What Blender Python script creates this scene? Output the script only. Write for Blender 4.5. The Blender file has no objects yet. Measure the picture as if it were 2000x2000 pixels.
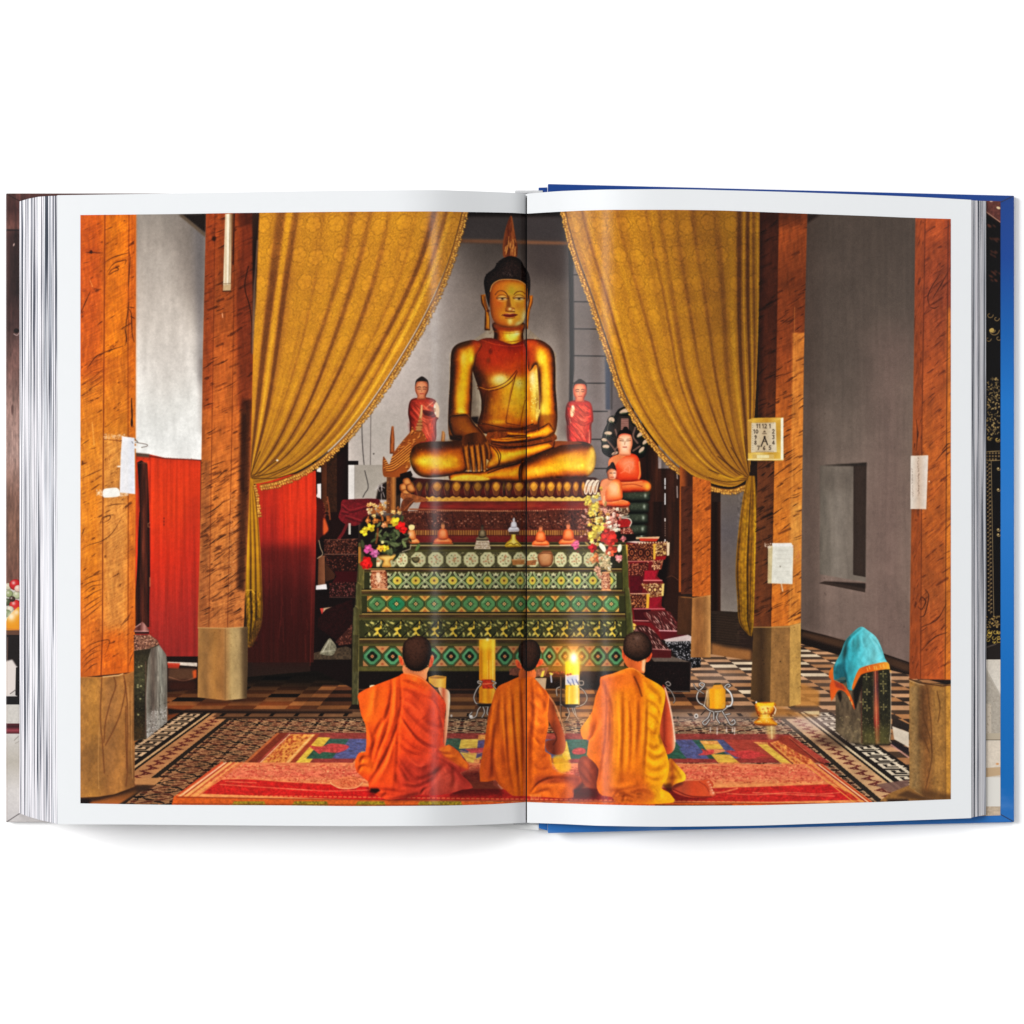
import bpy, math, random
import numpy as np

# ---------------------------------------------------------------- units
# 1 "px" is one pixel of the 2000 x 2000 photograph at table height; K turns it into metres
K = 0.00025
D = 4500.0                                     # camera height above the table, in px
CY = 994.5                                     # middle line of the book

scene = bpy.context.scene
# ---------------------------------------------------------------- camera
cam_d = bpy.data.cameras.new("camera")
cam_d.sensor_width = 36.0
cam_d.lens = 36.0 * D / 2000.0
cam_d.clip_start = 0.01
cam_d.clip_end = 50.0
cam = bpy.data.objects.new("camera", cam_d)
cam.location = (0, 0, D * K)
scene.collection.objects.link(cam)
scene.camera = cam

# ---------------------------------------------------------------- world: plain white studio surroundings
world = bpy.data.worlds.new("World")
scene.world = world
world.use_nodes = True
bg = world.node_tree.nodes.get("Background") or world.node_tree.nodes.new("ShaderNodeBackground")
bg.inputs[0].default_value = (1.0, 1.0, 1.0, 1)
bg.inputs[1].default_value = 0.33

# ---------------------------------------------------------------- lamps (studio softboxes)
def softbox(name, loc, target, sx, sy, power, col=(1, 1, 1)):
    d = bpy.data.lights.new(name, 'AREA')
    d.shape = 'RECTANGLE'
    d.size, d.size_y = sx, sy
    d.energy = power
    d.color = col
    o = bpy.data.objects.new(name, d)
    o.location = loc
    v = [t - l for t, l in zip(target, loc)]
    from mathutils import Vector
    o.rotation_euler = Vector(v).to_track_quat('-Z', 'Y').to_euler()
    scene.collection.objects.link(o)
    return o

softbox("key_softbox", (-5.4, 1.7, 4.35), (0, 0, 0), 2.6, 2.6, 510)
softbox("fill_softbox", (0.5, 3.0, 3.4), (0, 0, 0), 1.4, 1.4, 38)
# narrow strips whose sheen shows where the glossy pages curl into the gutter
softbox("strip_softbox", (2.2, 0.62, 4.0), (0.0, 0.1, 0), 1.30, 0.50, 17.0)
softbox("strip_softbox", (2.2, -0.62, 4.0), (0.0, -0.1, 0), 1.30, 0.36, 6.5)
softbox("strip_softbox", (-1.95, 0.60, 4.0), (0.0, 0.1, 0), 0.80, 0.50, 11.0)
softbox("strip_softbox", (-1.95, -0.60, 4.0), (0.0, -0.1, 0), 0.80, 0.36, 8.0)

# ---------------------------------------------------------------- exposure
scene.view_settings.view_transform = 'Standard'
scene.view_settings.look = 'None'
scene.view_settings.exposure = 0.0
scene.view_settings.gamma = 1.0
scene.view_settings.use_curve_mapping = False
scene.render.engine = 'CYCLES'
scene.render.resolution_x = 1024
scene.render.resolution_y = 1024
# ================================================================ the printed photograph, painted as ink
# Small painting kit.  All coordinates are pixels of the photograph; colours are 0-255 print colours.
class Paint:
 def __init__(s,x0,y0,w,h,seed=1):
  s.x0,s.y0,s.w,s.h=x0,y0,w,h
  s.a=np.zeros((h,w,3),dtype=np.float32)
  s.r=np.random.RandomState(seed)
  s.clip=None
  # ---- helpers
 def box(s,xa,ya,xb,yb):
  i0=max(0,int(math.floor(xa-s.x0)));i1=min(s.w,int(math.ceil(xb-s.x0))+1)
  j0=max(0,int(math.floor(ya-s.y0)));j1=min(s.h,int(math.ceil(yb-s.y0))+1)
  if i1<=i0 or j1<=j0:
   return None
  return i0,i1,j0,j1
 def grid(s,b):
  i0,i1,j0,j1=b
  return np.meshgrid(np.arange(i0,i1)+s.x0+.5,np.arange(j0,j1)+s.y0+.5)
 def put(s,b,m,col,mode=None):
  i0,i1,j0,j1=b
  if s.clip is not None:
   m=m*s.clip[j0:j1,i0:i1]
  t=s.a[j0:j1,i0:i1]
  c=np.asarray(col,dtype=np.float32)
  m3=m[...,None].astype(np.float32)
  if mode=='mul':
   t*=1-m3+m3*(c/255.0)
  elif mode=='add':
   t+=m3*c
  else:
   t+=m3*(c-t)
 def mask(s,pts,sub=4):
  """anti-aliased coverage of a polygon -> (box, array)"""
  p=np.asarray(pts,float)
  b=s.box(p[:,0].min()-1,p[:,1].min()-1,p[:,0].max()+1,p[:,1].max()+1)
  if b is None:
   return None,None
  i0,i1,j0,j1=b
  W,H=i1-i0,j1-j0
  ox,oy=i0+s.x0,j0+s.y0
  x=p[:,0]-ox;y=(p[:,1]-oy)*sub
  x2=np.roll(x,-1);y2=np.roll(y,-1)
  d=np.where(y2>y,1.0,-1.0)
  ya=np.minimum(y,y2);yb=np.maximum(y,y2)
  r0=np.clip(np.ceil(ya-.5),0,H*sub).astype(int);r1=np.clip(np.ceil(yb-.5),0,H*sub).astype(int)
  n=np.maximum(r1-r0,0)
  if n.sum()==0:
   return b,np.zeros((H,W),np.float32)
  e=np.repeat(np.arange(len(x)),n)
  k=np.arange(n.sum())-np.repeat(np.cumsum(n)-n,n)
  row=r0[e]+k
  t=(row+.5-y[e])/(y2[e]-y[e])
  xc=np.clip(x[e]+t*(x2[e]-x[e]),0,W-1e-3)
  fi=np.floor(xc).astype(int);fr=xc-fi
  acc=np.zeros((H*sub)*(W+1))
  acc+=np.bincount(row*(W+1)+fi,weights=d[e]*(1-fr),minlength=acc.size)
  acc+=np.bincount(row*(W+1)+fi+1,weights=d[e]*fr,minlength=acc.size)
  acc=np.abs(np.cumsum(acc.reshape(H*sub,W+1),axis=1))[:,:W]
  acc=np.clip(acc,0,1).reshape(H,sub,W).mean(axis=1)
  return b,acc.astype(np.float32)
 def full(s,b,m):
  o=np.zeros((s.h,s.w),np.float32)
  if b is not None:
   o[b[2]:b[3],b[0]:b[1]]=m
  return o
 def setclip(s,pts=None,smooth=0,blur=0):
  if pts is None:
   s.clip=None
   return
  b,m=s.mask(spline(pts,smooth)if smooth else pts)
  s.clip=s.full(b,m)
  if blur:
   s.clip=blur2(s.clip,blur)
   # ---- drawing
 def poly(s,pts,col,a=1.0,smooth=0,blur=0,g=None,mode=None,tex=0,tsc=(3,3)):
  """g = (x0,y0,x1,y1,col2) gradient from col to col2;  tex = strength of mottling"""
  p=spline(pts,smooth)if smooth else np.asarray(pts,float)
  if blur:
   q=np.vstack([p])
   b=s.box(p[:,0].min()-3*blur,p[:,1].min()-3*blur,p[:,0].max()+3*blur,p[:,1].max()+3*blur)
   if b is None:return
   bb,mm=s.mask(p)
   if bb is None:return
   m=np.zeros((b[3]-b[2],b[1]-b[0]),np.float32)
   m[bb[2]-b[2]:bb[3]-b[2],bb[0]-b[0]:bb[1]-b[0]]=mm
   m=blur2(m,blur)
  else:
   b,m=s.mask(p)
   if b is None:return
  if g is not None or tex:
   X,Y=s.grid(b)
   c=np.broadcast_to(np.asarray(col,np.float32),X.shape+(3,)).copy()
   if g is not None:
    gx,gy=g[2]-g[0],g[3]-g[1]
    t=np.clip(((X-g[0])*gx+(Y-g[1])*gy)/(gx*gx+gy*gy),0,1)[...,None]
    stops=g[4:]
    c=multi([np.asarray(col,np.float32)]+[np.asarray(q,np.float32)for q in stops],t)
   if tex:
    c=c*(1+tex*noise(X.shape,tsc,s.r)[...,None])
   s.put(b,m*a,c,mode)
  else:
   s.put(b,m*a,col,mode)
 def rect(s,x0,y0,x1,y1,col,**k):
  s.poly([(x0,y0),(x1,y0),(x1,y1),(x0,y1)],col,**k)
 def line(s,pts,w,col,a=1.0,soft=0.7,smooth=0,mode=None,taper=(1,1)):
  p=spline(pts,smooth,False)if smooth else np.asarray(pts,float)
  if len(p)<2:return
  pad=w/2+soft+1
  b=s.box(p[:,0].min()-pad,p[:,1].min()-pad,p[:,0].max()+pad,p[:,1].max()+pad)
  if b is None:return
  H,W=b[3]-b[2],b[1]-b[0]
  best=np.zeros((H,W),np.float32)
  n=len(p)-1
  for i in range(n):
   (xa,ya),(xb,yb)=p[i],p[i+1]
   t0,t1=i/n,(i+1)/n
   def wt(t):
    f=min(t/0.5,1.0);h=min((1-t)/0.5,1.0)
    return w*(taper[0]+(1-taper[0])*f)*(taper[1]+(1-taper[1])*h)
   wm=max(wt(t0),wt(t1))
   pd=wm/2+soft+1
   sb=s.box(min(xa,xb)-pd,min(ya,yb)-pd,max(xa,xb)+pd,max(ya,yb)+pd)
   if sb is None:continue
   sb=(max(sb[0],b[0]),min(sb[1],b[1]),max(sb[2],b[2]),min(sb[3],b[3]))
   if sb[1]<=sb[0]or sb[3]<=sb[2]:continue
   X,Y=s.grid(sb)
   dx,dy=xb-xa,yb-ya
   L=dx*dx+dy*dy+1e-9
   t=np.clip(((X-xa)*dx+(Y-ya)*dy)/L,0,1)
   d=np.hypot(X-xa-t*dx,Y-ya-t*dy)
   ww=wt(t0)+(wt(t1)-wt(t0))*t
   v=np.clip((ww/2-d)/(2*soft)+.5,0,1)*np.clip(ww/1.0,0,1)
   sl=(slice(sb[2]-b[2],sb[3]-b[2]),slice(sb[0]-b[0],sb[1]-b[0]))
   best[sl]=np.maximum(best[sl],v)
  s.put(b,best*a,col,mode)
 def ell(s,cx,cy,rx,ry,col,a=1.0,ang=0,soft=0.7,mode=None):
  R=max(rx,ry)+soft+1
  b=s.box(cx-R,cy-R,cx+R,cy+R)
  if b is None:return
  X,Y=s.grid(b)
  ca,sa=math.cos(math.radians(ang)),math.sin(math.radians(ang))
  u=((X-cx)*ca+(Y-cy)*sa)/rx;v=(-(X-cx)*sa+(Y-cy)*ca)/ry
  q=np.hypot(u,v)
  m=np.clip((1-q)*min(rx,ry)/(2*soft)+.5,0,1)
  s.put(b,m*a,col,mode)
 def glow(s,cx,cy,rx,ry,col,a=1.0,ang=0,mode=None):
  R=2.6*max(rx,ry)
  b=s.box(cx-R,cy-R,cx+R,cy+R)
  if b is None:return
  X,Y=s.grid(b)
  ca,sa=math.cos(math.radians(ang)),math.sin(math.radians(ang))
  u=((X-cx)*ca+(Y-cy)*sa)/rx;v=(-(X-cx)*sa+(Y-cy)*ca)/ry
  s.put(b,np.exp(-(u*u+v*v))*a,col,mode)
 def splat(s,P,Cc,a=1.0):
  """average coloured sample points into the pixels they fall in"""
  x=P[...,0].ravel()-s.x0;y=P[...,1].ravel()-s.y0
  c=Cc.reshape(-1,3)
  ok=(x>=0)&(x<s.w-1)&(y>=0)&(y<s.h-1)
  x,y,c=x[ok]-.5,y[ok]-.5,c[ok]
  xi=np.floor(x).astype(int);yi=np.floor(y).astype(int)
  fx,fy=x-xi,y-yi
  N=s.w*s.h
  acc=np.zeros((4,N))
  for dx,dy,wgt in((0,0,(1-fx)*(1-fy)),(1,0,fx*(1-fy)),(0,1,(1-fx)*fy),(1,1,fx*fy)):
   ii=np.clip(yi+dy,0,s.h-1)*s.w+np.clip(xi+dx,0,s.w-1)
   acc[3]+=np.bincount(ii,weights=wgt,minlength=N)
   for q in range(3):
    acc[q]+=np.bincount(ii,weights=wgt*c[:,q],minlength=N)
  w=acc[3].reshape(s.h,s.w)
  dens=np.percentile(w[w>0],8)
  m=np.clip(w/max(dens,1e-6),0,1)
  col=(acc[:3]/np.maximum(acc[3],1e-6)).reshape(3,s.h,s.w).transpose(1,2,0)
  s.put((0,s.w,0,s.h),(m*a).astype(np.float32),col.astype(np.float32))
 def mottle(s,pts,amp,sc,smooth=0):
  """multiply an area by soft noise"""
  b,m=s.mask(spline(pts,smooth)if smooth else pts)
  if b is None:return
  if s.clip is not None:
   m=m*s.clip[b[2]:b[3],b[0]:b[1]]
  n=noise(m.shape,sc,s.r)
  s.a[b[2]:b[3],b[0]:b[1]]*=(1+amp*n*m)[...,None]
 def speck(s,pts,n,col,size=(0.6,1.6),a=0.6,smooth=0,stretch=1.0,ang=0,jit=25):
  """scatter n little marks inside a polygon"""
  p=np.asarray(pts,float)
  b,m=s.mask(spline(p,smooth)if smooth else p)
  if b is None:return
  js,is_=np.nonzero(m>0.5)
  if len(js)==0:return
  k=s.r.randint(0,len(js),n)
  for q in k:
   r=s.r.uniform(*size)
   c=np.clip(np.asarray(col,float)+s.r.uniform(-jit,jit),0,255)
   s.ell(is_[q]+b[0]+s.x0,js[q]+b[2]+s.y0,r*stretch,r,c,a*s.r.uniform(.5,1),ang+s.r.uniform(-15,15),0.5)
def multi(cols,t):
 n=len(cols)-1
 t=np.clip(t,0,1)*n
 out=cols[0]+0*t
 for i in range(n):
  w=np.clip(t-i,0,1)
  out=out+(cols[i+1]-cols[i])*w
 return out
def spline(pts,n=6,closed=True):
 """Catmull-Rom through the points"""
 p=np.asarray(pts,float)
 if closed:
  q=np.vstack([p[-1],p,p[0],p[1]])
  m=len(p)
 else:
  q=np.vstack([2*p[0]-p[1],p,2*p[-1]-p[-2]])
  m=len(p)-1
 t=np.linspace(0,1,n,endpoint=False)[:,None]
 out=[]
 for i in range(m):
  a,b,c,d=q[i],q[i+1],q[i+2],q[i+3]
  out.append(.5*((2*b)+(-a+c)*t+(2*a-5*b+4*c-d)*t*t+(-a+3*b-3*c+d)*t**3))
 if not closed:
  out.append(p[-1:])
 return np.vstack(out)
def blur1(a,r,ax):
 r=int(r)
 if r<1:return a
 pad=[(0,0)]*a.ndim;pad[ax]=(r+1,r)
 c=np.cumsum(np.pad(a,pad,mode='edge'),axis=ax,dtype=np.float64)
 n=a.shape[ax]
 sl1=[slice(None)]*a.ndim;sl2=[slice(None)]*a.ndim
 sl1[ax]=slice(2*r+1,2*r+1+n);sl2[ax]=slice(0,n)
 return((c[tuple(sl1)]-c[tuple(sl2)])/(2*r+1)).astype(np.float32)
def blur2(a,sig):
 rx,ry=(sig if isinstance(sig,tuple)else(sig,sig))
 for _ in range(2):
  a=blur1(a,max(1,round(rx))if rx>0 else 0,1)
  a=blur1(a,max(1,round(ry))if ry>0 else 0,0)
 return a
def noise(shape,sc,r,octs=3):
 """smooth value noise, about -1..1, sc = (cell width, cell height)"""
 H,W=shape
 out=np.zeros((H,W),np.float32);amp=1.0;tot=0
 for o in range(octs):
  cx,cy=max(sc[0]/2**o,1.0),max(sc[1]/2**o,1.0)
  gw,gh=int(W/cx)+3,int(H/cy)+3
  g=r.uniform(-1,1,(gh,gw))
  x=np.arange(W)/cx+r.rand();y=np.arange(H)/cy+r.rand()
  x=np.clip(x,0,gw-1.001);y=np.clip(y,0,gh-1.001)
  xi=x.astype(int);yi=y.astype(int)
  fx=x-xi;fy=y-yi
  fx=fx*fx*(3-2*fx);fy=(fy*fy*(3-2*fy))[:,None]
  A=g[np.ix_(yi,xi)]*(1-fx)+g[np.ix_(yi,xi+1)]*fx
  B=g[np.ix_(yi+1,xi)]*(1-fx)+g[np.ix_(yi+1,xi+1)]*fx
  out+=amp*(A*(1-fy)+B*fy);tot+=amp;amp*=0.55
 return out/tot*1.5
def interp_pts(tab,q):
 """x as a function of y (or the reverse) through table points"""
 t=np.asarray(tab,float)
 return np.interp(q,t[:,0],t[:,1])
def lic(p,clip,lines=None,ang=None,amp=.2,L=14,cell=2.2,tint=(.8,1.1,1.25),seed=0,thr=None,col=(40,16,8),smooth=0,steps=1.0):
 """creases or grain: noise drawn out along the flow of some lines (or one angle) inside a shape"""
 q=spline(clip,smooth)if smooth else np.asarray(clip,float)
 b,m=p.mask(q)
 if b is None:return
 H,W=m.shape
 r=np.random.RandomState(seed)
 n=noise((H,W),(cell,cell),r,2)
 X,Y=p.grid(b)
 if lines is not None:
  C2=np.zeros((H,W));S2=np.zeros((H,W))
  for ln in lines:
   c=spline(ln,3,False)
   d=np.diff(c,axis=0);mid=(c[1:]+c[:-1])/2;a=2*np.arctan2(d[:,1],d[:,0]);l=np.hypot(*d.T)
   for(mx,my),aa,ll in zip(mid,a,l):
    w=ll/((X-mx)**2+(Y-my)**2+30)**1.5
    C2+=w*math.cos(aa);S2+=w*math.sin(aa)
  th=.5*np.arctan2(S2,C2)
 else:
  th=np.full((H,W),math.radians(ang))+noise((H,W),(24,30),r,2)*.16
 vx,vy=np.cos(th),np.sin(th)
 acc=n.copy();cnt=1
 for sgn in(1,-1):
  x=np.arange(W)[None,:]+np.zeros((H,1));y=np.arange(H)[:,None]+np.zeros((1,W));px,py=vx*sgn,vy*sgn
  for k in range(int(L)):
   x=np.clip(x+px*steps,0,W-1);y=np.clip(y+py*steps,0,H-1)
   xi,yi=x.astype(int),y.astype(int)
   acc+=n[yi,xi];cnt+=1
   ux,uy=vx[yi,xi],vy[yi,xi];f=np.sign(ux*px+uy*py);px,py=ux*f,uy*f
 acc=acc/cnt;acc=acc/(acc.std()+1e-6)
 if thr is not None:
  p.put(b,(np.clip((acc-thr)*1.3,0,1)*m*amp).astype(np.float32),col)
  return
 if p.clip is not None:m=m*p.clip[b[2]:b[3],b[0]:b[1]]
 e=np.exp(np.clip(acc,-2.4,2.4)[...,None]*amp*np.asarray(tint))
 p.a[b[2]:b[3],b[0]:b[1]]*=1+(e-1)*m[...,None]
def T(x0,y0,f):
 """turn enlarged-view coordinates into photograph pixels"""
 return lambda*p:[(x0+u/f,y0+v/f)for u,v in p]
A1=T(150,400,4.83);A2=T(150,700,4.83);A3=T(150,1000,4.83);A4=T(150,1280,4.83)
A5=T(450,400,3.864);A6=T(450,700,4.83);A7=T(450,950,4.83);A8=T(450,1220,4.83)
B1=T(850,400,6.44);B2=T(770,660,4.6);B3=T(680,920,6.0375);B4=T(960,920,6.0375)
B5=T(680,1080,6.0375);B6=T(960,1080,6.0375);B7=T(680,1220,5.084);B8=T(1000,1220,4.6)
C1=T(1080,400,4.6);C2=T(1080,700,4.6);C3=T(1180,980,4.83);C4=T(1450,400,4.6)
C5=T(1450,700,4.6);C6=T(1450,1000,4.6);C7=T(1280,1280,6.0375);C8=T(1540,1200,5.085)
def wall_back(p):
# plaster wall behind the statue
 p.rect(640,400,1190,1000,(66,56,52),g=(0,400,0,760,(80,70,64),(122,109,100),(150,137,127),(160,148,138)))
 p.poly([(640,470),(900,470),(880,660),(800,960),(640,1000)],(204,190,182),a=0.7,blur=50)
 p.poly([(700,560),(850,620),(830,760),(700,700)],(216,203,194),a=0.5,blur=40)
 p.poly([(690,800),(790,800),(780,1000),(690,1000)],(178,168,158),a=0.8,blur=25)
 p.poly([(930,480),(1120,480),(1120,660),(1040,660),(960,560)],(86,76,70),a=0.55,blur=30)
 p.poly([(1028,400),(1130,400),(1130,560),(1028,540)],(58,48,46),a=0.7,blur=16)
 p.poly([(1090,560),(1125,560),(1125,860),(1090,860)],(88,76,70),a=0.6,blur=10)
 p.poly([(905,730),(930,730),(935,830),(900,830)],(118,106,98),a=0.8,blur=5)
 p.mottle([(640,400),(1190,400),(1190,1000),(640,1000)],0.05,(60,90))
 p.rect(880,400,1110,424,(18,10,8),blur=3)
 p.rect(895,424,1110,468,(58,52,52),a=0.75,blur=4)
 p.poly(B1((280,430),(860,440),(1680,465),(1680,505),(860,490),(280,475)),(112,76,54),blur=1.2)
 p.poly(B1((280,475),(860,490),(1680,505),(1680,512),(860,498),(280,483)),(70,56,48),a=0.6,blur=1)
 # rod and tiled strip at the right of the statue
 p.rect(1120,470,1195,960,(104,92,88),g=(0,470,0,960,(104,92,86),(122,110,106),(110,100,98)))
 for v in(880,1218,1560,1898):
  y=400+v/6.44
  p.line([(1118,y),(1186,y+1)],2.0,(30,25,24))
 for y in(748.5,803.5,858,915,960):
  p.line([(1118,y),(1186,y)],2.0,(34,29,28))
 p.poly([(1111,480),(1119,480),(1121,640),(1121,720),(1118,760),(1116,830),(1111,830),(1113,700)],(20,16,16),blur=0.8)
 p.line([(1119,730),(1117,760),(1119,800)],2,(20,16,16),a=.8)
 p.poly([(1181,640),(1192,640),(1192,800),(1183,800)],(66,70,84),blur=1.2)
 p.rect(1192,600,1290,900,(104,94,92))
 p.rect(1193,600,1196,800,(62,56,56),blur=0.8)
 # cable at the left of the wall
 p.line(A6((1240,560),(1245,800),(1268,1060),(1300,1210),(1270,1270),(1250,1310)),1.6,(72,66,62),smooth=5)
 p.line(A6((1325,520),(1322,800),(1320,1310)),1.6,(116,106,100))
 p.ell(450+1352/4.83,700+900/4.83,1.3,1.3,(60,55,50))
def dark_back(p):
# unlit things behind the altar on the left
 p.poly(A6((780,1000),(1112,740),(1112,1450),(780,1450)),(20,7,6))
 p.rect(610,900,700,1345,(18,6,6))
 p.poly([(610,940),(680,870),(680,1050),(610,1050)],(30,9,8))
 p.poly(A6((860,960),(910,960),(910,1450),(860,1450)),(74,38,20),g=(628,0,640,0,(92,48,24)))
 p.poly(A6((910,940),(1005,880),(1005,1450),(910,1450)),(52,28,16),tex=.2)
 p.poly(A6((815,1025),(855,1030),(855,1075),(815,1068)),(216,208,196))
 p.poly(A6((818,1185),(855,1180),(855,1345),(810,1300),(820,1270)),(226,220,214))
 p.poly(A6((1112,1005),(1172,1005),(1172,1335),(1112,1335)),(214,206,198))
 p.poly(A6((1172,1005),(1600,1005),(1480,1330),(1172,1335)),(160,150,138),g=(0,900,0,980,(172,162,150)))
 p.line(A6((1268,1060),(1300,1210),(1270,1270),(1250,1310)),1.6,(72,66,62),smooth=5)
 p.poly(A6((1400,1200),(1480,1160),(1480,1330),(1372,1335)),(36,22,18),blur=1)
 # red draped bag
 p.poly(A6((1050,1345),(1110,1330),(1380,1325),(1400,1380),(1310,1450),(1320,1500),(1250,1540),(1180,1580),(1080,1560),(1020,1500),(1040,1420)),(110,24,30),smooth=4,tex=.15)
 p.line(A6((1130,1500),(1060,1650),(1010,1720)),6,(100,26,28))
 for q in([(1060,1380),(1130,1430),(1250,1400),(1370,1370)],[(1090,1480),(1150,1500),(1240,1530)],[(1050,1440),(1110,1450)]):
  p.line(A6(*q),2.5,(150,48,48),a=.6,smooth=4,soft=1.2)
  p.line(A6(*[(u,v+22)for u,v in q]),2.5,(62,12,18),a=.7,smooth=4,soft=1.2)
 p.rect(680.5,1022,685,1044,(180,172,158))
 # little figure and orange cloth by the door panel
 p.poly(A7((815,130),(880,160),(905,330),(920,420),(850,480),(815,520)),(70,16,12),smooth=3)
 p.poly(A7((880,290),(925,400),(900,440),(875,450)),(196,84,40),smooth=3,blur=1)
 p.line(A7((915,100),(930,200),(940,310)),3,(120,62,34))
 p.speck(A7((860,130),(930,130),(930,330),(890,330)),40,(160,90,60),a=.5)
 # carved stand on the far left of the altar
 def carved(q,base,n,col):
  p.poly(q,base);p.speck(q,n,col,size=(.6,1.5),a=.75,jit=30)
 carved(A7((885,500),(1200,495),(1200,640),(890,640)),(44,18,14),260,(128,72,52))
 carved(A7((895,645),(1200,645),(1200,800),(960,800),(900,760)),(36,12,10),120,(120,64,46))
 p.poly(A7((980,800),(1200,800),(1200,905),(960,905),(1000,850)),(58,8,12))
 carved(A7((930,910),(1180,905),(1180,1045),(940,1045)),(36,14,12),170,(120,62,56))
 p.line(A7((885,640),(1200,640)),1.6,(150,110,90),a=.7)
 p.line(A7((890,505),(1200,495)),1.4,(120,80,62),a=.7)
 p.line(A7((935,1045),(1180,1048)),1.4,(120,84,74),a=.6)
 p.poly(A7((830,660),(890,650),(895,940),(825,935)),(104,62,40),g=(620,0,634,0,(124,78,52)))
 p.poly(A7((895,720),(990,830),(980,870),(900,900)),(66,36,22))
 p.poly(A7((808,935),(905,920),(912,970),(806,975)),(222,214,210))
 p.line(A7((835,510),(850,580),(870,640),(820,680)),1.4,(180,160,130),smooth=4)
 p.poly(A7((845,1150),(880,1148),(865,1220)),(180,60,50));p.poly(A7((880,1148),(970,1135),(870,1210)),(170,140,110))
 p.poly(A7((830,1240),(900,1160),(1150,1060),(1170,1300),(1000,1449),(820,1330)),(34,9,9),tex=.25)
 carved(A8((990,160),(1150,0),(1150,180),(1030,200)),(60,28,22),70,(130,78,60))
 # slab with folded plastic
 p.poly(A8((745,290),(800,262),(1090,205),(1140,225),(1140,330),(800,345)),(70,56,42),tex=.25)
 p.poly(A8((845,265),(925,135),(960,150),(1000,215),(960,290),(860,280)),(122,116,96),smooth=3,tex=.2)
 p.line(A8((870,260),(930,150)),2,(188,180,160),a=.7);p.line(A8((930,250),(945,160)),1.6,(160,154,130),a=.7)
 p.line(A8((860,258),(985,240)),1.5,(176,168,150),a=.6)
 p.poly(A8((750,330),(1140,330),(1140,620),(760,600)),(20,8,7))
 p.line(A8((800,615),(1060,625)),1.4,(128,112,96),a=.7)
def red_panels(p):
# first red door, between the two left columns
 b=A2
 q=A2((553,893),(690,905),(840,940),(1170,960),(1150,2840),(553,2840))
 p.poly(q,(206,58,26),g=(0,890,0,1300,(214,62,24),(204,50,26),(168,46,36),(136,40,36)))
 p.clip=None
 p.poly([(360,980),(395,960),(392,1300),(350,1300)],(150,40,34),a=.35,blur=12)
 p.mottle(q,0.10,(5,160))
 r=p.r
 for i in range(26):
  x=r.uniform(300,388);y=r.uniform(1090,1190)
  p.line([(x,y),(x+r.uniform(-2,2),y+r.uniform(30,110))],r.uniform(.8,2.2),(88,20,22),a=r.uniform(.25,.7),taper=(.2,.1),soft=.9)
 for i in range(14):
  x=r.uniform(300,388);y=r.uniform(910,1050)
  p.line([(x,y),(x+r.uniform(-1,1),y+r.uniform(30,120))],r.uniform(.8,2),(170,36,18),a=.35,taper=(.2,.1))
 p.line([(293,890),(294,1290)],2,(168,36,24),a=.6)
 p.poly(A2((555,890),(685,903),(685,935),(560,925)),(92,78,64),blur=1)
 p.line(A2((690,925),(840,944),(1100,955),(1175,962)),2.2,(120,34,20),a=.8)
 p.speck(A2((560,930),(1100,945),(1100,960),(560,950)),24,(150,60,34),a=.6)
 for v in(60,90,120):p.ell(150+822/4.83,1000+v/4.83,1,1.6,(60,14,12),a=.7)
 # old timber leaning in front of it
 p.poly([(268,903),(276,899),(288,906),(292,1010),(293,1120),(291,1225),(265,1225),(264,1180),(268,1100),(273,1030),(272,960)],(56,22,14),g=(264,0,294,0,(34,10,8),(84,40,26),(70,30,20),(34,16,10)))
 p.poly(A3((590,0),(600,0),(590,500),(560,780),(545,1060),(545,880),(570,560),(578,250)),(22,6,6))
 p.line(A2((570,990),(660,985)),2,(100,62,48),a=.7)
 p.mottle([(266,900),(294,900),(294,1225),(264,1225)],.3,(4,60))
 p.line(A3((690,100),(672,110),(672,140),(690,142)),1.2,(188,130,96),a=.8)
 p.line(A3((690,620),(690,700)),2,(190,130,90),a=.7)
 # second red door, behind the left curtain tail
 q=A7((240,-60),(560,-110),(805,-150),(812,200),(805,700),(785,1660),(150,1660))
 p.poly(q,(204,52,24),g=(0,920,0,1290,(208,52,26),(184,44,28),(142,40,34),(88,26,22),(66,18,14),(60,20,12)))
 p.poly([(500,950),(548,950),(548,1100),(500,1100)],(120,30,30),a=.3,blur=6)
 p.poly([(551,960),(612,950),(612,1040),(553,1060)],(214,60,28),a=.45,blur=10)
 p.poly([(505,1066),(612,1066),(606,1300),(490,1300)],(48,12,10),a=.5,blur=9)
 p.mottle(q,.12,(4,120))
 for i in range(34):
  x=r.uniform(512,608);y=r.uniform(1000,1200)
  p.line([(x,y),(x+r.uniform(-2,2),y+r.uniform(30,130))],r.uniform(.7,1.8),(30,6,6),a=r.uniform(.15,.5),taper=(.2,.1),soft=.9)
 for i in range(10):
  x=r.uniform(512,600);y=r.uniform(1080,1250)
  p.line([(x,y),(x+r.uniform(-3,3),y+r.uniform(10,50))],1.6,(110,42,34),a=.35,soft=1)
 p.line([(610,1090),(606,1300)],2,(110,40,30),a=.5)
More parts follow.
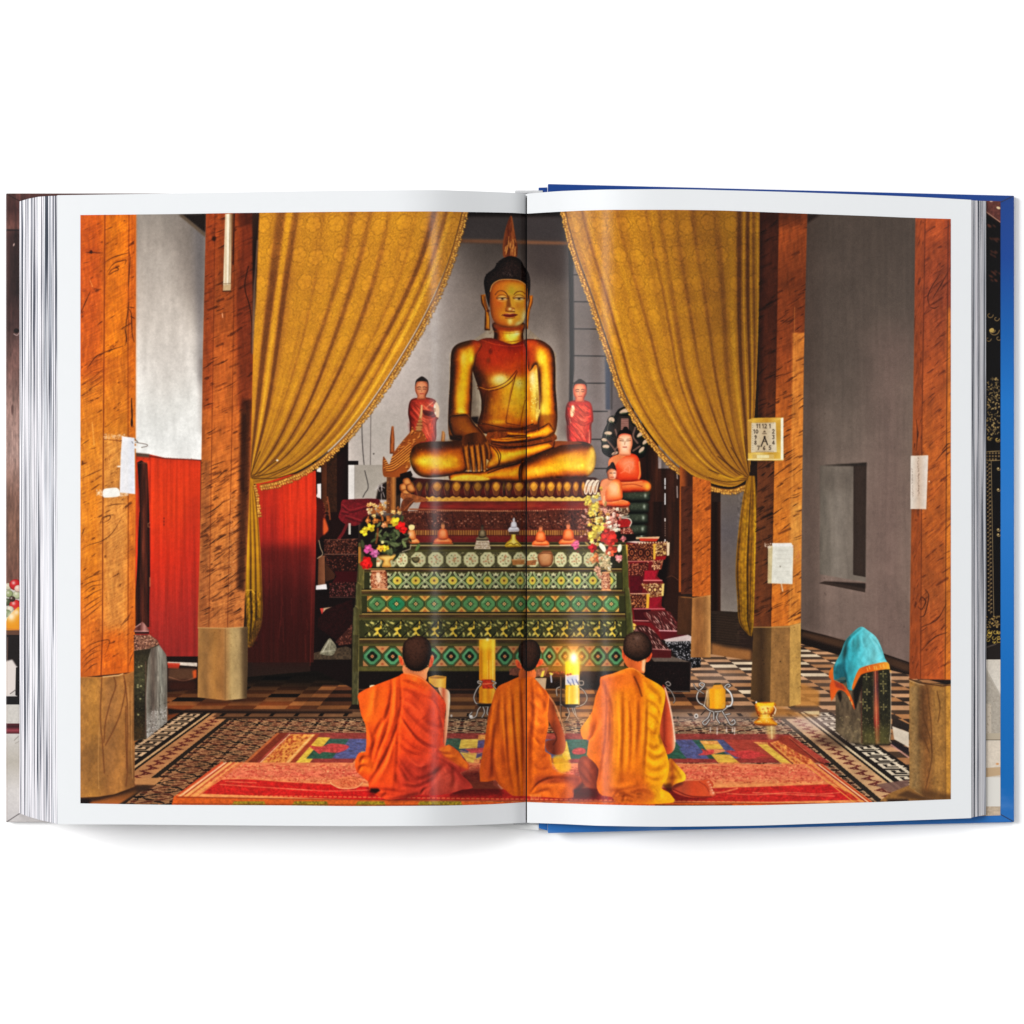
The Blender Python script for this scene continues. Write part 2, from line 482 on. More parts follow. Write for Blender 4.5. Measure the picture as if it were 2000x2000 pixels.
def side_walls(p):
# pale wall between the left columns
 q=[(262,400),(405,400),(398,898),(262,898)]
 p.poly(q,(150,140,130),g=(0,420,0,860,(166,154,143),(182,169,157),(208,196,184),(226,217,207),(230,226,218),(232,230,224)))
 p.poly([(330,400),(405,400),(402,640),(390,640),(360,560)],(96,86,80),a=.42,blur=18)
 p.poly([(376,430),(405,430),(400,760),(388,740)],(92,88,90),a=.65,blur=7)
 p.poly([(388,700),(400,700),(396,860),(390,840)],(120,108,104),a=.5,blur=4)
 p.poly([(275,500),(330,480),(360,620),(372,740),(300,800)],(206,196,186),a=.35,blur=20)
 p.mottle(q,.05,(14,60))
 p.poly(A1((970,90),(1225,80),(1215,270)),(34,24,20),blur=1.5)
 p.poly(A1((960,95),(1000,92),(1215,270),(1210,305)),(98,82,66),blur=1.2)
 # grey wall on the right
 q=[(1565,400),(1795,400),(1790,1320),(1640,1262),(1560,1232)]
 p.poly(q,(80,68,60),g=(0,420,0,1290,(86,74,66),(98,85,76),(116,101,91),(126,107,97),(126,107,97),(120,101,92)))
 p.poly([(1560,400),(1600,400),(1602,1240),(1560,1240)],(68,54,47),a=.5,blur=14)
 p.poly([(1600,420),(1680,420),(1700,800),(1610,800)],(76,66,60),a=.2,blur=22)
 p.poly([(1700,640),(1790,640),(1790,1290),(1700,1260)],(122,98,90),a=.5,blur=28)
 p.poly([(1764,740),(1790,700),(1786,1220),(1762,1200)],(130,112,98),a=.4,blur=16)
 p.mottle(q,.035,(6,90));p.mottle(q,.05,(50,50))
 p.speck(q,50,(70,56,50),size=(.8,2),a=.3)
 p.poly(C4((580,80),(700,85),(580,170)),(40,26,20),blur=2)
 # niche
 p.poly(C5((698,962),(1117,935),(1110,2010),(695,1940)),(104,95,85),g=(1600,0,1670,0,(134,123,112),(116,105,95)))
 p.poly([(1600,908),(1667,907),(1667,960),(1600,960)],(96,85,76),a=.5,blur=10)
 p.poly(C5((998,950),(1117,935),(1108,1965),(995,1945)),(58,44,37))
 p.poly(C6((688,640),(735,622),(1010,640),(1105,640),(1103,722)),(64,48,40))
 p.poly(C6((735,622),(1105,640),(1105,690),(960,660)),(46,32,26),blur=1)
 p.poly(C5((698,962),(1117,935),(1117,965),(1000,968)),(48,38,32),blur=.8)
 p.mottle([(1600,905),(1692,903),(1690,1155),(1600,1140)],.06,(8,40))
 p.line(C5((1117,935),(1104,2020)),1.3,(128,112,102),a=.4)
 # wall foot and shaded skirting
 p.poly(C6((520,1050),(760,1110),(1000,1180),(1500,1350),(1500,1472),(520,1472)),(40,24,17))
 p.poly(C6((530,1075),(900,1150),(1500,1370),(1500,1440),(1000,1260),(530,1130)),(74,50,34),blur=2)
 p.poly(C6((540,1120),(900,1230),(870,1290),(540,1240)),(30,16,12),blur=3)
 # passage between the right columns
 p.rect(1320,960,1490,1400,(46,30,24))
 p.poly(C3((1005,0),(1100,0),(1100,1030),(1010,1030)),(48,22,12),g=(1388,0,1408,0,(26,10,6),(70,36,20)))
 p.poly(C3((1098,-120),(1320,-120),(1260,1040),(1098,1030)),(108,97,90),g=(0,960,0,1195,(98,90,90),(110,98,92),(128,117,108)))
 p.poly(C3((1010,1030),(1270,1040),(1280,1449),(1005,1449)),(50,36,27))
 r=p.r
 for i in range(16):
  y=1200+i*5.0
  p.line([(1388,y),(1440+r.uniform(-8,8),y+6)],1.6,(26,15,10),a=.6,soft=1)
  p.line([(1400,y+2.5),(1450+r.uniform(-8,8),y+8)],1.0,(88,66,48),a=.4,soft=1)
 p.poly(C3((1005,1330),(1150,1370),(1390,1400),(1390,1500),(1005,1500)),(150,100,56),blur=3)
 # dark wooden door behind the naga figure
 p.poly(C2((780,480),(945,720),(945,1500),(760,1500)),(52,22,14),g=(1245,0,1285,0,(34,14,10),(74,38,24)))
 p.poly(C2((945,750),(1140,960),(1140,995),(945,990)),(120,108,104))
 p.poly(C2((945,990),(1150,985),(1150,2200),(900,2200)),(54,26,16),g=(1285,0,1330,0,(48,22,14),(66,34,22),(44,20,13)))
 p.poly(C3((440,0),(740,0),(740,1250),(560,1300),(440,500)),(50,24,15),g=(1270,0,1330,0,(30,12,9),(58,30,19),(46,22,14)))
 p.mottle([(1245,820),(1330,900),(1330,1240),(1270,1240)],.25,(5,80))
 for v0,v1 in((1080,1135),(1150,1170),(1215,1310),(1440,1460),(1630,1650)):
  p.line(C2((1007,v0),(1007,v1)),2.4,(226,220,216),soft=.5)
 for v0,v1 in((1040,1080),(1150,1250)):
  p.line(C2((1115,v0),(1118,v1)),2.2,(176,168,164),a=.8)
 for v in range(160,320,22):p.line(C3((575,v),(575,v+8)),1.6,(170,150,140),a=.7)
 p.poly(C3((560,780),(620,700),(700,740),(720,1180),(600,1200)),(46,22,14),smooth=3,blur=2)
 p.line(C3((580,720),(640,700),(700,740)),1.6,(110,70,50),a=.6,smooth=4)
 p.poly(C3((450,400),(620,540),(560,900),(480,1000),(450,760)),(16,5,5),blur=3)
def wood_marks(p,clip,n,slope=-.6,col=(40,16,8),L=(8,34),w=(.8,2.2),a=(.35,.85),seed=0,blotch=0):
 p.setclip(clip)
 c=np.asarray(clip,float)
 x0,x1,y0,y1=c[:,0].min(),c[:,0].max(),c[:,1].min(),c[:,1].max()
 r=np.random.RandomState(seed)
 an=math.degrees(math.atan(slope))if slope>-2 else-80
 lic(p,clip,ang=an,amp=.04,L=12,cell=1.6,seed=seed)
 lic(p,clip,ang=an,amp=.55,L=12,cell=4.2,thr=1.7,col=col,seed=seed+1)
 p.setclip(clip)
 for i in range(n):
  x=r.uniform(x0-5,x1-2);y=r.uniform(y0,y1);l=r.uniform(*L);s=slope*r.uniform(.55,1.5)
  k=r.uniform(-.25,.25)*l
  q=[(x,y),(x+l*.5,y+l*.5*s+k*.3),(x+l,y+l*s)]
  p.line(q,r.uniform(*w),col,a=r.uniform(*a),smooth=4,soft=.6,taper=(.15,.3))
  if r.rand()<.35:
   q2=[(u+r.uniform(-2,2),v+r.uniform(2.5,5))for u,v in q]
   p.line(q2,r.uniform(*w)*.8,col,a=r.uniform(*a)*.8,smooth=4,soft=.6,taper=(.2,.2))
 for i in range(blotch*2):
  x=r.uniform(x0+3,x1-3);y=r.uniform(y0,y1);l=r.uniform(8,22)
  p.line([(x,y),(x+l,y+l*slope*.8)],r.uniform(3,7),col,a=r.uniform(.25,.6),soft=1.5,taper=(.5,.7))
 p.setclip()
def columns(p):
 r=p.r
 # far left column
 p.poly([(150,400),(266,400),(264,1312),(150,1324)],(214,106,26),g=(0,420,0,1320,(204,100,34),(214,116,34),(220,132,42),(214,130,54),(210,116,40),(204,102,34)))
 p.poly([(150,400),(205,400),(201,740),(150,740)],(190,78,24),a=.55,blur=12)
 p.poly([(160,940),(198,940),(196,1180),(160,1180)],(232,132,24),a=.5,blur=12)
 p.poly([(203,420),(251,420),(248,700),(202,700)],(222,122,22),a=.6,blur=5)
 p.poly([(201,850),(250,850),(250,1300),(201,1240)],(218,146,76),a=.72,blur=8)
 p.poly([(201,1230),(250,1230),(250,1316),(201,1316)],(214,100,24),a=.8,blur=10)
 p.poly([(250,420),(266,420),(264,1310),(250,1314)],(206,100,26),a=.5,blur=2)
 p.mottle([(150,400),(266,400),(264,1320),(150,1324)],.07,(5,22));p.mottle([(150,400),(266,400),(264,1320),(150,1324)],.08,(26,60))
 p.speck([(157,420),(265,420),(263,1310),(157,1318)],620,(140,66,18),size=(.4,1.1),a=.5)
 p.speck([(202,700),(250,700),(250,1300),(201,1300)],320,(150,90,44),size=(.4,.9),a=.5)
 p.line([(205,415),(203,700),(201,1000),(200,1240),(197,1325)],2.0,(124,48,18),a=.85)
 p.line([(252,415),(250,700),(250.5,1000),(250,1315)],1.6,(130,56,18),a=.8)
 p.line([(258,415),(257,640)],1.2,(150,66,22),a=.6)
 L=p.line
 D=(66,28,12)
 p.ell(178,493,9,1.3,D,a=.9);p.ell(178,492,2.8,3.5,(40,18,8));p.ell(192,494,7,1,D,a=.7);p.ell(178,489,15,6,(150,60,20),a=.35,soft=3)
 for q in([(205,512),(220,503),(235,498),(250,494)],[(210,530),(222,515),(235,510),(246,508),(244,516)],[(211,537),(218,527),(228,523),(231,527),(222,531),(214,536)],[(157,613),(167,590),(176,570)],[(251,590),(250,605),(246,640),(248,672)],[(248,600),(256,612),(258,650),(262,668)],[(243,640),(247,660),(244,675)],[(252,490),(254,505),(252,540),(251,560)],[(200,690),(215,684),(240,676)],[(170,720),(187,697),(203,689)],[(252,600),(262,601)],[(263,622),(255,618)]):
  L(q,1.7,D,a=.85,smooth=5,taper=(.4,.5))
 for i in range(30):
  t=i/29.
  L([(158,712+85*t+r.uniform(-4,4)),(178,700+85*t),(201,690+80*t+r.uniform(-8,8))],r.uniform(.8,1.7),D,a=r.uniform(.15,.65),smooth=4,taper=(.2,.6))
 for q in([(159,1073),(175,1064),(200,1056),(220,1040),(238,1010)],[(159,1050),(163,1036),(166,1032)],[(195,1025),(200,1012),(215,1006),(225,1006)],[(197,1021),(206,1010),(216,1008),(212,1016),(200,1022)],[(159,1136),(178,1126),(200,1119)],[(160,1148),(175,1138),(200,1132)],[(160,1160),(180,1145),(200,1142)],[(162,1172),(182,1158),(200,1150)],[(160,1190),(178,1176),(198,1164)],[(160,1198),(182,1184),(199,1172)],[(160,1212),(180,1196),(199,1180)],[(159,1276),(175,1260),(200,1251),(214,1252),(206,1278)],[(160,1286),(180,1268),(200,1258)],[(160,1296),(178,1278),(196,1270)],[(160,1306),(176,1290),(192,1283)],[(164,1314),(180,1300),(190,1296)],[(235,1225),(244,1212),(252,1202)],[(240,1220),(250,1208),(256,1194)],[(252,1300),(256,1285),(262,1272)],[(205,990),(225,985),(248,984)],[(158,935),(180,925),(200,915)],[(158,870),(175,858)],[(204,1002),(216,996)],[(256,780),(257,800),(258,820)]):
  L(q,1.5,D,a=.75,smooth=5,taper=(.3,.4))
 L([(257,778),(258,812),(257,832)],2.6,(50,22,8),a=.9,taper=(.5,.9));p.ell(257.5,825,2.2,7,(50,22,8))
 L([(180,825),(184,870)],1.4,(236,170,100),a=.7);L([(176,548),(181,560)],1,(240,180,110),a=.7)
 lic(p,[(157,420),(265,420),(263,1310),(157,1318)],ang=88,amp=.028,L=8,cell=2.2,seed=41);wood_marks(p,[(159,430),(201,430),(198,1300),(159,1310)],44,-.55,(70,28,10),seed=43,L=(6,22),w=(.7,1.5),a=(.2,.6));wood_marks(p,[(205,430),(262,430),(260,1300),(203,1310)],40,-.6,(70,28,10),seed=44,L=(5,16),w=(.7,1.4),a=(.15,.5));lic(p,[(157,700),(203,690),(200,1310),(157,1318)],ang=-32,amp=.5,L=12,cell=3,thr=1.8,col=(80,34,12),seed=42)
 # its stone foot
 q=[(150,1322),(198,1322),(246,1317),(264,1310),(263,1536),(224,1551),(192,1556),(150,1558)]
 p.poly(q,(172,118,60),g=(157,0,265,0,(176,122,58),(158,106,56),(166,112,58),(140,92,50)))
 p.setclip(q)
 p.poly([(157,1450),(200,1440),(196,1540),(157,1540)],(110,76,46),a=.55,blur=16)
 p.poly([(243,1480),(264,1480),(264,1540),(243,1545)],(106,70,40),a=.6,blur=8)
 p.poly([(205,1330),(235,1330),(225,1500),(205,1520)],(152,106,64),a=.5,blur=10)
 p.mottle(q,.12,(22,34));p.mottle(q,.07,(4,6))
 p.speck(q,240,(120,76,38),size=(.4,1.2),a=.45)
 for w in([(222,1320),(226,1340),(216,1370),(206,1410),(203,1450)],[(242,1320),(245,1345),(236,1390),(222,1425),(206,1455)],[(199,1322),(196,1400),(200,1450),(204,1510)],[(246,1380),(246,1450),(249,1500),(246,1535)],[(243,1330),(246,1350),(250,1400),(247,1500)]):
  p.line(w,2.4,(112,62,32),a=.75,smooth=5,soft=1)
 for w in([(194,1420),(192,1480),(193,1540)],[(258,1340),(257,1450),(259,1520)],[(250,1340),(252,1430)]):
  p.line(w,1.2,(206,156,96),a=.6,smooth=4)
 p.setclip()
 p.line([(157,1323),(198,1323),(246,1317),(264,1311)],2.2,(186,118,58),a=.7);p.line([(201,1322),(232,1319),(240,1316)],2,(232,190,140),a=.8)
 # paper notice and tape on it
 p.speck(A2((255,715),(470,720),(430,765),(260,765)),80,(226,190,160),size=(.6,1.5),a=.65)
 p.line(A2((258,765),(330,770),(440,780)),1.2,(110,46,20),a=.7)
 p.poly(A2((428,735),(545,750),(550,1280),(405,1265),(415,900)),(226,225,230),g=(230,0,264,0,(234,230,230),(216,220,230)))
 p.line(A2((545,790),(600,795),(655,815),(655,830),(600,845),(550,838)),5,(238,234,228),smooth=4)
 p.line(A2((550,790),(600,800),(660,812),(662,828),(610,840)),1.1,(90,70,56),smooth=4,a=.9)
 p.line(A2((548,760),(575,790)),1.6,(90,74,60),a=.8)
 p.line(A2((520,785),(530,800)),1.2,(60,50,48),a=.6)
 p.poly(A2((250,1240),(300,1225),(380,1222),(405,1260),(400,1300),(300,1312),(248,1305)),(240,236,226),smooth=3)
 p.speck(A2((185,1240),(250,1240),(250,1300),(190,1295)),40,(232,196,170),a=.7);p.speck(A2((400,1265),(490,1275),(480,1305),(400,1305)),36,(236,200,170),a=.8)
 p.ell(232.5,911,4,1.5,(236,226,216))
 # second left column
 q=[(403,400),(507,400),(497,560),(494,700),(490,900),(476,1228),(386,1228),(392,1000),(396,700)]
 p.poly(q,(172,76,32),g=(0,415,0,1228,(140,68,30),(178,90,38),(190,100,42),(202,114,50),(194,116,58),(184,110,58)))
 p.setclip(q)
 p.poly([(470,400),(510,400),(500,700),(488,800),(466,800),(460,600)],(104,40,22),a=.75,blur=4)
 p.poly([(462,400),(508,400),(506,440),(462,440)],(60,24,14),a=.7,blur=10)
 p.poly([(400,400),(420,400),(414,800),(394,800)],(140,60,28),a=.6,blur=3)
 p.poly([(394,900),(412,900),(406,1228),(386,1228)],(146,84,46),a=.7,blur=3)
 p.poly([(470,800),(482,810),(478,960),(470,960)],(50,24,14),a=.7,blur=3)
 p.poly([(472,780),(492,780),(486,960),(478,1155),(462,1152),(466,1000)],(52,24,14),a=.8,blur=3)
 p.mottle(q,.09,(4,20));p.mottle(q,.08,(16,40))
 p.setclip()
 wood_marks(p,[(403,420),(507,420),(494,700),(488,900),(476,1222),(388,1222),(392,1000),(396,700)],120,-.5,(58,22,10),seed=5,blotch=34,w=(.9,2.2))
 wood_marks(p,[(396,900),(470,900),(470,1222),(388,1222),(392,1000)],46,-.62,(50,22,12),seed=6,L=(16,44),w=(1.2,2.6))
 p.line([(420,415),(417,640),(413,900),(408,1226)],1.2,(98,36,14),a=.7);p.line([(458,415),(456,640),(452,900),(444,1226)],1.2,(98,36,14),a=.7)
 p.line([(485,520),(478,560),(488,600),(492,640),(491,690)],1.8,(40,16,8),a=.8,smooth=4)
 p.line([(462,700),(460,560)],3,(196,90,40),a=.35,soft=2)
 p.ell(418,466,4,5,(46,18,8),a=.8,soft=1.5)
 p.line([(434,612),(435,620)],1.6,(236,180,150),a=.8)
 p.speck([(446,960),(464,960),(460,1150),(446,1150)],160,(214,160,116),size=(.4,1.1),a=.55)
 q=[(387,1226),(444,1226),(484,1224),(484,1300),(482,1364),(440,1368),(386,1362)]
 p.poly(q,(160,116,66),g=(387,0,484,0,(148,106,62),(166,116,62),(160,110,62),(176,146,98),(170,142,98),(96,74,46)))
 p.setclip(q);p.mottle(q,.10,(14,40));p.speck(q,120,(120,84,48),size=(.4,1.1),a=.4)
 p.poly([(470,1224),(486,1224),(486,1366),(476,1366)],(60,42,28),a=.6,blur=4);p.setclip()
 p.line([(440,1226),(440,1366)],1.6,(126,88,50),a=.7,soft=1)
 p.line([(387,1226),(440,1227),(474,1225)],1.6,(200,160,110),a=.7)
 # lamp tube fixed to it
 p.poly(A1((1400,85),(1478,82),(1450,808),(1380,812)),(226,212,184),g=(437,0,453,0,(206,180,146),(240,228,204),(226,206,172),(120,78,46)))
 p.line(A1((1446,85),(1434,800)),1.5,(132,96,60),a=.8)
 p.poly(A1((1382,755),(1455,750),(1450,810),(1380,813)),(188,160,122));p.line(A1((1380,745),(1456,742)),1.4,(120,90,60),a=.8);p.line(A1((1378,815),(1452,812)),1.6,(58,28,14))
 p.line(A1((1484,85),(1474,560)),2.2,(52,20,12),a=.9)
 # dark gap between the column and the curtain
 p.poly(A1((1655,75),(1720,75),(1690,900),(1650,1449),(1660,880)),(58,34,24),g=(0,415,0,640,(26,12,10),(110,84,66)),blur=.8)
 p.line([(503,470),(497,560),(493,690)],3.0,(134,108,92),a=.6,soft=1.2)
 # back column at the right
 p.poly(C2((1140,960),(1260,1060),(1420,1130),(1415,2100),(1130,2100)),(160,82,34),g=(1330,0,1388,0,(70,34,22),(86,44,26),(176,92,36),(196,104,38)))
 q0=[(1330,950),(1353,950),(1352,1160),(1330,1160)]
 p.poly(q0,(84,42,26));p.poly([(1353,930),(1388,940),(1388,1165),(1352,1165)],(190,98,36),tex=.08)
 p.mottle([(1330,930),(1388,930),(1388,1165),(1330,1165)],.1,(4,20))
 wood_marks(p,[(1353,935),(1388,940),(1388,1162),(1352,1162)],46,-.75,(76,32,12),seed=11,L=(6,20),w=(.9,1.8))
 wood_marks(p,q0,26,-.6,(30,12,8),seed=12,L=(6,18),w=(1,2))
 p.poly([(1325,1164),(1352,1166),(1350,1240),(1322,1240)],(78,46,26));p.poly([(1352,1168),(1388,1162),(1388,1284),(1349,1284)],(168,114,64),g=(1350,0,1388,0,(150,98,54),(160,108,60),(190,138,84)))
 p.mottle([(1325,1164),(1388,1164),(1388,1284),(1349,1284)],.1,(8,30));p.line([(1376,1168),(1376,1284)],1.2,(140,96,54),a=.6)
 p.line([(1330,1166),(1355,1168),(1388,1163)],1.4,(206,146,84),a=.6)
 # right column with the clock
 q=[(1484,400),(1577,400),(1570,700),(1566,1000),(1564,1224),(1472,1224),(1478,1000),(1483,700)]
 p.poly(q,(160,78,34),g=(0,420,0,1225,(110,52,24),(138,66,30),(182,98,38),(204,120,46),(206,118,42),(196,108,40)))
 p.setclip(q)
 p.poly([(1480,400),(1521,400),(1516,700),(1510,1000),(1506,1226),(1470,1226)],(64,30,20),g=(0,420,0,1225,(62,27,16),(78,36,20),(90,48,28),(94,52,30),(100,52,28)),a=.93)
 p.poly([(1480,400),(1492,400),(1488,900),(1478,900)],(34,13,9),a=.6,blur=4)
 p.poly([(1548,650),(1572,650),(1566,1226),(1540,1226)],(212,132,56),a=.75,blur=1.4)
 p.poly([(1546,980),(1566,980),(1564,1100),(1542,1100)],(224,162,84),a=.5,blur=5)
 p.poly([(1484,400),(1577,400),(1576,440),(1484,440)],(40,16,10),a=.6,blur=10)
 p.mottle(q,.09,(4,18));p.mottle(q,.07,(20,40));p.setclip()
 wood_marks(p,[(1518,420),(1577,420),(1570,700),(1566,1000),(1564,1222),(1506,1222),(1510,1000),(1516,700)],96,-.55,(48,18,8),seed=21,L=(10,32),w=(1,2.4),blotch=8)
 wood_marks(p,[(1484,420),(1519,420),(1508,1222),(1472,1222)],80,-.58,(22,9,6),seed=22,L=(8,30),w=(1.2,3),blotch=14)
 p.line([(1521,415),(1516,700),(1510,1000),(1505,1225)],1.1,(64,26,12),a=.8);p.line([(1552,600),(1548,900),(1543,1225)],1.2,(226,150,76),a=.45)
 q=[(1472,1224),(1506,1224),(1542,1222),(1564,1216),(1564,1375),(1542,1380),(1503,1378),(1466,1366)]
 p.poly(q,(150,108,58));p.poly([(1472,1224),(1507,1224),(1504,1379),(1466,1366)],(92,66,38),g=(1468,0,1506,0,(70,48,28),(104,76,44)))
 p.poly([(1507,1224),(1543,1222),(1542,1380),(1504,1379)],(150,108,62),tex=.06);p.poly([(1543,1222),(1564,1216),(1564,1375),(1542,1380)],(190,146,80),tex=.06)
 p.mottle(q,.09,(10,30));p.speck(q,60,(90,60,34),a=.4)
 for(x,y)in((1490,1266),(1490,1290),(1524,1292),(1492,1297)):p.ell(x,y,1.2,1.2,(50,34,20),a=.8)
 p.line([(1472,1225),(1507,1225),(1545,1224),(1563,1219)],1.8,(206,158,96),a=.7)
 # paper pinned to it
 p.poly(C6((232,305),(458,300),(450,648),(228,640)),(226,221,206));p.poly(C6((232,305),(272,300),(262,640),(228,640)),(206,186,140),tex=.06)
 p.poly(C6((265,280),(440,278),(455,308),(270,310)),(236,230,222));p.speck(C6((195,280),(260,280),(260,330),(200,320)),26,(206,190,176),a=.8)
 p.speck(C6((455,290),(525,290),(520,480),(470,480)),40,(206,110,76),a=.5);p.line(C6((350,645),(362,710)),2.2,(214,196,176),a=.9)
 p.ell(1450+340/4.6,1000+490/4.6,1,1.4,(110,96,84),a=.8);p.mottle(C6((232,305),(458,300),(450,648),(228,640)),.03,(8,8))
 for i in range(6):p.line(C6((300,345+38*i),(420,343+38*i)),.9,(186,178,162),a=.35)
 p.line(C6((240,350),(238,600)),1,(160,120,80),a=.5)
 # far right column
 q=[(1788,420),(1862,424),(1862,1328),(1776,1326),(1780,1000),(1785,700)]
 p.poly(q,(170,78,34),g=(0,425,0,1325,(142,66,36),(170,84,38),(180,94,38),(172,90,36),(164,86,40),(176,84,36)))
 p.setclip(q)
 p.poly([(1788,420),(1806,420),(1800,900),(1796,1328),(1774,1328)],(140,66,30),a=.55,blur=1.5)
 p.poly([(1850,600),(1862,600),(1862,1328),(1844,1328)],(206,120,40),a=.75,blur=1.5)
 p.poly([(1845,430),(1862,430),(1862,560),(1850,560)],(120,50,26),a=.5,blur=3)
 p.mottle(q,.09,(5,18));p.mottle(q,.09,(24,50));p.setclip()
 wood_marks(p,[(1806,430),(1860,430),(1860,1320),(1796,1320),(1800,900)],130,-.8,(76,28,12),seed=31,L=(8,26),w=(.8,1.9),blotch=5,a=(.25,.75))
 wood_marks(p,[(1788,430),(1804,430),(1796,1320),(1778,1320)],60,-2.5,(70,28,12),seed=32,L=(3,8),w=(.8,1.6))
 p.speck([(1806,430),(1857,430),(1857,1320),(1800,1320)],260,(106,44,18),size=(.4,1.2),a=.5)
 p.line([(1807,425),(1801,800),(1798,1326)],1.5,(90,36,16),a=.8);p.line([(1852,430),(1849,800),(1846,1326)],1.6,(80,32,14),a=.8)
 for w in([(1815,596),(1812,580),(1820,560),(1836,535)],[(1816,600),(1825,602),(1834,598)],[(1822,582),(1838,556),(1852,530)],[(1795,1176),(1800,1166),(1808,1175),(1800,1190),(1793,1185)],[(1806,1150),(1814,1165),(1806,1200),(1797,1205)],[(1800,1225),(1830,1210),(1848,1180)],[(1800,1270),(1825,1245),(1850,1235)],[(1840,880),(1850,868),(1857,866)],[(1828,900),(1845,880),(1856,872)],[(1790,820),(1792,850),(1789,880)]):
  p.line(w,2,(56,22,10),a=.8,smooth=5,taper=(.4,.4))
 q=[(1776,1326),(1800,1332),(1846,1338),(1862,1335),(1862,1562),(1836,1561),(1806,1556),(1776,1538)]
 p.poly(q,(156,112,56),g=(1776,0,1862,0,(126,96,58),(142,94,50),(164,118,62),(158,112,56),(186,132,56)))
 p.setclip(q)
 p.poly([(1795,1340),(1812,1340),(1812,1450),(1792,1450)],(92,56,30),a=.6,blur=5);p.poly([(1848,1336),(1862,1336),(1862,1562),(1848,1562)],(196,138,58),a=.8,blur=1)
 p.poly([(1776,1340),(1792,1340),(1792,1540),(1776,1540)],(150,122,84),a=.5,blur=2)
 p.mottle(q,.12,(14,30));p.mottle(q,.1,(3,4));p.speck(q,300,(112,72,36),size=(.4,1.1),a=.5)
 for w in([(1802,1350),(1804,1400),(1816,1440),(1820,1480),(1808,1540)],[(1812,1345),(1815,1380),(1819,1420),(1820,1470)],[(1830,1350),(1836,1380),(1832,1410)],[(1800,1430),(1815,1470)]):
  p.line(w,1.8,(96,58,28),a=.8,smooth=5,soft=.9)
 p.line([(1846,1340),(1847,1560)],2,(120,80,36),a=.6,soft=1);p.poly([(1800,1540),(1862,1552),(1862,1565),(1800,1562)],(84,54,28),a=.7,blur=3);p.setclip()
 p.line([(1776,1326),(1795,1333),(1840,1340),(1857,1338)],2,(70,36,20),a=.9);p.line([(1776,1329),(1795,1336),(1805,1338)],1.4,(220,180,140),a=.6)
 # paper strip with vertical handwriting
 p.poly(C5((1512,875),(1670,870),(1652,1355),(1510,1352)),(222,210,196),g=(1779,0,1812,0,(212,186,164),(228,216,204)))
 r2=np.random.RandomState(3)
 for u0,v0,v1 in((1578,890,1230),(1525,990,1250)):
  v=v0
  while v<v1:
   p.line(C5((u0+r2 .uniform(-6,6)+(v-v0)*.02,v),(u0+r2 .uniform(-7,7)+(v-v0)*.02,v+r2 .uniform(8,16))),1.1,(96,66,56),a=r2 .uniform(.4,.9)*(1 if u0>1550 else.6))
   v+=r2 .uniform(14,30)
 p.ell(1450+1678/4.6,700+1105/4.6,1.2,1.2,(236,220,206))
DIGITS={'1':[[(0,.2),(.3,0),(.3,1)]],'2':[[(0,.2),(.3,0),(.6,.2),(.5,.5),(0,1),(.65,1)]],'3':[[(0,.1),(.4,0),(.6,.2),(.3,.45),(.6,.7),(.4,1),(0,.9)]],'4':[[(.5,1),(.5,0),(0,.7),(.7,.7)]],'5':[[(.6,0),(.1,0),(.05,.45),(.5,.45),(.6,.7),(.4,1),(0,.9)]],'6':[[(.5,0),(.1,.4),(0,.75),(.3,1),(.6,.75),(.3,.5),(.05,.7)]],'7':[[(0,0),(.65,0),(.25,1)]],'8':[[(.3,.48),(.05,.25),(.3,0),(.55,.25),(.3,.48),(0,.75),(.3,1),(.6,.75),(.3,.48)]],'9':[[(.55,.3),(.3,.5),(.05,.25),(.3,0),(.58,.2),(.5,.65),(.2,1)]],'0':[[(.3,0),(.6,.3),(.6,.7),(.3,1),(0,.7),(0,.3),(.3,0)]]}
def digits(p,txt,cx,cy,h,col):
 w=h*.62
 x=cx-w*len(txt)/2
 for ch in txt:
  for st in DIGITS[ch]:
   p.line([(x+u*h*.8,cy-h/2+v*h)for u,v in st],1.25,col,soft=.45)
  x+=w
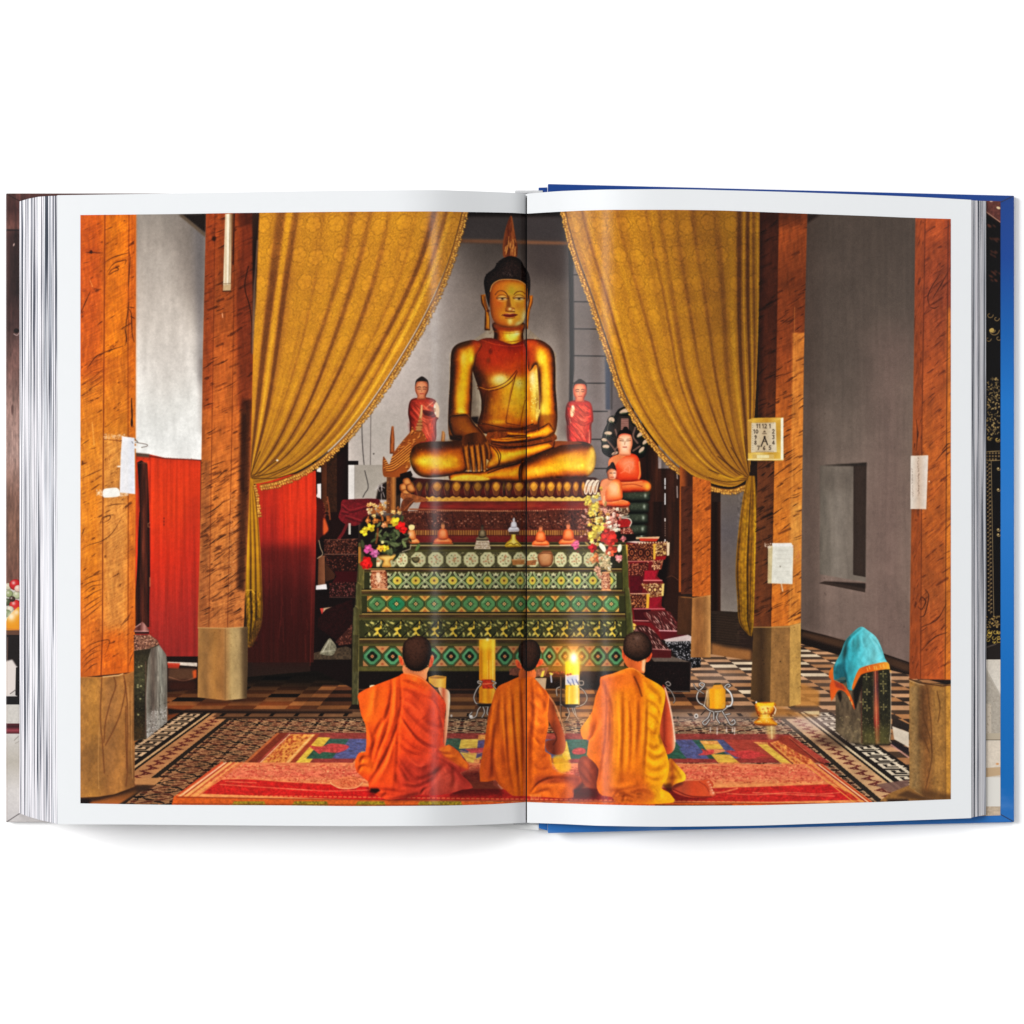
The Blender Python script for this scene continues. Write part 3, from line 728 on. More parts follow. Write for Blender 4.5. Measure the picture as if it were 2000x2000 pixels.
def clock(p):
 p.poly(C5((45,555),(95,535),(365,530),(372,905),(362,920),(50,918),(62,880)),(206,158,64))
 p.poly(C5((75,580),(110,540),(355,535),(345,570)),(222,178,74),g=(1466,0,1530,0,(190,136,46),(236,200,110)))
 p.poly(C5((340,545),(352,535),(368,532),(368,915),(345,910)),(240,230,206))
 p.poly(C5((300,560),(345,545),(345,850),(305,840)),(214,164,66),g=(0,820,0,880,(200,148,56),(226,186,90)))
 p.poly(C5((45,560),(90,575),(80,850),(52,880)),(188,138,60))
 p.poly(C5((82,580),(300,575),(308,842),(78,845)),(214,196,166),g=(1468,0,1516,0,(196,172,138),(220,204,176)))
 p.poly(C5((50,850),(345,850),(345,912),(50,915)),(222,176,76),g=(1462,0,1525,0,(236,206,120),(196,146,50),(226,182,80)))
 p.poly(C5((90,862),(285,862),(285,900),(90,902)),(206,170,96));p.poly(C5((130,868),(240,868),(240,895),(130,897)),(232,214,160));p.line(C5((50,908),(365,908)),2,(240,222,178),a=.9)
 K0=(70,52,40)
 for t,u,v in(("12",200,608),("11",148,608),("1",252,608),("2",280,655),("10",122,657),("9",120,708),("3",280,706),("8",120,757),("4",280,757),("7",145,805),("5",250,803),("6",198,805)):
  (x,y),=C5((u,v));digits(p,t,x,y,7.6,K0)
 p.poly(C5((200,645),(212,665),(182,665)),(110,90,70));p.line(C5((180,676),(215,676)),1,K0)
 p.line(C5((200,708),(180,760),(168,790)),1.9,(34,24,20));p.line(C5((200,708),(212,740),(225,775)),2.0,(34,24,20));p.ell(1450+200/4.6,700+706/4.6,1.8,2,(30,20,18));p.line(C5((185,745),(218,745)),1.4,(50,36,30))
 for u in range(125,290,14):p.ell(1450+u/4.6,700+580/4.6,.6,.6,K0,a=.6);p.ell(1450+u/4.6,700+836/4.6,.6,.6,K0,a=.6)
 for v in range(600,830,20):p.ell(1450+92/4.6,700+v/4.6,.6,.6,K0,a=.6)
def drape(p,left,right,folds,seed,cols,bend=1.0,nt=1500,ns=1300,pat=1.0,shade=None):
 """curtain surface between two edge curves running from the rail (s=0) to the tie (s=1); folds: list of (t, width, amount)"""
 L=spline(left,14,False);R=spline(right,14,False)
 def arc(c):
  d=np.concatenate([[0],np.cumsum(np.hypot(*np.diff(c,axis=0).T))]);d/=d[-1]
  s=np.linspace(0,1,ns)
  return np.stack([np.interp(s,d,c[:,0]),np.interp(s,d,c[:,1])],1)
 L,R=arc(L),arc(R)
 t=np.linspace(0,1,nt)[None,:,None]
 # a straight blend, but hanging lines start out plumb at the rail
 P=L[:,None]*(1-t)+R[:,None]*t
 s=np.linspace(0,1,ns)[:,None]
 tt=np.linspace(0,1,nt)[None,:]
 r=np.random.RandomState(seed)
 f=np.zeros((ns,nt),np.float32)
 for(c,w,am)in folds:
  wig=0.012*np.sin(s*5+c*17)
  d=(tt-c-wig)/w
  g=1/(1+np.exp(np.clip((np.abs(d+.12)-.62)*9,-40,40)))*.75+.3*np.exp(-d*d)
  f+=am*g*np.clip((.75 if c<.2 or c>.85 else.34)+.75*s,0,1.0)
 f+=.18*noise((ns,nt),(500,40),r).astype(np.float32)*.6
 n1=noise((ns,nt),(60,400),r,2)
 f+=.20*n1*np.clip(1.2-s,0,1)
 # finer pleats towards the tie
 f+=np.clip(s-.35,0,1)*.55*np.sin(tt*95+3*np.sin(tt*21))
 f+=np.clip(s-.55,0,1)*.5*np.sin(tt*190+2*np.sin(tt*33+1))
 v=np.clip(.5+f*.5,0,1)[...,None]
 col=multi([np.asarray(c,np.float32)for c in cols],v)
 # woven flower medallions
 if pat:
  Y=P[...,1]-410
  un=(tt-.5)*400
  def motif(pw,ph,ox,sz,sd):
   row=Y/ph+sd;ri=np.floor(row).astype(int)
   x=(un+ox+np.where(ri%2==0,0,pw/2))/pw;ci=np.floor(x).astype(int)
   jr=np.random.RandomState(sd).uniform(-1,1,(3,40,40))
   ja,jb,jc=(jr[k][ri%40,ci%40]for k in range(3))
   cx=(x%1-.5)*pw+ja*pw*.13;cy=(row%1-.5)*ph+jb*ph*.13
   rr=np.hypot(cx,cy);th=np.arctan2(cy,cx)+jc*3
   ro=sz*(.80+.20*np.abs(np.cos(2.5*th))**.7)
   ins=np.clip((ro-rr)/2.5+.5,0,1)
   core=np.exp(-(rr/(sz*.2))**2)
   vein=np.exp(-((np.abs(np.cos(2.5*th))-.12)/.22)**2)*ins
   return ins*.09-np.exp(-((rr-ro-1.5)/1.3)**2)*.10+np.exp(-((rr-ro-4.5)/1.2)**2)*.06-core*.10-vein*.08,ins
  m1,i1=motif(46,58,0,15,3);m2,i2=motif(33,40,17,7,7)
  lace=noise((ns,nt),(10,9),r,2);lace=np.sin(lace*9)
  fade=np.clip(1.15-s*1.15,0.12,1)*pat
  amt=fade*(m1*.8+m2*(1-i1)*.6+(1-i1)*(lace*.10-.02))
  amt=amt+(1-fade)*lace*.035+noise((ns,nt),(4,3.4),r,2)*.10
  col=col*(1+amt[...,None])
 if shade is not None:
  col=col*shade(P,tt,s)[...,None]
 p.splat(P,col)
 return P
def fringe(p,pts,w,seed,side):
 c=spline(pts,12,False)
 d=np.concatenate([[0],np.cumsum(np.hypot(*np.diff(c,axis=0).T))])
 n=int(d[-1]/4.2)
 r=np.random.RandomState(seed)
 s=np.linspace(0,d[-1],n)
 x=np.interp(s,d,c[:,0]);y=np.interp(s,d,c[:,1])
 tx=np.gradient(x);ty=np.gradient(y);l=np.hypot(tx,ty);nx,ny=-ty/l*side,tx/l*side
 p.line(np.stack([x+nx*w*.25,y+ny*w*.25],1),w*.75,(168,108,44),soft=1)
 for i in range(n):
  for k in range(2):
   o=w*(.75 if k else.25)+r.uniform(-1,1)
   a=x[i]+nx[i]*o+r.uniform(-1,1),y[i]+ny[i]*o+r.uniform(-1,1)
   br=r.uniform(.75,1.15)
   p.ell(a[0]+.8,a[1]+1,2.6,2.0,(110,64,24),a=.6)
   p.ell(a[0],a[1],2.2,1.7,(214*br,152*br,66*br),ang=r.uniform(0,90))
   p.ell(a[0]-.5,a[1]-.5,.9,.8,(236,186,100),a=.6)
 p.line(np.stack([x-nx*1.5,y-ny*1.5],1),1.2,(92,50,16),a=.7)
def curtains(p):
 cols=[(122,70,32),(162,102,40),(192,128,40),(210,144,40),(234,170,52)]
 le=[(505,404),(499,500),(495,600),(491,700),(487,800),(486,880),(489,932)]
 re=[(905,404),(893,450),(875,510),(850,570),(820,630),(785,690),(740,760),(690,828),(640,880),(590,915),(540,935),(500,944),(489,938)]
 fl=[(.03,.05,.35),(.105,.035,-1.0),(.15,.022,.7),(.19,.025,-.95),(.27,.05,.25),(.33,.012,-.5),(.38,.05,.3),(.45,.018,-.8),(.50,.03,.35),(.555,.02,-1.0),(.60,.03,.45),(.655,.02,-1.05),(.70,.04,.4),(.77,.012,-.5),(.80,.03,.5),(.855,.02,-.85),(.89,.02,.55),(.925,.012,-.6),(.955,.018,1.0),(.985,.01,.2)]
 sh=lambda P,t,s:np.clip(1.0-.18*np.clip((P[...,1]-780)/160,0,1),0,1)
 drape(p,le,re,fl,7,cols,shade=sh)
 fringe(p,[(906,408),(894,455),(876,515),(852,575),(822,635),(787,695),(742,765),(692,833),(642,885),(592,920),(545,940),(510,948)],11,8,-1)
 # tail of the left curtain
 lt=[(486,934),(479,1000),(476,1080),(474,1150),(478,1210),(484,1262)]
 rt=[(494,936),(503,1000),(509,1080),(512,1160),(511,1210),(488,1264)]
 ft=[(.08,.06,-.8),(.25,.09,.9),(.42,.05,-1.0),(.55,.07,.6),(.68,.05,-.8),(.82,.07,.55),(.95,.04,-.5)]
 cols2=[(70,38,12),(120,76,22),(178,120,28),(214,156,30),(232,178,40)]
 drape(p,lt,rt,ft,9,cols2,pat=0,nt=220,ns=900,shade=lambda P,t,s:1.0-.45*np.clip((P[...,1]-1080)/150,0,1)+0*t)
 p.poly([(500,1206),(513,1208),(510,1225),(494,1262),(482,1266)],(88,58,22),a=.8,tex=.3);p.mottle(A3((1560,750),(1740,750),(1700,1280),(1600,1280)),.3,(3,5))
 for x in(478,489,498):p.line([(x,1155),(x+1,1215),(x+2,1255)],1.5,(50,28,12),a=.6)
 p.line(A3((1570,740),(1650,735),(1680,770)),1.8,(214,160,60),a=.8)
 fringe(p,[(496,950),(501,975),(503,998),(504,1008)],5,3,-1)
 p.line(A6((200,1130),(240,1145),(280,1150)),2,(150,100,30),a=.7)
 for q in([(195,1110),(300,1060),(440,960)],[(200,1120),(380,1085),(560,1010)],[(195,1095),(230,1000),(280,880)],[(205,1130),(420,1130),(640,1070)]):
  p.line(A6(*q),1.8,(66,36,12),a=.7,smooth=4)
 p.ell(450+442/4.83,700+962/4.83,2.2,1.6,(246,236,222))
 # right curtain
 le=[(1103,404),(1114,450),(1133,510),(1155,570),(1175,630),(1195,690),(1218,760),(1252,822),(1296,880),(1340,920),(1385,942),(1430,950),(1462,934)]
 re=[(1486,404),(1485,500),(1482,600),(1479,700),(1474,800),(1467,880),(1463,930)]
 fr=[(.03,.02,.7),(.075,.012,-.75),(.105,.016,.55),(.17,.03,.25),(.23,.02,.6),(.275,.014,-.9),(.33,.04,.5),(.405,.012,-.9),(.43,.01,.6),(.47,.02,-.75),(.53,.03,.25),(.57,.016,-.8),(.62,.03,.15),(.66,.016,-.8),(.71,.025,.1),(.765,.025,-.7),(.835,.025,.8),(.885,.02,-1.2),(.915,.007,.9),(.94,.014,-1.0),(.958,.006,.9),(.975,.01,-.7),(.995,.006,.8)]
 shr=lambda P,t,s:np.clip((.95-.30*np.clip((t-.35)/.65,0,1)*np.clip(1.5-s*1.3,0.35,1))*(1-.12*np.clip((P[...,1]-800)/140,0,1)),0,1)
 drape(p,le,re,fr,17,cols,shade=shr)
 fringe(p,[(1102,408),(1113,455),(1131,515),(1153,575),(1173,635),(1193,695),(1216,765),(1250,827),(1294,885),(1338,925),(1383,948),(1425,957),(1455,948)],10,18,1)
 lt=[(1460,930),(1450,980),(1441,1050),(1437,1115),(1440,1170),(1444,1215),(1462,1240)]
 rt=[(1474,930),(1478,980),(1480,1050),(1479,1115),(1477,1170),(1474,1215),(1468,1242)]
 ft=[(.1,.08,-.5),(.3,.08,.3),(.46,.04,.9),(.55,.05,-1.1),(.7,.05,-.6),(.88,.05,.9),(.97,.03,-.8)]
 drape(p,lt,rt,ft,19,cols2,pat=0,nt=240,ns=900,shade=lambda P,t,s:.86-.18*np.clip((P[...,1]-1090)/140,0,1)+0*t)
 p.mottle([(1440,960),(1480,960),(1478,1240),(1440,1240)],.18,(4,5))
 for q in([(1750,1070),(1640,1000),(1480,880)],[(1755,1060),(1700,960),(1600,800)],[(1745,1080),(1600,1070),(1400,1000)],[(1765,1050),(1740,900),(1720,700)],[(1745,1090),(1560,1110),(1400,1070)]):
  p.line(C2(*q),1.8,(70,38,14),a=.7,smooth=4)
 p.line(C2((1700,1060),(1620,1085),(1500,1050)),5,(222,164,32),a=.6,soft=2,smooth=4)
def inflate_h(m,it=None):
 """rounded height of a silhouette: Poisson inflation, coarse to fine"""
 H,W=m.shape
 lv=[]
 a=m
 while min(a.shape)>14:
  lv.append(a)
  h2,w2=a.shape[0]//2,a.shape[1]//2
  a=a[:h2*2,:w2*2].reshape(h2,2,w2,2).mean(axis=(1,3))
 lv.append(a)
 u=np.zeros(lv[-1].shape,np.float32)
 for k in range(len(lv)-1,-1,-1):
  mm=lv[k]
  if u.shape!=mm.shape:
   yi=np.minimum(np.arange(mm.shape[0])//2,u.shape[0]-1);xi=np.minimum(np.arange(mm.shape[1])//2,u.shape[1]-1)
   u=u[np.ix_(yi,xi)]*4
  for _ in range(120 if k==len(lv)-1 else 36):
   v=np.pad(u,1)
   u=((v[:-2,1:-1]+v[2:,1:-1]+v[1:-1,:-2]+v[1:-1,2:])*.25+.25)*(mm>.5)
 return np.sqrt(np.maximum(u,0))*1.35
GOLD=[(64,28,8),(100,48,8),(140,70,8),(172,92,10),(192,108,14),(212,138,24),(230,178,50),(250,226,130)]
ORANGE=[(96,20,12),(160,40,18),(204,66,28),(222,92,40),(234,126,66)]
RED=[(80,10,12),(146,24,24),(190,42,36),(206,58,46),(216,84,66)]
SKIN=[(96,42,26),(160,78,48),(200,112,74),(218,136,94),(228,156,112)]
def body(p,pts,ramp,light=(.1,-.15,.98),smooth=5,k=1.0,gain=1.0,bias=0.0,a=1.0,tex=0.0,tsc=(6,6),gam=2.0):
 if ramp is GOLD:gam=4.2;tex=max(tex,.05)
 q=spline(pts,smooth)if smooth else np.asarray(pts,float)
 b,m=p.mask(q)
 if b is None:return
 hgt=inflate_h(np.pad(m,2))[2:-2,2:-2]if False else inflate_h(m)
 hgt=blur2(hgt,1)
 gy,gx=np.gradient(hgt*k)
 nz=1.0/np.sqrt(1+gx*gx+gy*gy)
 l=np.asarray(light,float);l/=np.linalg.norm(l)
 v=(-gx*l[0]-gy*l[1]+l[2])*nz
 v=np.clip(v,0,1)**gam*gain+bias
 if tex:v=v+tex*noise(v.shape,tsc,p.r)
 col=multi([np.asarray(c,np.float32)for c in ramp],np.clip(v,0,1)[...,None])
 p.put(b,m*a,col)
def tube(p,pts,w,ramp,light=(.1,-.2,.97),smooth=5,taper=None,gain=1.0,bias=0.0):
 """round limb along a path"""
 c=spline(pts,smooth,False)if smooth else np.asarray(pts,float)
 n=len(c)
 tw=np.interp(np.linspace(0,1,n),np.linspace(0,1,len(w)),w)if hasattr(w,'__len__')else np.full(n,float(w))
 d=np.gradient(c,axis=0);d/=np.hypot(*d.T)[:,None]+1e-9
 nn=np.stack([-d[:,1],d[:,0]],1)
 pts2=np.vstack([c+nn*tw[:,None]/2,(c-nn*tw[:,None]/2)[::-1]])
 body(p,pts2,ramp,light,0,1.0,gain,bias)
def statue(p):
 L=(.10,-.10,.99)
 # spire, curls, ears
 p.poly(B1((940,150),(965,150),(985,250),(1010,400),(1032,500),(1035,570),(1015,665),(870,665),(850,580),(852,480),(885,300)),(132,66,30),smooth=3,g=(985,0,1010,0,(104,44,20),(160,86,40),(112,48,22)))
 p.setclip(B1((940,150),(965,150),(985,250),(1010,400),(1032,500),(1035,570),(1015,665),(870,665),(850,580),(852,480),(885,300)),3)
 r=p.r
 for i in range(46):
  x=r.uniform(984,1010);y=r.uniform(430,500);p.line([(x,y),(x+(997-x)*.15,y-r.uniform(6,14))],1.3,(84,34,16),a=.5)
 for i in range(18):
  x=r.uniform(986,1008);y=r.uniform(470,502);p.line([(x,y),(x+(997-x)*.2,y-r.uniform(5,10))],1.5,(214,146,74),a=.6)
 p.setclip()
 for(u,v)in((880,580),(905,560),(975,545),(1005,580),(890,620),(1000,640),(940,540)):p.line(B1((u,v),(u+8,v-50)),2,(226,156,78),a=.7)
 tube(p,B1((600,1130),(612,1230),(648,1330),(655,1440),(655,1580)),[9,10,7,10,11],GOLD,gain=.72)
 p.line(B1((610,1150),(622,1240),(660,1330)),1.6,(70,30,10),a=.8,smooth=4);p.line(B1((672,1400),(676,1560)),1.5,(226,160,70),a=.8)
 p.ell(850+665/6.44,400+1335/6.44,3,3,(96,40,14))
 tube(p,B1((1205,1140),(1200,1230),(1175,1320),(1160,1420),(1150,1560)),[7,8,6,6,5],GOLD,gain=.66)
 hair=B1((950,645),(1030,665),(1085,710),(1120,780),(1170,850),(1195,950),(1190,1100),(1160,1220),(1150,1080),(1000,1020),(720,1050),(690,1180),(680,1290),(650,1190),(620,1050),(615,950),(650,870),(740,800),(790,720),(870,665))
 body(p,hair,[(8,4,4),(18,10,9),(30,18,15),(44,28,24)],L)
 p.speck(hair,420,(74,52,44),size=(.5,1.0),a=.5,jit=18);p.speck(hair,260,(6,3,3),size=(.6,1.2),a=.8,jit=4)
 p.speck(B1((830,850),(940,820),(1000,900),(880,920)),24,(140,128,120),size=(.4,.8),a=.5)
 # neck
 body(p,B1((738,1480),(1108,1480),(1106,1620),(1118,1760),(1110,1850),(940,1860),(740,1850),(728,1760),(742,1620)),GOLD,(.15,0,1),gain=.92)
 p.glow(850+960/6.44,400+1640/6.44,12,11,(244,222,110),a=.9);p.glow(850+1030/6.44,400+1610/6.44,6,6,(236,232,190),a=.8)
 p.poly(B1((735,1510),(1110,1530),(1090,1580),(930,1600),(760,1560)),(176,72,24),a=.75,blur=1.5)
 p.line(B1((740,1590),(900,1620),(1100,1600)),1.4,(160,86,18),a=.6,smooth=4)
 p.line(B1((735,1690),(900,1725),(1110,1700)),1.4,(150,76,16),a=.8,smooth=4)
 # face
 face=B1((905,935),(1050,950),(1140,1005),(1160,1120),(1150,1250),(1135,1380),(1100,1480),(1010,1535),(900,1545),(790,1515),(715,1420),(690,1270),(690,1100),(720,1010),(800,950))
 body(p,face,[(100,42,12),(150,72,16),(188,96,20),(210,122,28),(222,146,36),(230,170,52)],(.28,-.05,.96),k=.8)
 p.setclip(face,5)
 p.poly(B1((690,980),(900,980),(900,1500),(690,1500)),(206,104,26),a=.45,blur=5)
 p.glow(850+960/6.44,400+1090/6.44,8,12,(192,162,44),a=.85);p.glow(850+1120/6.44,400+1400/6.44,6,14,(214,206,140),a=.9,ang=10)
 p.glow(850+1050/6.44,400+1490/6.44,9,4.5,(206,196,120),a=.9,ang=-28);p.glow(850+942/6.44,400+1465/6.44,5,7,(242,216,120),a=.95)
 p.glow(850+800/6.44,400+1230/6.44,9,12,(206,88,26),a=.6);p.glow(850+1040/6.44,400+1270/6.44,8,8,(206,104,26),a=.5)
 p.glow(850+840/6.44,400+1390/6.44,6,8,(224,150,40),a=.6)
 # nose, brows, eyes, mouth
 p.poly(B1((905,1150),(935,1140),(960,1290),(920,1300),(890,1290)),(110,44,12),a=.7,blur=1.2);p.poly(B1((945,1120),(985,1140),(1000,1290),(965,1300)),(214,150,44),a=.85,blur=1.2)
 p.poly(B1((880,1300),(930,1285),(1000,1300),(990,1345),(930,1335),(885,1330)),(170,84,24),smooth=3,a=.9)
 p.glow(850+940/6.44,400+1310/6.44,3.5,2.6,(246,214,140));p.glow(850+985/6.44,400+1325/6.44,3,2,(236,186,100))
 p.line(B1((885,1335),(930,1345),(1000,1345)),1.5,(86,30,10),a=.85)
 p.line(B1((755,1130),(800,1085),(860,1085),(905,1130),(920,1180)),1.7,(96,36,12),a=.95,smooth=5);p.line(B1((990,1130),(1030,1095),(1090,1090),(1130,1120)),1.5,(120,52,14),a=.9,smooth=5)
 p.line(B1((770,1115),(830,1075),(890,1095)),1.1,(216,130,46),a=.6,smooth=4)
 for(u,v)in((775,1170),(985,1170)):
 # half lowered lids over narrow eyes
  p.poly(B1((u-4,v+2),(u+40,v-28),(u+100,v-26),(u+142,v+6),(u+70,v+6)),(214,140,56),smooth=4,a=.85,blur=.8)
  p.glow(850+(u+66)/6.44,400+(v-10)/6.44,6,2.2,(248,206,120),a=.8)
  p.poly(B1((u+4,v+8),(u+50,v+2),(u+100,v+2),(u+136,v+10),(u+90,v+28),(u+40,v+26)),(228,196,146),smooth=4,a=.85)
  p.glow(850+(u+70)/6.44,400+(v+13)/6.44,2.6,2.0,(40,18,8),a=.95)
  p.line(B1((u-2,v+6),(u+45,v+1),(u+100,v),(u+140,v+9)),1.6,(70,28,12),smooth=4,a=.85)
  p.line(B1((u-8,v-2),(u+40,v-36),(u+105,v-32),(u+146,v+4)),1.1,(116,50,16),smooth=4,a=.75)
  p.line(B1((u+10,v+34),(u+70,v+46),(u+130,v+30)),1.2,(240,194,116),a=.6,smooth=4)
 p.poly(B1((845,1385),(900,1370),(940,1378),(985,1368),(1035,1382),(990,1410),(930,1418),(880,1408)),(150,40,22),smooth=3)
 p.line(B1((850,1388),(940,1396),(1035,1384)),1.2,(96,20,12),smooth=4);p.line(B1((885,1372),(940,1368),(985,1364)),1.2,(236,150,120),a=.8);p.line(B1((880,1425),(940,1432),(1000,1420)),1.3,(120,54,14),a=.7,smooth=4)
 p.line(B1((850,1380),(835,1395)),1.2,(110,44,14),a=.8)
 p.setclip()
 p.line(B1((690,1090),(720,1005),(800,950),(910,938),(1050,952),(1145,1010)),1.8,(222,160,92),a=.85,smooth=5)
 p.poly(B1((690,1400),(760,1500),(900,1550),(1020,1538),(1100,1490),(1080,1570),(930,1590),(770,1560),(720,1500)),(120,44,14),a=.5,blur=1.5)
 # torso
 torso=[(958,660),(1000,672),(1032,662),(1060,676),(1062,715),(1052,745),(1053,800),(1050,835),(990,848),(935,842),(940,800),(938,770),(925,730),(915,690),(930,668)]
 body(p,torso,GOLD,(.22,-.02,.97),k=.85,gain=.86,tex=.05,tsc=(10,8))
 p.setclip(torso,5)
 p.poly([(930,660),(1062,660),(1050,712),(1020,732),(985,734),(955,722),(925,700)],(168,38,18),a=.68,blur=8)
 p.poly([(945,715),(1040,712),(1040,735),(960,740)],(186,76,20),a=.6,blur=5)
 p.poly([(930,660),(958,664),(950,730),(930,720)],(150,60,24),a=.5,blur=5)
 p.poly([(1040,668),(1062,672),(1052,720),(1040,718)],(206,120,34),a=.7,blur=3)
 for(x,y,rx,ry,c,a)in((978,741,11,8,(244,236,190),1),(976,744,20,13,(228,190,76),.8),(1013,751,8,9,(236,226,170),.9),(1012,760,12,18,(214,168,50),.6),(965,800,14,26,(212,150,36),.55),(988,775,12,18,(214,158,44),.5),(1005,790,14,22,(206,150,40),.55),(1044,760,7,36,(232,206,110),.9),(1040,738,6,12,(222,214,170),.8),(1042,800,6,20,(226,188,82),.8),(972,824,20,5,(230,178,50),.6),(950,815,8,12,(120,56,14),.4),(945,760,6,16,(150,70,20),.5)):
  p.glow(x,y,rx,ry,c,a=a)
 p.speck([(1036,745),(1052,745),(1052,825),(1038,825)],50,(246,226,160),size=(.6,1.6),a=.6);p.speck(torso,90,(110,44,12),size=(.5,1.4),a=.3)
 p.line(B2((785,20),(920,60),(1060,75),(1180,60)),1.6,(206,92,48),a=.55,smooth=4)
 p.ell(770+865/4.6,660+120/4.6,4,5.5,(100,30,14),a=.6,soft=1.5);p.ell(770+845/4.6,660+200/4.6,4,5,(110,60,18),a=.5,soft=2)
 p.setclip()
 Dk=(96,40,10)
 for q in([(745,430),(800,455),(900,445),(1000,400),(1060,340),(1100,290)],[(750,455),(810,478),(920,465),(1010,425),(1070,370),(1105,305)]):
  p.line(B2(*q),1.8,Dk,a=.85,smooth=5)
 p.line(B2((770,443),(850,464),(960,432),(1040,378)),1.5,(230,160,50),a=.7,smooth=5)
 p.line(B2((1090,340),(1050,500),(1010,700),(1005,760)),1.7,Dk,a=.75);p.line(B2((1075,350),(1035,520),(1000,720),(998,765),(1140,795)),1.4,(170,100,24),a=.7)
 p.line(B2((1175,560),(1150,680),(1130,780)),1.5,Dk,a=.6);p.line(B2((1008,765),(1080,780),(1135,790)),1.7,Dk,a=.8)
 p.line(B2((740,760),(830,775),(1000,810),(1130,815),(1250,770)),1.8,(70,28,8),a=.85,smooth=5);p.line(B2((740,780),(830,795),(1000,828),(1130,832)),1.6,(120,56,12),a=.8,smooth=5)
 for u in(830,870,905):p.line(B2((u,500),(u-25,700),(u-30,760)),1.2,(150,80,16),a=.35,smooth=4)
 # viewer's left arm
 arm=B2((640,30),(560,60),(515,120),(505,250),(500,400),(490,560),(485,700),(485,800),(500,900),(560,930),(650,900),(690,800),(690,700),(700,500),(705,300),(730,180),(790,60),(720,20))
 body(p,arm,GOLD,(.20,-.06,.97),k=1.0,gain=.80,tex=.04)
 p.setclip(arm,5)
 p.poly(B2((560,60),(720,10),(700,60),(600,100)),(70,34,10),a=.75,blur=3);p.poly(B2((690,0),(800,0),(760,160),(720,170)),(170,62,24),a=.7,blur=4)
 p.glow(770+690/4.6,660+180/4.6,7,14,(238,204,60),a=.95);p.glow(770+640/4.6,660+330/4.6,8,36,(232,178,30),a=.7,ang=4);p.glow(770+590/4.6,660+560/4.6,8,32,(236,186,40),a=.75,ang=3)
 p.glow(770+600/4.6,660+660/4.6,7,8,(244,218,96),a=.7);p.poly(B2((490,690),(690,690),(700,930),(480,930)),(104,58,14),a=.7,blur=2.5)
 p.glow(770+520/4.6,660+830/4.6,6,18,(178,116,26),a=.6);p.setclip()
 p.line(B2((530,682),(600,676),(690,690)),1.4,(90,44,10),a=.5)
 # thighs and crossed shins
 body(p,B2((140,1100),(150,1020),(190,960),(290,935),(450,930),(620,930),(660,1000),(660,1170),(560,1225),(400,1250),(260,1250),(180,1200)),GOLD,(.05,.22,.97),k=1.05,gain=.86,tex=.04)
 p.glow(770+330/4.6,660+1100/4.6,40,11,(232,176,36),a=.55);p.glow(770+270/4.6,660+1110/4.6,14,8,(246,222,80),a=.8);p.poly(B2((200,960),(300,935),(640,925),(640,990),(400,975),(250,1000)),(80,44,12),a=.5,blur=4)
 body(p,B2((830,960),(1000,980),(1200,960),(1420,930),(1430,990),(1280,1060),(1100,1120),(920,1160),(830,1170),(860,1060)),GOLD,(0,-.1,1),gain=.84,tex=.04)
 p.glow(770+1000/4.6,660+1080/4.6,26,8,(236,190,60),a=.6,ang=-12);p.glow(770+870/4.6,660+1130/4.6,10,6,(222,164,50),a=.6);p.glow(770+1270/4.6,660+1000/4.6,22,6,(222,160,40),a=.55,ang=-18)
 body(p,B2((500,1270),(505,1225),(620,1200),(760,1200),(900,1165),(1080,1130),(1180,1090),(1180,1285),(900,1290),(600,1288)),GOLD,(0,-.05,1),gain=.80,tex=.04)
 p.poly(B2((525,1255),(640,1232),(760,1240),(860,1262),(800,1283),(530,1283)),(238,190,76),smooth=4,a=.9,blur=1);p.line(B2((500,1275),(505,1228),(600,1205),(740,1215)),1.6,(96,44,12),a=.8,smooth=4)
 p.glow(770+1000/4.6,660+1200/4.6,34,10,(206,130,26),a=.5)
 knee=B2((1140,1130),(1250,1060),(1400,1000),(1540,945),(1680,930),(1770,960),(1810,1040),(1808,1140),(1770,1220),(1700,1255),(1500,1260),(1300,1275),(1140,1285),(1120,1200))
 body(p,knee,GOLD,(.12,.22,.96),k=1.0,gain=.9,tex=.05)
 p.setclip(knee,5)
 p.poly(B2((1770,960),(1815,1000),(1815,1160),(1740,1250),(1720,1150),(1740,1040)),(238,206,120),a=.75,blur=4);p.glow(770+1560/4.6,660+1090/4.6,40,14,(234,174,36),a=.55,ang=-10);p.glow(770+1270/4.6,660+1200/4.6,22,9,(246,186,70),a=.7)
 p.poly(B2((1300,1050),(1540,950),(1720,935),(1700,985),(1400,1060)),(96,54,16),a=.6,blur=5);p.setclip()
 p.poly(B2((1390,930),(1590,930),(1690,950),(1500,965),(1440,985)),(128,66,26),smooth=3,a=.9)
 for q in([(830,1195),(900,1165),(1080,1130),(1200,1085),(1320,1030),(1430,985)],[(840,1215),(1000,1160),(1150,1120)]):p.line(B2(*q),2.0,(52,22,8),a=.8,smooth=5)
 for q in([(1140,1130),(1120,1200),(1125,1285)],[(1165,1120),(1145,1200),(1148,1285)],[(1430,985),(1440,930)],[(880,975),(930,1040),(940,1120),(920,1160)],[(910,975),(955,1050),(945,1130)]):p.line(B2(*q),1.8,(64,28,10),a=.8,smooth=5)
 # lap cloth and viewer's right arm
 p.poly(B2((840,850),(1100,840),(1300,800),(1440,860),(1430,930),(1100,975),(880,970)),(128,66,18),smooth=3,tex=.15);p.line(B2((870,950),(1000,975),(1200,970),(1420,925)),2,(66,28,10),a=.8,smooth=4)
 arm=B2((1170,20),(1290,15),(1370,50),(1430,120),(1448,250),(1450,450),(1462,600),(1465,750),(1440,860),(1380,890),(1300,830),(1290,740),(1310,640),(1305,450),(1290,300),(1270,240),(1210,300),(1190,130))
 body(p,arm,GOLD,(-.02,-.06,.99),k=.95,gain=.82,tex=.04)
 p.setclip(arm,5)
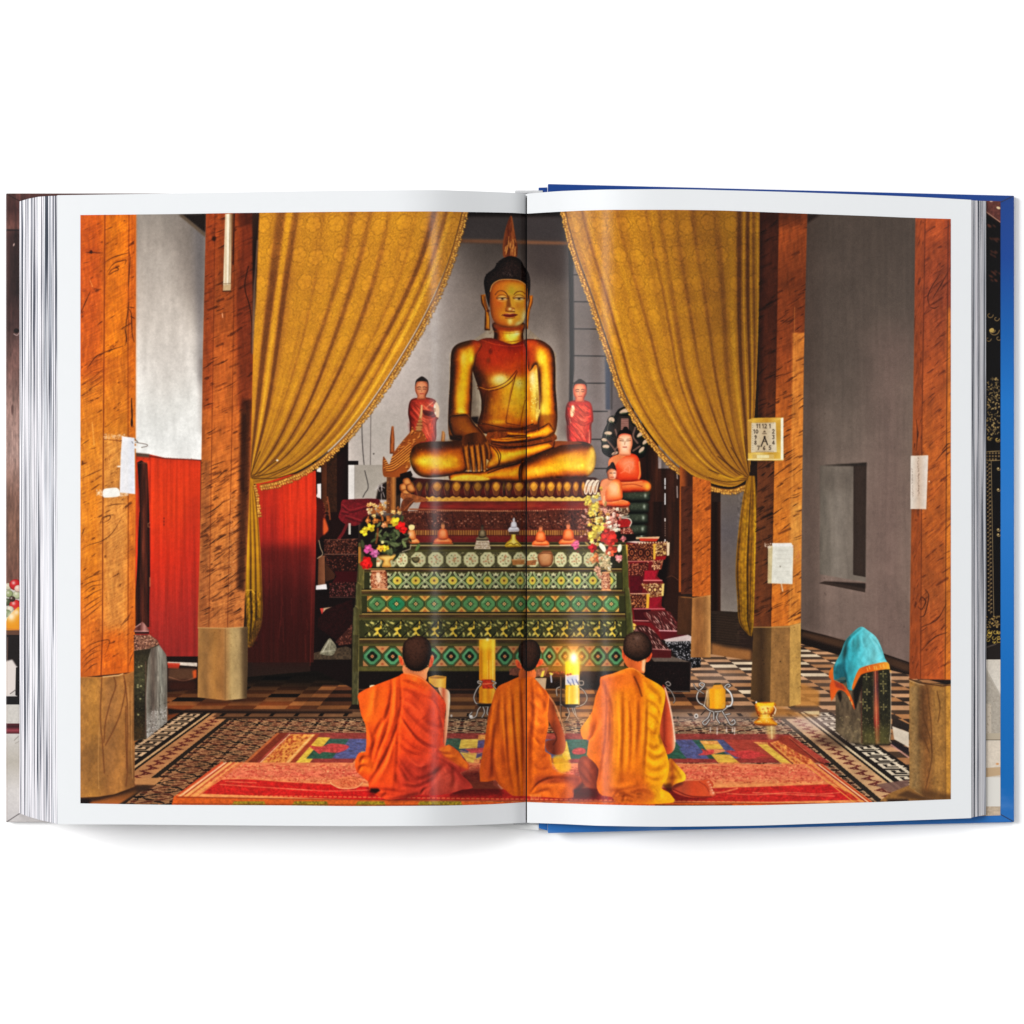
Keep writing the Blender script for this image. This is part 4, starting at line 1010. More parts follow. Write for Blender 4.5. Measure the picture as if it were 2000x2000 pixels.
 p.poly(B2((1170,10),(1300,10),(1280,200),(1190,260)),(170,62,24),a=.7,blur=4);p.poly(B2((1300,20),(1410,60),(1380,90),(1290,60)),(100,44,14),a=.7,blur=3)
 p.glow(770+1320/4.6,660+190/4.6,8,14,(240,214,84),a=.9);p.glow(770+1350/4.6,660+420/4.6,7,40,(234,190,60),a=.75);p.glow(770+1340/4.6,660+640/4.6,8,16,(248,216,96),a=.85);p.poly(B2((1310,690),(1460,680),(1470,900),(1280,900)),(116,62,16),a=.6,blur=2.5);p.setclip()
 p.poly(B2((1290,240),(1300,480),(1312,660),(1280,760),(1268,700),(1290,560),(1275,400),(1255,330)),(224,196,110),a=.85,blur=1.2);p.line(B2((1285,250),(1300,400),(1305,640)),1.8,(120,52,20),a=.8)
 tube(p,B2((1420,800),(1340,850),(1220,880),(1090,905),(900,915)),[22,24,20,14,8],GOLD,(0,-.1,1),gain=.82)
 p.glow(770+1370/4.6,660+840/4.6,12,8,(226,166,44),a=.7,ang=-30);tube(p,B2((1190,870),(1080,865),(1005,860)),[7,9,8],GOLD,(0,-.2,.97),gain=.7);tube(p,B2((1200,905),(1000,925),(865,915)),[8,8,6],GOLD,(0,-.2,.97),gain=.7)
 p.line(B2((1000,885),(1100,895),(1220,890)),1.6,(60,26,8),a=.8,smooth=4);p.line(B2((870,935),(1000,945),(1200,930),(1320,890)),1.8,(60,26,8),a=.8,smooth=4);p.line(B2((1230,780),(1290,790),(1300,830)),2,(60,26,8),a=.7,smooth=4)
 p.poly(B2((1190,800),(1290,770),(1310,800),(1240,850)),(96,44,14),a=.7,blur=1)
 # forearm and the hand that touches the ground
 fore=B2((490,720),(560,690),(660,690),(710,760),(800,860),(845,930),(830,990),(640,960),(600,900),(520,870))
 body(p,fore,[(40,18,6),(78,40,10),(108,58,14),(126,70,18),(150,90,24)],(.1,-.1,1),gain=.95)
 p.poly(B2((620,880),(760,850),(850,930),(860,1010),(840,1090),(640,1060),(610,960)),(96,50,14),smooth=3,g=(905,0,955,0,(74,38,10),(112,60,16),(70,34,8)))
 H=[(40,18,6),(80,40,12),(116,64,16),(148,88,24),(196,130,54)]
 tube(p,B2((640,960),(650,1070),(668,1190)),[11,11,7],H,(.1,0,1),gain=.92);tube(p,B2((690,960),(705,1080),(715,1200)),[11,11,7],H,(.1,0,1),gain=.95);tube(p,B2((740,950),(755,1080),(763,1200)),[11,11,7],H,(.1,0,1),gain=.95);tube(p,B2((790,950),(805,1080),(812,1190)),[10,10,7],H,(.1,0,1),gain=.92)
 tube(p,B2((820,930),(850,1010),(850,1100)),[9,8,5],H,(.1,0,1),gain=.8)
 for u in(668,717,764,813):p.ell(770+(u-2)/4.6,660+1194/4.6,1.8,2.2,(214,150,90),a=.9)
 for q in([(668,940),(678,1060),(690,1190)],[(715,950),(730,1070),(740,1195)],[(767,950),(782,1070),(790,1190)]):p.line(B2(*q),1.4,(44,18,8),a=.85,smooth=4)
 p.line(B2((660,690),(720,760),(810,870),(850,950)),1.3,(190,120,46),a=.5,smooth=4)
 p.poly(B2((680,712),(758,705),(750,780),(715,760)),(24,10,8),a=.85,blur=.8);p.poly(B2((498,870),(610,905),(600,925),(500,915)),(30,12,8),a=.8,blur=1)
def wear(p):
 fig=[(958,640),(1030,640),(1086,690),(1088,860),(1160,870),(1162,920),(1140,935),(870,938),(805,915),(805,875),(875,862),(878,690),(925,664)]
 lic(p,fig,ang=88,amp=.02,L=5,cell=2.6,seed=51);p.speck(fig,260,(70,28,8),size=(.4,1.1),a=.35);p.speck(fig,120,(252,220,120),size=(.4,.9),a=.35)
 b,m=p.mask(fig);t=p.a[b[2]:b[3],b[0]:b[1]];q=np.clip(t/255,0,1);q=q+.42*(q*q*(3-2*q)-q);t+=m[...,None]*(np.minimum(q*255*np.array([1.04,1.03,.96]),255)-t)
 p.mottle(fig,.05,(12,10));p.glow(975,742,13,9,(250,236,176),a=.6);p.glow(1040,745,6,20,(244,226,150),a=.5);p.glow(905,700,6,14,(250,222,90),a=.75);p.glow(898,770,7,26,(244,196,50),a=.5);p.glow(1064,760,6,34,(248,206,80),a=.45);p.glow(842,898,18,8,(250,218,84),a=.55);p.glow(1110,895,26,9,(244,190,56),a=.45,ang=-10);p.glow(990,790,14,18,(236,180,60),a=.35)
def throne(p):
# gilded crest at the left
 tube(p,A6((1530,640),(1527,760),(1525,900)),[4,9,9],[(50,22,12),(110,50,22),(160,80,34),(200,112,54)],gain=.9)
 # standing figures behind
 for(x,y0,fl,hx)in((826,735,1,0),(1131,740,-1,-1)):
  yb=y0+132
  w=1.0 if fl>0 else.92
  R=[(90,20,14),(142,36,24),(172,50,34),(186,60,40),(200,84,58)]if fl>0 else[(104,14,10),(158,26,18),(190,38,26),(200,50,34),(212,76,52)]
  body(p,[(x-12*w,y0+42),(x+12*w,y0+42),(x+26*w,y0+50),(x+30*w,y0+80),(x+26*w,y0+90),(x+22*w,y0+130),(x-20*w,y0+130),(x-26*w,y0+90),(x-29*w,y0+70),(x-25*w,y0+48)],R,(.15,-.1,.98))
  hd=x+(-2 if fl>0 else 6)
  hb=x-2 if fl>0 else x+2
  body(p,[(hb-12,y0+14),(hb,y0+7),(hb+12,y0+14),(hb+12.5,y0+28),(hb+8,y0+38),(hb+7,y0+45),(hb-8,y0+45),(hb-9,y0+38),(hb-13,y0+28)],SKIN if fl>0 else[(120,40,24),(190,76,50),(220,110,76),(236,140,100),(250,190,150)],(-.1,-.1,1),gain=.9)
  p.poly([(hb-13,y0+20),(hb-12,y0+9),(hb-6,y0+3),(hb,y0),(hb+6,y0+3),(hb+12,y0+9),(hb+13,y0+20),(hb+10,y0+11),(hb,y0+9.5),(hb-10,y0+11)],(46,34,30),smooth=3)
  for s in(-1,1):
   p.line([(hb+s*2,y0+21.5),(hb+s*5,y0+20.5),(hb+s*9,y0+22)],1.1,(70,34,24),smooth=3);p.line([(hb+s*3,y0+25),(hb+s*8,y0+25)],1.6,(80,40,30),a=.8)
  p.line([(hb,y0+24),(hb-1,y0+30)],1.1,(180,96,66),a=.8);p.line([(hb-3.5,y0+34),(hb+3.5,y0+34)],1.5,(176,50,44))
  if fl>0:
   p.poly([(852,y0+50),(858,y0+62),(857,y0+80),(850,y0+76),(847,y0+60)],(236,196,160),smooth=3);p.poly([(826,y0+66),(846,y0+70),(850,y0+80),(830,y0+76)],(104,30,34),a=.8,smooth=3)
   p.line([(834,y0+60),(846,y0+50)],1.4,(240,170,130),a=.8)
  else:
   p.ell(x-13,y0+63,4.6,12,(226,150,110),ang=6);p.ell(x-13,y0+63,2.2,9,(244,196,150),ang=6);p.line([(x-18,y0+78),(x-16,y0+86)],2,(240,170,130),a=.7)
   p.line([(x+20,y0+100),(x+20,y0+128)],2.2,(244,170,140),a=.7)
  r=p.r
  for i in range(34):
   a=x+r.uniform(-16,22),y0+r.uniform(55,126)
   p.line([a,(a[0]+2,a[1]+r.uniform(4,9))],1.1,(246,150,120),a=r.uniform(.2,.7)*(1 if fl<0 else.45),taper=(.3,.3))
  cl=[(x-24*w,y0+50),(x+24*w,y0+50),(x+26*w,y0+88),(x+20,y0+130),(x-18,y0+130),(x-26*w,y0+88)]
  lic(p,cl,lines=[[(x-20,y0+60),(x+5,y0+85),(x+22,y0+80)],[(x-16,y0+90),(x,y0+110),(x+16,y0+130)],[(x+20,y0+90),(x+18,y0+130)]],amp=.16,L=9,cell=2.2,seed=int(x))
  p.poly([(x-29*w,y0+90),(x-18,y0+92),(x-16,y0+131),(x-22,y0+131)],(110,20,20),a=.35,blur=2)
 p.poly(A6((1440,930),(1470,960),(1500,1000),(1540,890),(1640,760),(1700,690),(1715,640),(1740,680),(1790,660),(1850,770),(1790,790),(1720,860),(1690,960),(1700,1020),(1640,1090),(1570,1130),(1500,1120),(1440,1100)),(150,74,26),smooth=3)
 p.setclip(A6((1440,930),(1470,960),(1500,1000),(1540,890),(1640,760),(1700,690),(1715,640),(1740,680),(1790,660),(1850,770),(1790,790),(1720,860),(1690,960),(1700,1020),(1640,1090),(1570,1130),(1500,1120),(1440,1100)),3)
 r=p.r
 for i in range(150):
  x,y=r.uniform(748,835),r.uniform(830,915);p.ell(x,y,r.uniform(1.4,2.4),r.uniform(1.2,2),(226,144,70),a=.75);p.ell(x+1.2,y+1.5,1.6,1.2,(92,36,14),a=.6)
 for k in range(6):
  p.line(A6((1470-4*k,1060-18*k),(1540,1050-24*k),(1640,980-26*k),(1700,930-26*k)),2.2,(232,148,62),a=.85,smooth=5);p.line(A6((1470-4*k,1070-18*k),(1540,1060-24*k),(1640,990-26*k),(1700,940-26*k)),1.5,(94,36,14),a=.8,smooth=5)
 p.setclip()
 tube(p,A6((1805,440),(1800,520),(1790,570)),[3,5,6],[(80,46,26),(150,96,56),(200,146,92),(230,184,130)]);
 for(u,v,w)in((1790,590,9),(1785,620,12),(1780,650,14),(1778,672,12)):p.ell(450+u/4.83,700+v/4.83,w/2,3,(176,122,70));p.line(A6((u-w*2,v+12),(u+w*2,v+12)),1.1,(70,36,18),a=.7)
 # post
 p.poly(A6((1475,1120),(1565,1120),(1560,1460),(1470,1460)),(116,70,36),g=(755,0,775,0,(104,54,26),(176,112,54),(110,70,40)))
 p.speck(A6((1480,1150),(1525,1150),(1525,1450),(1480,1450)),60,(190,124,60),size=(.5,1.1),a=.6)
 p.poly(A6((1565,1130),(1610,1130),(1600,1450),(1560,1450)),(60,38,26));p.poly(A6((1600,1090),(1700,1060),(1720,1100),(1640,1200),(1600,1330)),(26,10,8))
 tube(p,[(864,868),(866,848),(864,842)],[8,7,3],[(90,46,20),(160,96,46),(214,150,84)])
 # lotus seat
 p.poly(B2((130,1255),(600,1285),(1140,1280),(1700,1250),(1840,1275),(1850,1370),(1780,1440),(300,1440),(90,1420),(60,1390),(100,1300)),(84,24,18),smooth=2,g=(0,930,0,975,(70,22,14),(104,30,20),(64,16,14)))
 p.poly(B2((20,1255),(130,1230),(200,1270),(100,1310),(50,1400),(20,1420)),(20,6,6),blur=1)
 pet=[(120,30,.55),(160,46,.6),(225,62,.7),(295,34,.6),(385,92,1.0),(475,58,.75),(560,78,1.1),(655,60,.85),(750,82,.8),(835,50,.75),(917,74,1.15),(985,30,.5),(1030,58,.8),(1120,90,1.1),(1205,34,.6),(1255,76,1.15),(1335,50,1.05),(1408,76,1.2),(1483,50,1.1),(1555,72,1.2),(1633,54,1.1),(1700,34,1.15)]
 for(u,w,br)in pet:
  x,w=770+u/4.6,w/4.6
  y=940+4*abs((u-950)/900)**2*0
  c=np.clip(np.array((206,136,44))*br*.82,0,250)
  p.poly([(x-w*.55,y+10),(x-w*.45,y+3),(x,y),(x+w*.45,y+3),(x+w*.55,y+10),(x+w*.25,y+27),(x-w*.25,y+27)],(136*min(br,1.1)*.8,70*br*.8,30),smooth=4)
  p.poly([(x-w*.42,y+9),(x,y+1.5),(x+w*.42,y+9),(x+w*.2,y+17),(x,y+19),(x-w*.2,y+17)],c,smooth=4)
  p.glow(x-1,y+8,max(w*.2,1),3.6,np.clip(c*1.3+12,0,255),a=.7)
  p.line([(x-w*.55,y+10),(x-w*.28,y+27)],1.1,(196,130,84),a=.5);p.line([(x+w*.55,y+10),(x+w*.28,y+27)],1.0,(50,12,8),a=.6)
 for(u,v)in((120,1300),(90,1350),(110,1400),(150,1350)):body(p,B2((u-40,v-30),(u+10,v-40),(u+40,v+20),(u,v+45),(u-40,v+20)),[(60,22,10),(120,60,26),(176,100,48),(214,144,80)])
 for(u,sl)in((1735,0),(1775,6),(1815,10)):
  p.poly(B2((u-28,1350),(u-5,1280),(u+28,1282),(u+20,1320),(u,1400),(u-25,1400)),(226,206,180),smooth=3);p.line(B2((u-15,1390),(u+5,1310),(u+20,1290)),1.5,(96,50,36),a=.8)
  p.poly(B2((u-18,1340),(u+2,1320),(u-4,1390),(u-20,1390)),(206,120,70),a=.5)
 trim=[(832,979)]+[(832+i*6.5,970+(2.5 if i%2 else-.5)-1.2*math.sin(i*.9))for i in range(50)]+[(1155,979)]
 p.poly(trim,(214,158,66),tex=.14,g=(832,0,1155,0,(206,142,60),(216,158,60),(200,160,84),(230,186,84)))
 p.poly(B2((280,1435),(60,1390),(100,1472),(290,1472)),(150,84,44),smooth=2,tex=.2);p.line([(830,980),(1150,979)],1.5,(80,26,18),a=.7)
 # pedestal
 p.poly([(822,980),(1150,979),(1150,1000),(815,1000)],(118,34,28),g=(0,980,0,1000,(140,40,30),(80,20,18)));p.mottle([(822,980),(1150,979),(1150,1000),(815,1000)],.12,(16,4))
 p.poly([(1010,981),(1050,980),(1040,992),(1010,992)],(160,64,34),a=.5,blur=2)
 p.poly(B3((640,350),(720,310),(780,350),(720,430),(690,480),(620,470)),(112,56,30),smooth=3,tex=.2);p.line(B3((660,460),(740,370),(780,340)),2,(170,96,52),a=.7)
 p.poly([(786,998),(1150,996),(1156,1036),(784,1034)],(84,38,26),tex=.12);p.poly(B3((720,440),(1932,470),(1932,482),(720,460)),(150,88,58));
 for i in range(90):p.ell(800+i*3.9,997.5-(i-45)*.01+(2 if i<14 else 0)-(2.5 if i>68 else 0),1.5,1.3,(206,146,110),a=p.r.uniform(.3,.9))
 p.speck([(784,1002),(1155,1000),(1158,1032),(790,1032)],560,(160,92,68),size=(.5,1.3),a=.7);p.speck([(784,1002),(1155,1000),(1158,1032),(790,1032)],320,(40,14,12),size=(.8,1.8),a=.6)
 for x in(830,882,935,985,1030,1070,1115):
  p.line([(x,1000),(x+5,1022),(x+10,1033)],2.2,(52,16,14),a=.7,smooth=4,soft=1);p.line([(x+3,1002),(x+22,1030),(x+45,1030)],1.3,(110,50,38),a=.5,smooth=4)
  for k in range(5):p.ell(x+14+k*6,1018+4*math.sin(k*1.6),1.7,1.2,(206,150,124),a=.7)
 p.poly([(790,1034),(1160,1034),(1170,1064),(792,1064)],(112,24,26),g=(0,1034,0,1064,(120,34,28),(104,20,26)),tex=.08)
 p.poly([(800,1035),(1150,1035),(1152,1046),(803,1045)],(110,60,30))
 x=805
 while x<1148:
  p.line([(x,1036.5),(x,1044.5)],1.8,(206,150,74),a=p.r.uniform(.4,1));x+=4.6+p.r.uniform(-.6,.6)
 p.line([(800,1046),(1150,1046)],1.2,(60,14,14),a=.7)
def figures(p):
 statue(p);wear(p)
 # hooded naga with a seated figure, right
 hood=C2((650,430),(720,450),(730,500),(790,560),(840,660),(845,770),(830,870),(760,900),(560,900),(490,880),(440,830),(445,690),(490,580),(540,520),(590,460))
 body(p,hood,[(10,10,10),(20,18,16),(34,28,26),(52,42,36)],(0,-.3,.95))
 for(u,v,w,h,an)in((650,480,74,50,0),(465,740,36,40,30),(560,860,44,34,0),(830,760,40,40,-30),(530,560,40,62,40),(750,570,44,62,-40),(500,680,50,44,20),(790,690,56,44,-20),(480,800,46,44,20),(800,830,50,40,-30)):
  p.ell(1080+u/4.6,700+v/4.6,w/4.6,h/4.6*.8,(14,18,14),ang=an);p.ell(1080+(u-4)/4.6,700+(v-8)/4.6,w/4.6*.7,h/4.6*.4,(216,180,152),a=.9,ang=an-20);p.ell(1080+u/4.6,700+(v+14)/4.6,w/4.6*.55,1.8,(40,60,36),a=.7,ang=an)
 p.line(C2((560,500),(500,590),(480,700),(450,760)),1.3,(150,140,120),a=.6,smooth=4);p.line(C2((770,520),(800,600),(840,700)),1.6,(190,190,186),a=.7,smooth=4)
 p.poly(C2((612,540),(680,540),(680,660),(610,660)),(150,108,96));
 for k in range(7):p.line(C2((614,550+16*k),(678,552+16*k)),1.2,(86,52,46),a=.8)
 for q in([(560,640),(590,760),(560,820)],[(740,620),(720,700),(760,760)],[(490,740),(560,830),(540,870)],[(720,830),(780,790)]):p.line(C2(*q),3.4,(128,96,84),a=.8,smooth=4);
 O=ORANGE
 # coils
 for i,(v,w)in enumerate(((1700,200),(1600,215),(1540,226),(1440,232),(1340,240),(1240,250))):
  x0,x1=1215,1215+w/4.6
  body(p,[(x0,700+(v-46)/4.6),(x1-6,700+(v-48)/4.6),(x1,700+v/4.6),(x1-6,700+(v+48)/4.6),(x0,700+(v+46)/4.6)],[(8,10,8),(22,26,20),(40,46,36),(58,64,50)],(.2,-.25,.95))
  p.speck([(x0+4,700+(v-30)/4.6),(x1-5,700+(v-30)/4.6),(x1-5,700+(v+20)/4.6),(x0+4,700+(v+20)/4.6)],40,(96,104,84),size=(.5,1.1),a=.5);p.glow(x1-9,700+(v-8)/4.6,2.4,4,(190,196,180),a=.7)
  # larger seated figure
 body(p,C2((560,1110),(700,1090),(830,1095),(880,1140),(860,1190),(760,1200),(560,1200)),O,(.1,-.2,.97));p.glow(1080+850/4.6,700+1150/4.6,6,8,(246,170,60),a=.9);p.line(C2((600,1140),(720,1130),(800,1150)),1.5,(150,30,14),a=.7,smooth=4);p.line(C2((580,1110),(700,1115),(800,1105)),2.2,(252,150,96),a=.7,smooth=4)
 body(p,C2((510,900),(590,860),(680,850),(760,880),(785,980),(775,1090),(600,1110),(560,1080),(540,1000),(500,980)),[(150,30,14),(200,50,22),(226,66,28),(236,84,40),(250,140,96)],(.1,-.2,.97))
 p.poly(C2((505,910),(590,862),(690,852),(600,910),(545,980),(505,985)),(226,126,76),smooth=3);
 for q in([(640,950),(680,930),(720,940)],[(640,1000),(680,960),(690,1020)],[(720,930),(715,980),(690,1010)],[(610,1030),(650,1010),(690,1030)]):p.line(C2(*q),1.8,(248,160,130),a=.5,smooth=4,soft=1.1)
 p.line(C2((775,930),(782,1030),(770,1080)),3,(248,150,80),a=.8,smooth=4)
 body(p,C2((575,760),(590,690),(640,675),(700,690),(715,760),(700,830),(690,870),(600,870),(590,840)),[(150,70,44),(210,120,84),(236,152,112),(248,178,138),(252,206,170)],(.05,-.05,1))
 p.poly(C2((580,730),(575,690),(600,650),(625,640),(640,615),(665,615),(680,640),(705,660),(715,740),(700,690),(640,672),(595,690)),(20,13,12),smooth=3);p.line(C2((590,700),(640,678),(700,690)),1.6,(232,80,60),a=.8,smooth=4)
 for s in(-1,1):p.line(C2((648+s*14,742),(648+s*48,738)),1.4,(96,50,30),a=.8);p.line(C2((648+s*16,728),(648+s*50,720)),1.1,(120,60,36),a=.7)
 p.line(C2((648,745),(644,775)),1.3,(200,120,84));p.line(C2((630,797),(662,797)),1.6,(190,50,40));p.line(C2((582,720),(585,800)),1.6,(250,200,150),a=.6)
 # smaller one in front
 p.poly(C2((400,1330),(480,1310),(680,1330),(690,1380),(420,1380)),(150,84,60))
 body(p,C2((380,1290),(460,1270),(560,1260),(680,1285),(675,1330),(540,1338),(400,1320)),O,(0,-.25,.96));p.line(C2((540,1290),(620,1275),(670,1290)),2,(250,170,120),a=.7,smooth=4)
 body(p,C2((430,1110),(480,1080),(560,1080),(610,1110),(625,1200),(610,1270),(470,1285),(450,1200)),[(170,50,20),(216,80,34),(236,108,50),(244,140,80),(252,190,140)],(.15,-.1,.98))
 p.poly(C2((425,1130),(470,1085),(540,1085),(500,1140),(470,1210),(480,1310),(450,1320),(430,1230)),(232,140,92),smooth=3);p.line(C2((460,1240),(455,1290),(470,1310)),2.4,(246,190,140),a=.8);p.line(C2((560,1120),(590,1150),(585,1210)),2,(250,196,110),a=.7,smooth=4)
 body(p,C2((485,1010),(520,985),(560,1000),(570,1050),(550,1090),(500,1092),(488,1050)),SKIN,(.2,0,.97));p.poly(C2((480,1030),(485,985),(510,960),(525,935),(545,935),(560,970),(572,1020),(560,1000),(520,990),(495,1005)),(24,14,14),smooth=3)
 p.poly(C2((540,1010),(572,1010),(566,1070),(545,1085)),(250,236,220),a=.5,blur=1);p.line(C2((510,1030),(530,1030)),1.3,(90,44,30));p.line(C2((545,1030),(560,1030)),1.3,(90,44,30));p.line(C2((520,1068),(545,1068)),1.4,(190,50,40))
def tiles(p,xs,y0,y1,kind,seed):
 r=np.random.RandomState(seed)
 yc=(y0+y1)/2;h=(y1-y0)
 xs=list(xs)
 ed=[xs[0]-(xs[1]-xs[0])/2]+[(a+b)/2 for a,b in zip(xs[:-1],xs[1:])]+[xs[-1]+(xs[-1]-xs[-2])/2]
 for i,x in enumerate(xs):
  a,b=ed[i],ed[i+1];w=b-a
  br=r.uniform(.9,1.08)
  J=lambda c,f=1.0:tuple(np.clip(np.array(c)*br*f,0,255))
  if kind=='oct':
   p.rect(a,y0,b,y1,J((112,112,62)))
   for cx in(a,b):
    for s in(-1,1):
     p.poly([(cx-w*.32,yc+s*h*.5),(cx+w*.32,yc+s*h*.5),(cx,yc+s*h*.16)],J((206,160,92)));p.poly([(cx-w*.14,yc+s*h*.5),(cx+w*.14,yc+s*h*.5),(cx,yc+s*h*.30)],J((176,112,60)))
   for sc,c in((1.0,(46,66,40)),(.93,(112,124,70)),(.84,(50,78,50)),(.76,(92,146,104)if i not in(1,)else(44,128,98))):
    q=[(x-w*.54*sc,yc-h*.14*sc),(x-w*.18*sc,yc-h*.52*sc),(x+w*.18*sc,yc-h*.52*sc),(x+w*.54*sc,yc-h*.14*sc),(x+w*.54*sc,yc+h*.14*sc),(x+w*.18*sc,yc+h*.52*sc),(x-w*.18*sc,yc+h*.52*sc),(x-w*.54*sc,yc+h*.14*sc)]
    p.poly(q,J(c),tex=.05)
   if i%4 in(0,2)and seed%2:p.line([(x-w*.33,yc-h*.05),(x-w*.12,yc-h*.36)],1.6,(170,206,170),a=.6)
   for an in range(4):
    ca,sa=math.cos(an*math.pi/2),math.sin(an*math.pi/2)
    p.poly([(x+u*ca-v*sa,yc+u*sa+v*ca)for u,v in((0,-h*.07),(h*.27,0),(0,h*.07))],J((32,48,30)))
    p.poly([(x+u*ca-v*sa,yc+u*sa+v*ca)for u,v in((h*.04,-h*.10),(h*.15,-h*.16),(h*.10,-h*.04))],J((60,66,36)))
   p.poly([(x-4,yc),(x,yc-4),(x+4,yc),(x,yc+4)],J((222,186,140)));p.ell(x,yc,1.2,1.2,(110,60,40))
  elif kind=='dia':
   p.rect(a,y0,b,y1,J((104,92,58)))
   for cx in(a,b):
    for s in(-1,1):
     p.poly([(cx-w*.34,yc+s*h*.5),(cx+w*.34,yc+s*h*.5),(cx,yc+s*h*.13)],J((182,132,96)));p.ell(cx,yc+s*h*.37,2.8,2.2,J((160,76,52)),a=.8)
   g=(88,152,120)
   for sc,c in((1.0,(36,50,34)),(.94,(106,106,62)),(.86,(28,66,48)),(.79,g),(.50,(40,84,60)),(.44,(26,34,24))):
    q=[(x-w*.52*sc,yc-h*.1*sc),(x-w*.12*sc,yc-h*.50*sc),(x+w*.12*sc,yc-h*.50*sc),(x+w*.52*sc,yc-h*.1*sc),(x+w*.52*sc,yc+h*.1*sc),(x+w*.12*sc,yc+h*.50*sc),(x-w*.12*sc,yc+h*.50*sc),(x-w*.52*sc,yc+h*.1*sc)]
    p.poly(q,J(c))
   p.line([(x-w*.3,yc-h*.05),(x-w*.05,yc-h*.33)],1.3,(150,206,176),a=.5)
   for s in(-1,1):p.line([(x-s*w*.14,yc-h*.14),(x+s*w*.14,yc+h*.14)],1.2,(70,84,50),a=.8)
   p.poly([(x-4,yc),(x,yc-4),(x+4,yc),(x,yc+4)],J((206,150,116)));p.ell(x,yc,1.2,1.2,(150,60,50))
  elif kind=='sun':
   p.rect(a,y0,b,y1,(80,88,64))
   for s in(-1,1):
    for t in(-1,1):
     p.line([(x+s*w*.10,yc+t*h*.52),(x+s*w*.22,yc+t*h*.30),(x+s*w*.42,yc+t*h*.10),(x+s*w*.52,yc+t*h*.03)],3.6,J((222,222,196)),smooth=4)
     p.line([(x+s*w*.12,yc+t*h*.50),(x+s*w*.25,yc+t*h*.26),(x+s*w*.5,yc+t*h*.04)],1.2,(70,120,70),smooth=4,a=.9)
     p.ell(x+s*w*.43,yc+t*h*.33,2.5,3.2,(214,212,190),ang=30*s*t,a=.9);p.ell(x+s*w*.34,yc+t*h*.42,1.8,1.6,(200,196,170),a=.8);p.ell(x+s*w*.5,yc+t*h*.43,2.2,2.4,(216,214,190),a=.8)
     p.ell(x+s*w*.47,yc+t*h*.26,1.6,1.8,(44,50,40));p.ell(x+s*w*.30,yc+t*h*.36,1.3,1.7,(36,42,34))
   p.ell(x,yc,w*.29,h*.31,(86,130,74));p.ell(x,yc,w*.24,h*.26,J((222,200,100)))
   for k in range(8):p.line([(x+3*math.cos(k*.785),yc+3*math.sin(k*.785)),(x+6.5*math.cos(k*.785),yc+6.5*math.sin(k*.785))],.9,(196,156,60),a=.6)
   p.ell(x,yc,2.2,2.2,(120,70,34))
  elif kind=='lily':
   p.rect(a,y0,b,y1,(62,66,38))
   for k in range(26):p.ell(r.uniform(a,b),r.uniform(y0,y1),r.uniform(.8,2.4),r.uniform(.8,1.6),(176,180,130),a=r.uniform(.3,.9),ang=r.uniform(0,180))
   for s in(-1,1):p.line([(x-s*w*.5,y0),(x+s*w*.5,y1)],2.6,(24,24,16));p.line([(x-s*w*.5+2.4,y0),(x+s*w*.5+2.4,y1)],1.1,(120,110,60),a=.7)
   yl=J((222,190,84));p.ell(x,yc,w*.2,h*.3,(86,84,44),a=.5)
   X=x+w*.5
   for(u,v,l,an)in((.06,-.30,7,60),(-.16,.02,8,10),(.06,.30,7,110),(.2,-.02,6,-30),(-.02,-.08,6,90),(-.24,.22,5.5,140),(.24,-.26,6,20),(-.1,.34,4,60)):
    p.ell(X+u*w,yc+v*h,l,l*.5,yl,ang=an,a=.95)
   for(u,v,l,an)in((.02,-.36,4.5,20),(-.12,.28,4,70),(.14,.3,4,130),(-.24,-.24,3.6,40)):p.ell(x+u*w,yc+v*h,l,l*.45,J((206,196,130)),ang=an,a=.85)
   p.poly([(X-7,yc+3),(X-1,yc-1),(X+4,yc+4),(X+1,yc+11),(X-4,yc+8)],(50,56,30),smooth=3);p.ell(X-.5,yc-8,1.5,1.5,(120,76,30))
  elif kind=='plate':
   p.rect(a,y0,b,y1,(96,92,66))
   for k in range(26):p.ell(r.uniform(a,b),r.uniform(y0,y1),1.2,1,(196,192,160),a=r.uniform(.2,.8));p.ell(r.uniform(a,b),r.uniform(y0,y1),1.1,.9,(50,48,34),a=.6)
   s=w*.47
   p.poly([(x+s*math.cos(math.pi/8+k*math.pi/4),yc+h*.52*math.sin(math.pi/8+k*math.pi/4))for k in range(8)],J((208,208,184)),tex=.04)
   p.line([(x+s*.97*math.cos(math.pi/8+k*math.pi/4),yc+h*.51*math.sin(math.pi/8+k*math.pi/4))for k in range(9)],1.1,(150,148,110),a=.7)
   for k in range(8):p.ell(x+s*.55*math.cos(k*.785+.3),yc+h*.30*math.sin(k*.785+.3),1.5,1.2,(110,120,92)if k%3 else(176,110,90),a=.85)
   for k in range(6):p.ell(x+r.uniform(-4,4),yc+r.uniform(-6,6),1.6,1.3,(206,120,92),a=.7)
   p.line([(x,yc-6),(x+2,yc+8)],1.1,(110,116,80),a=.6)
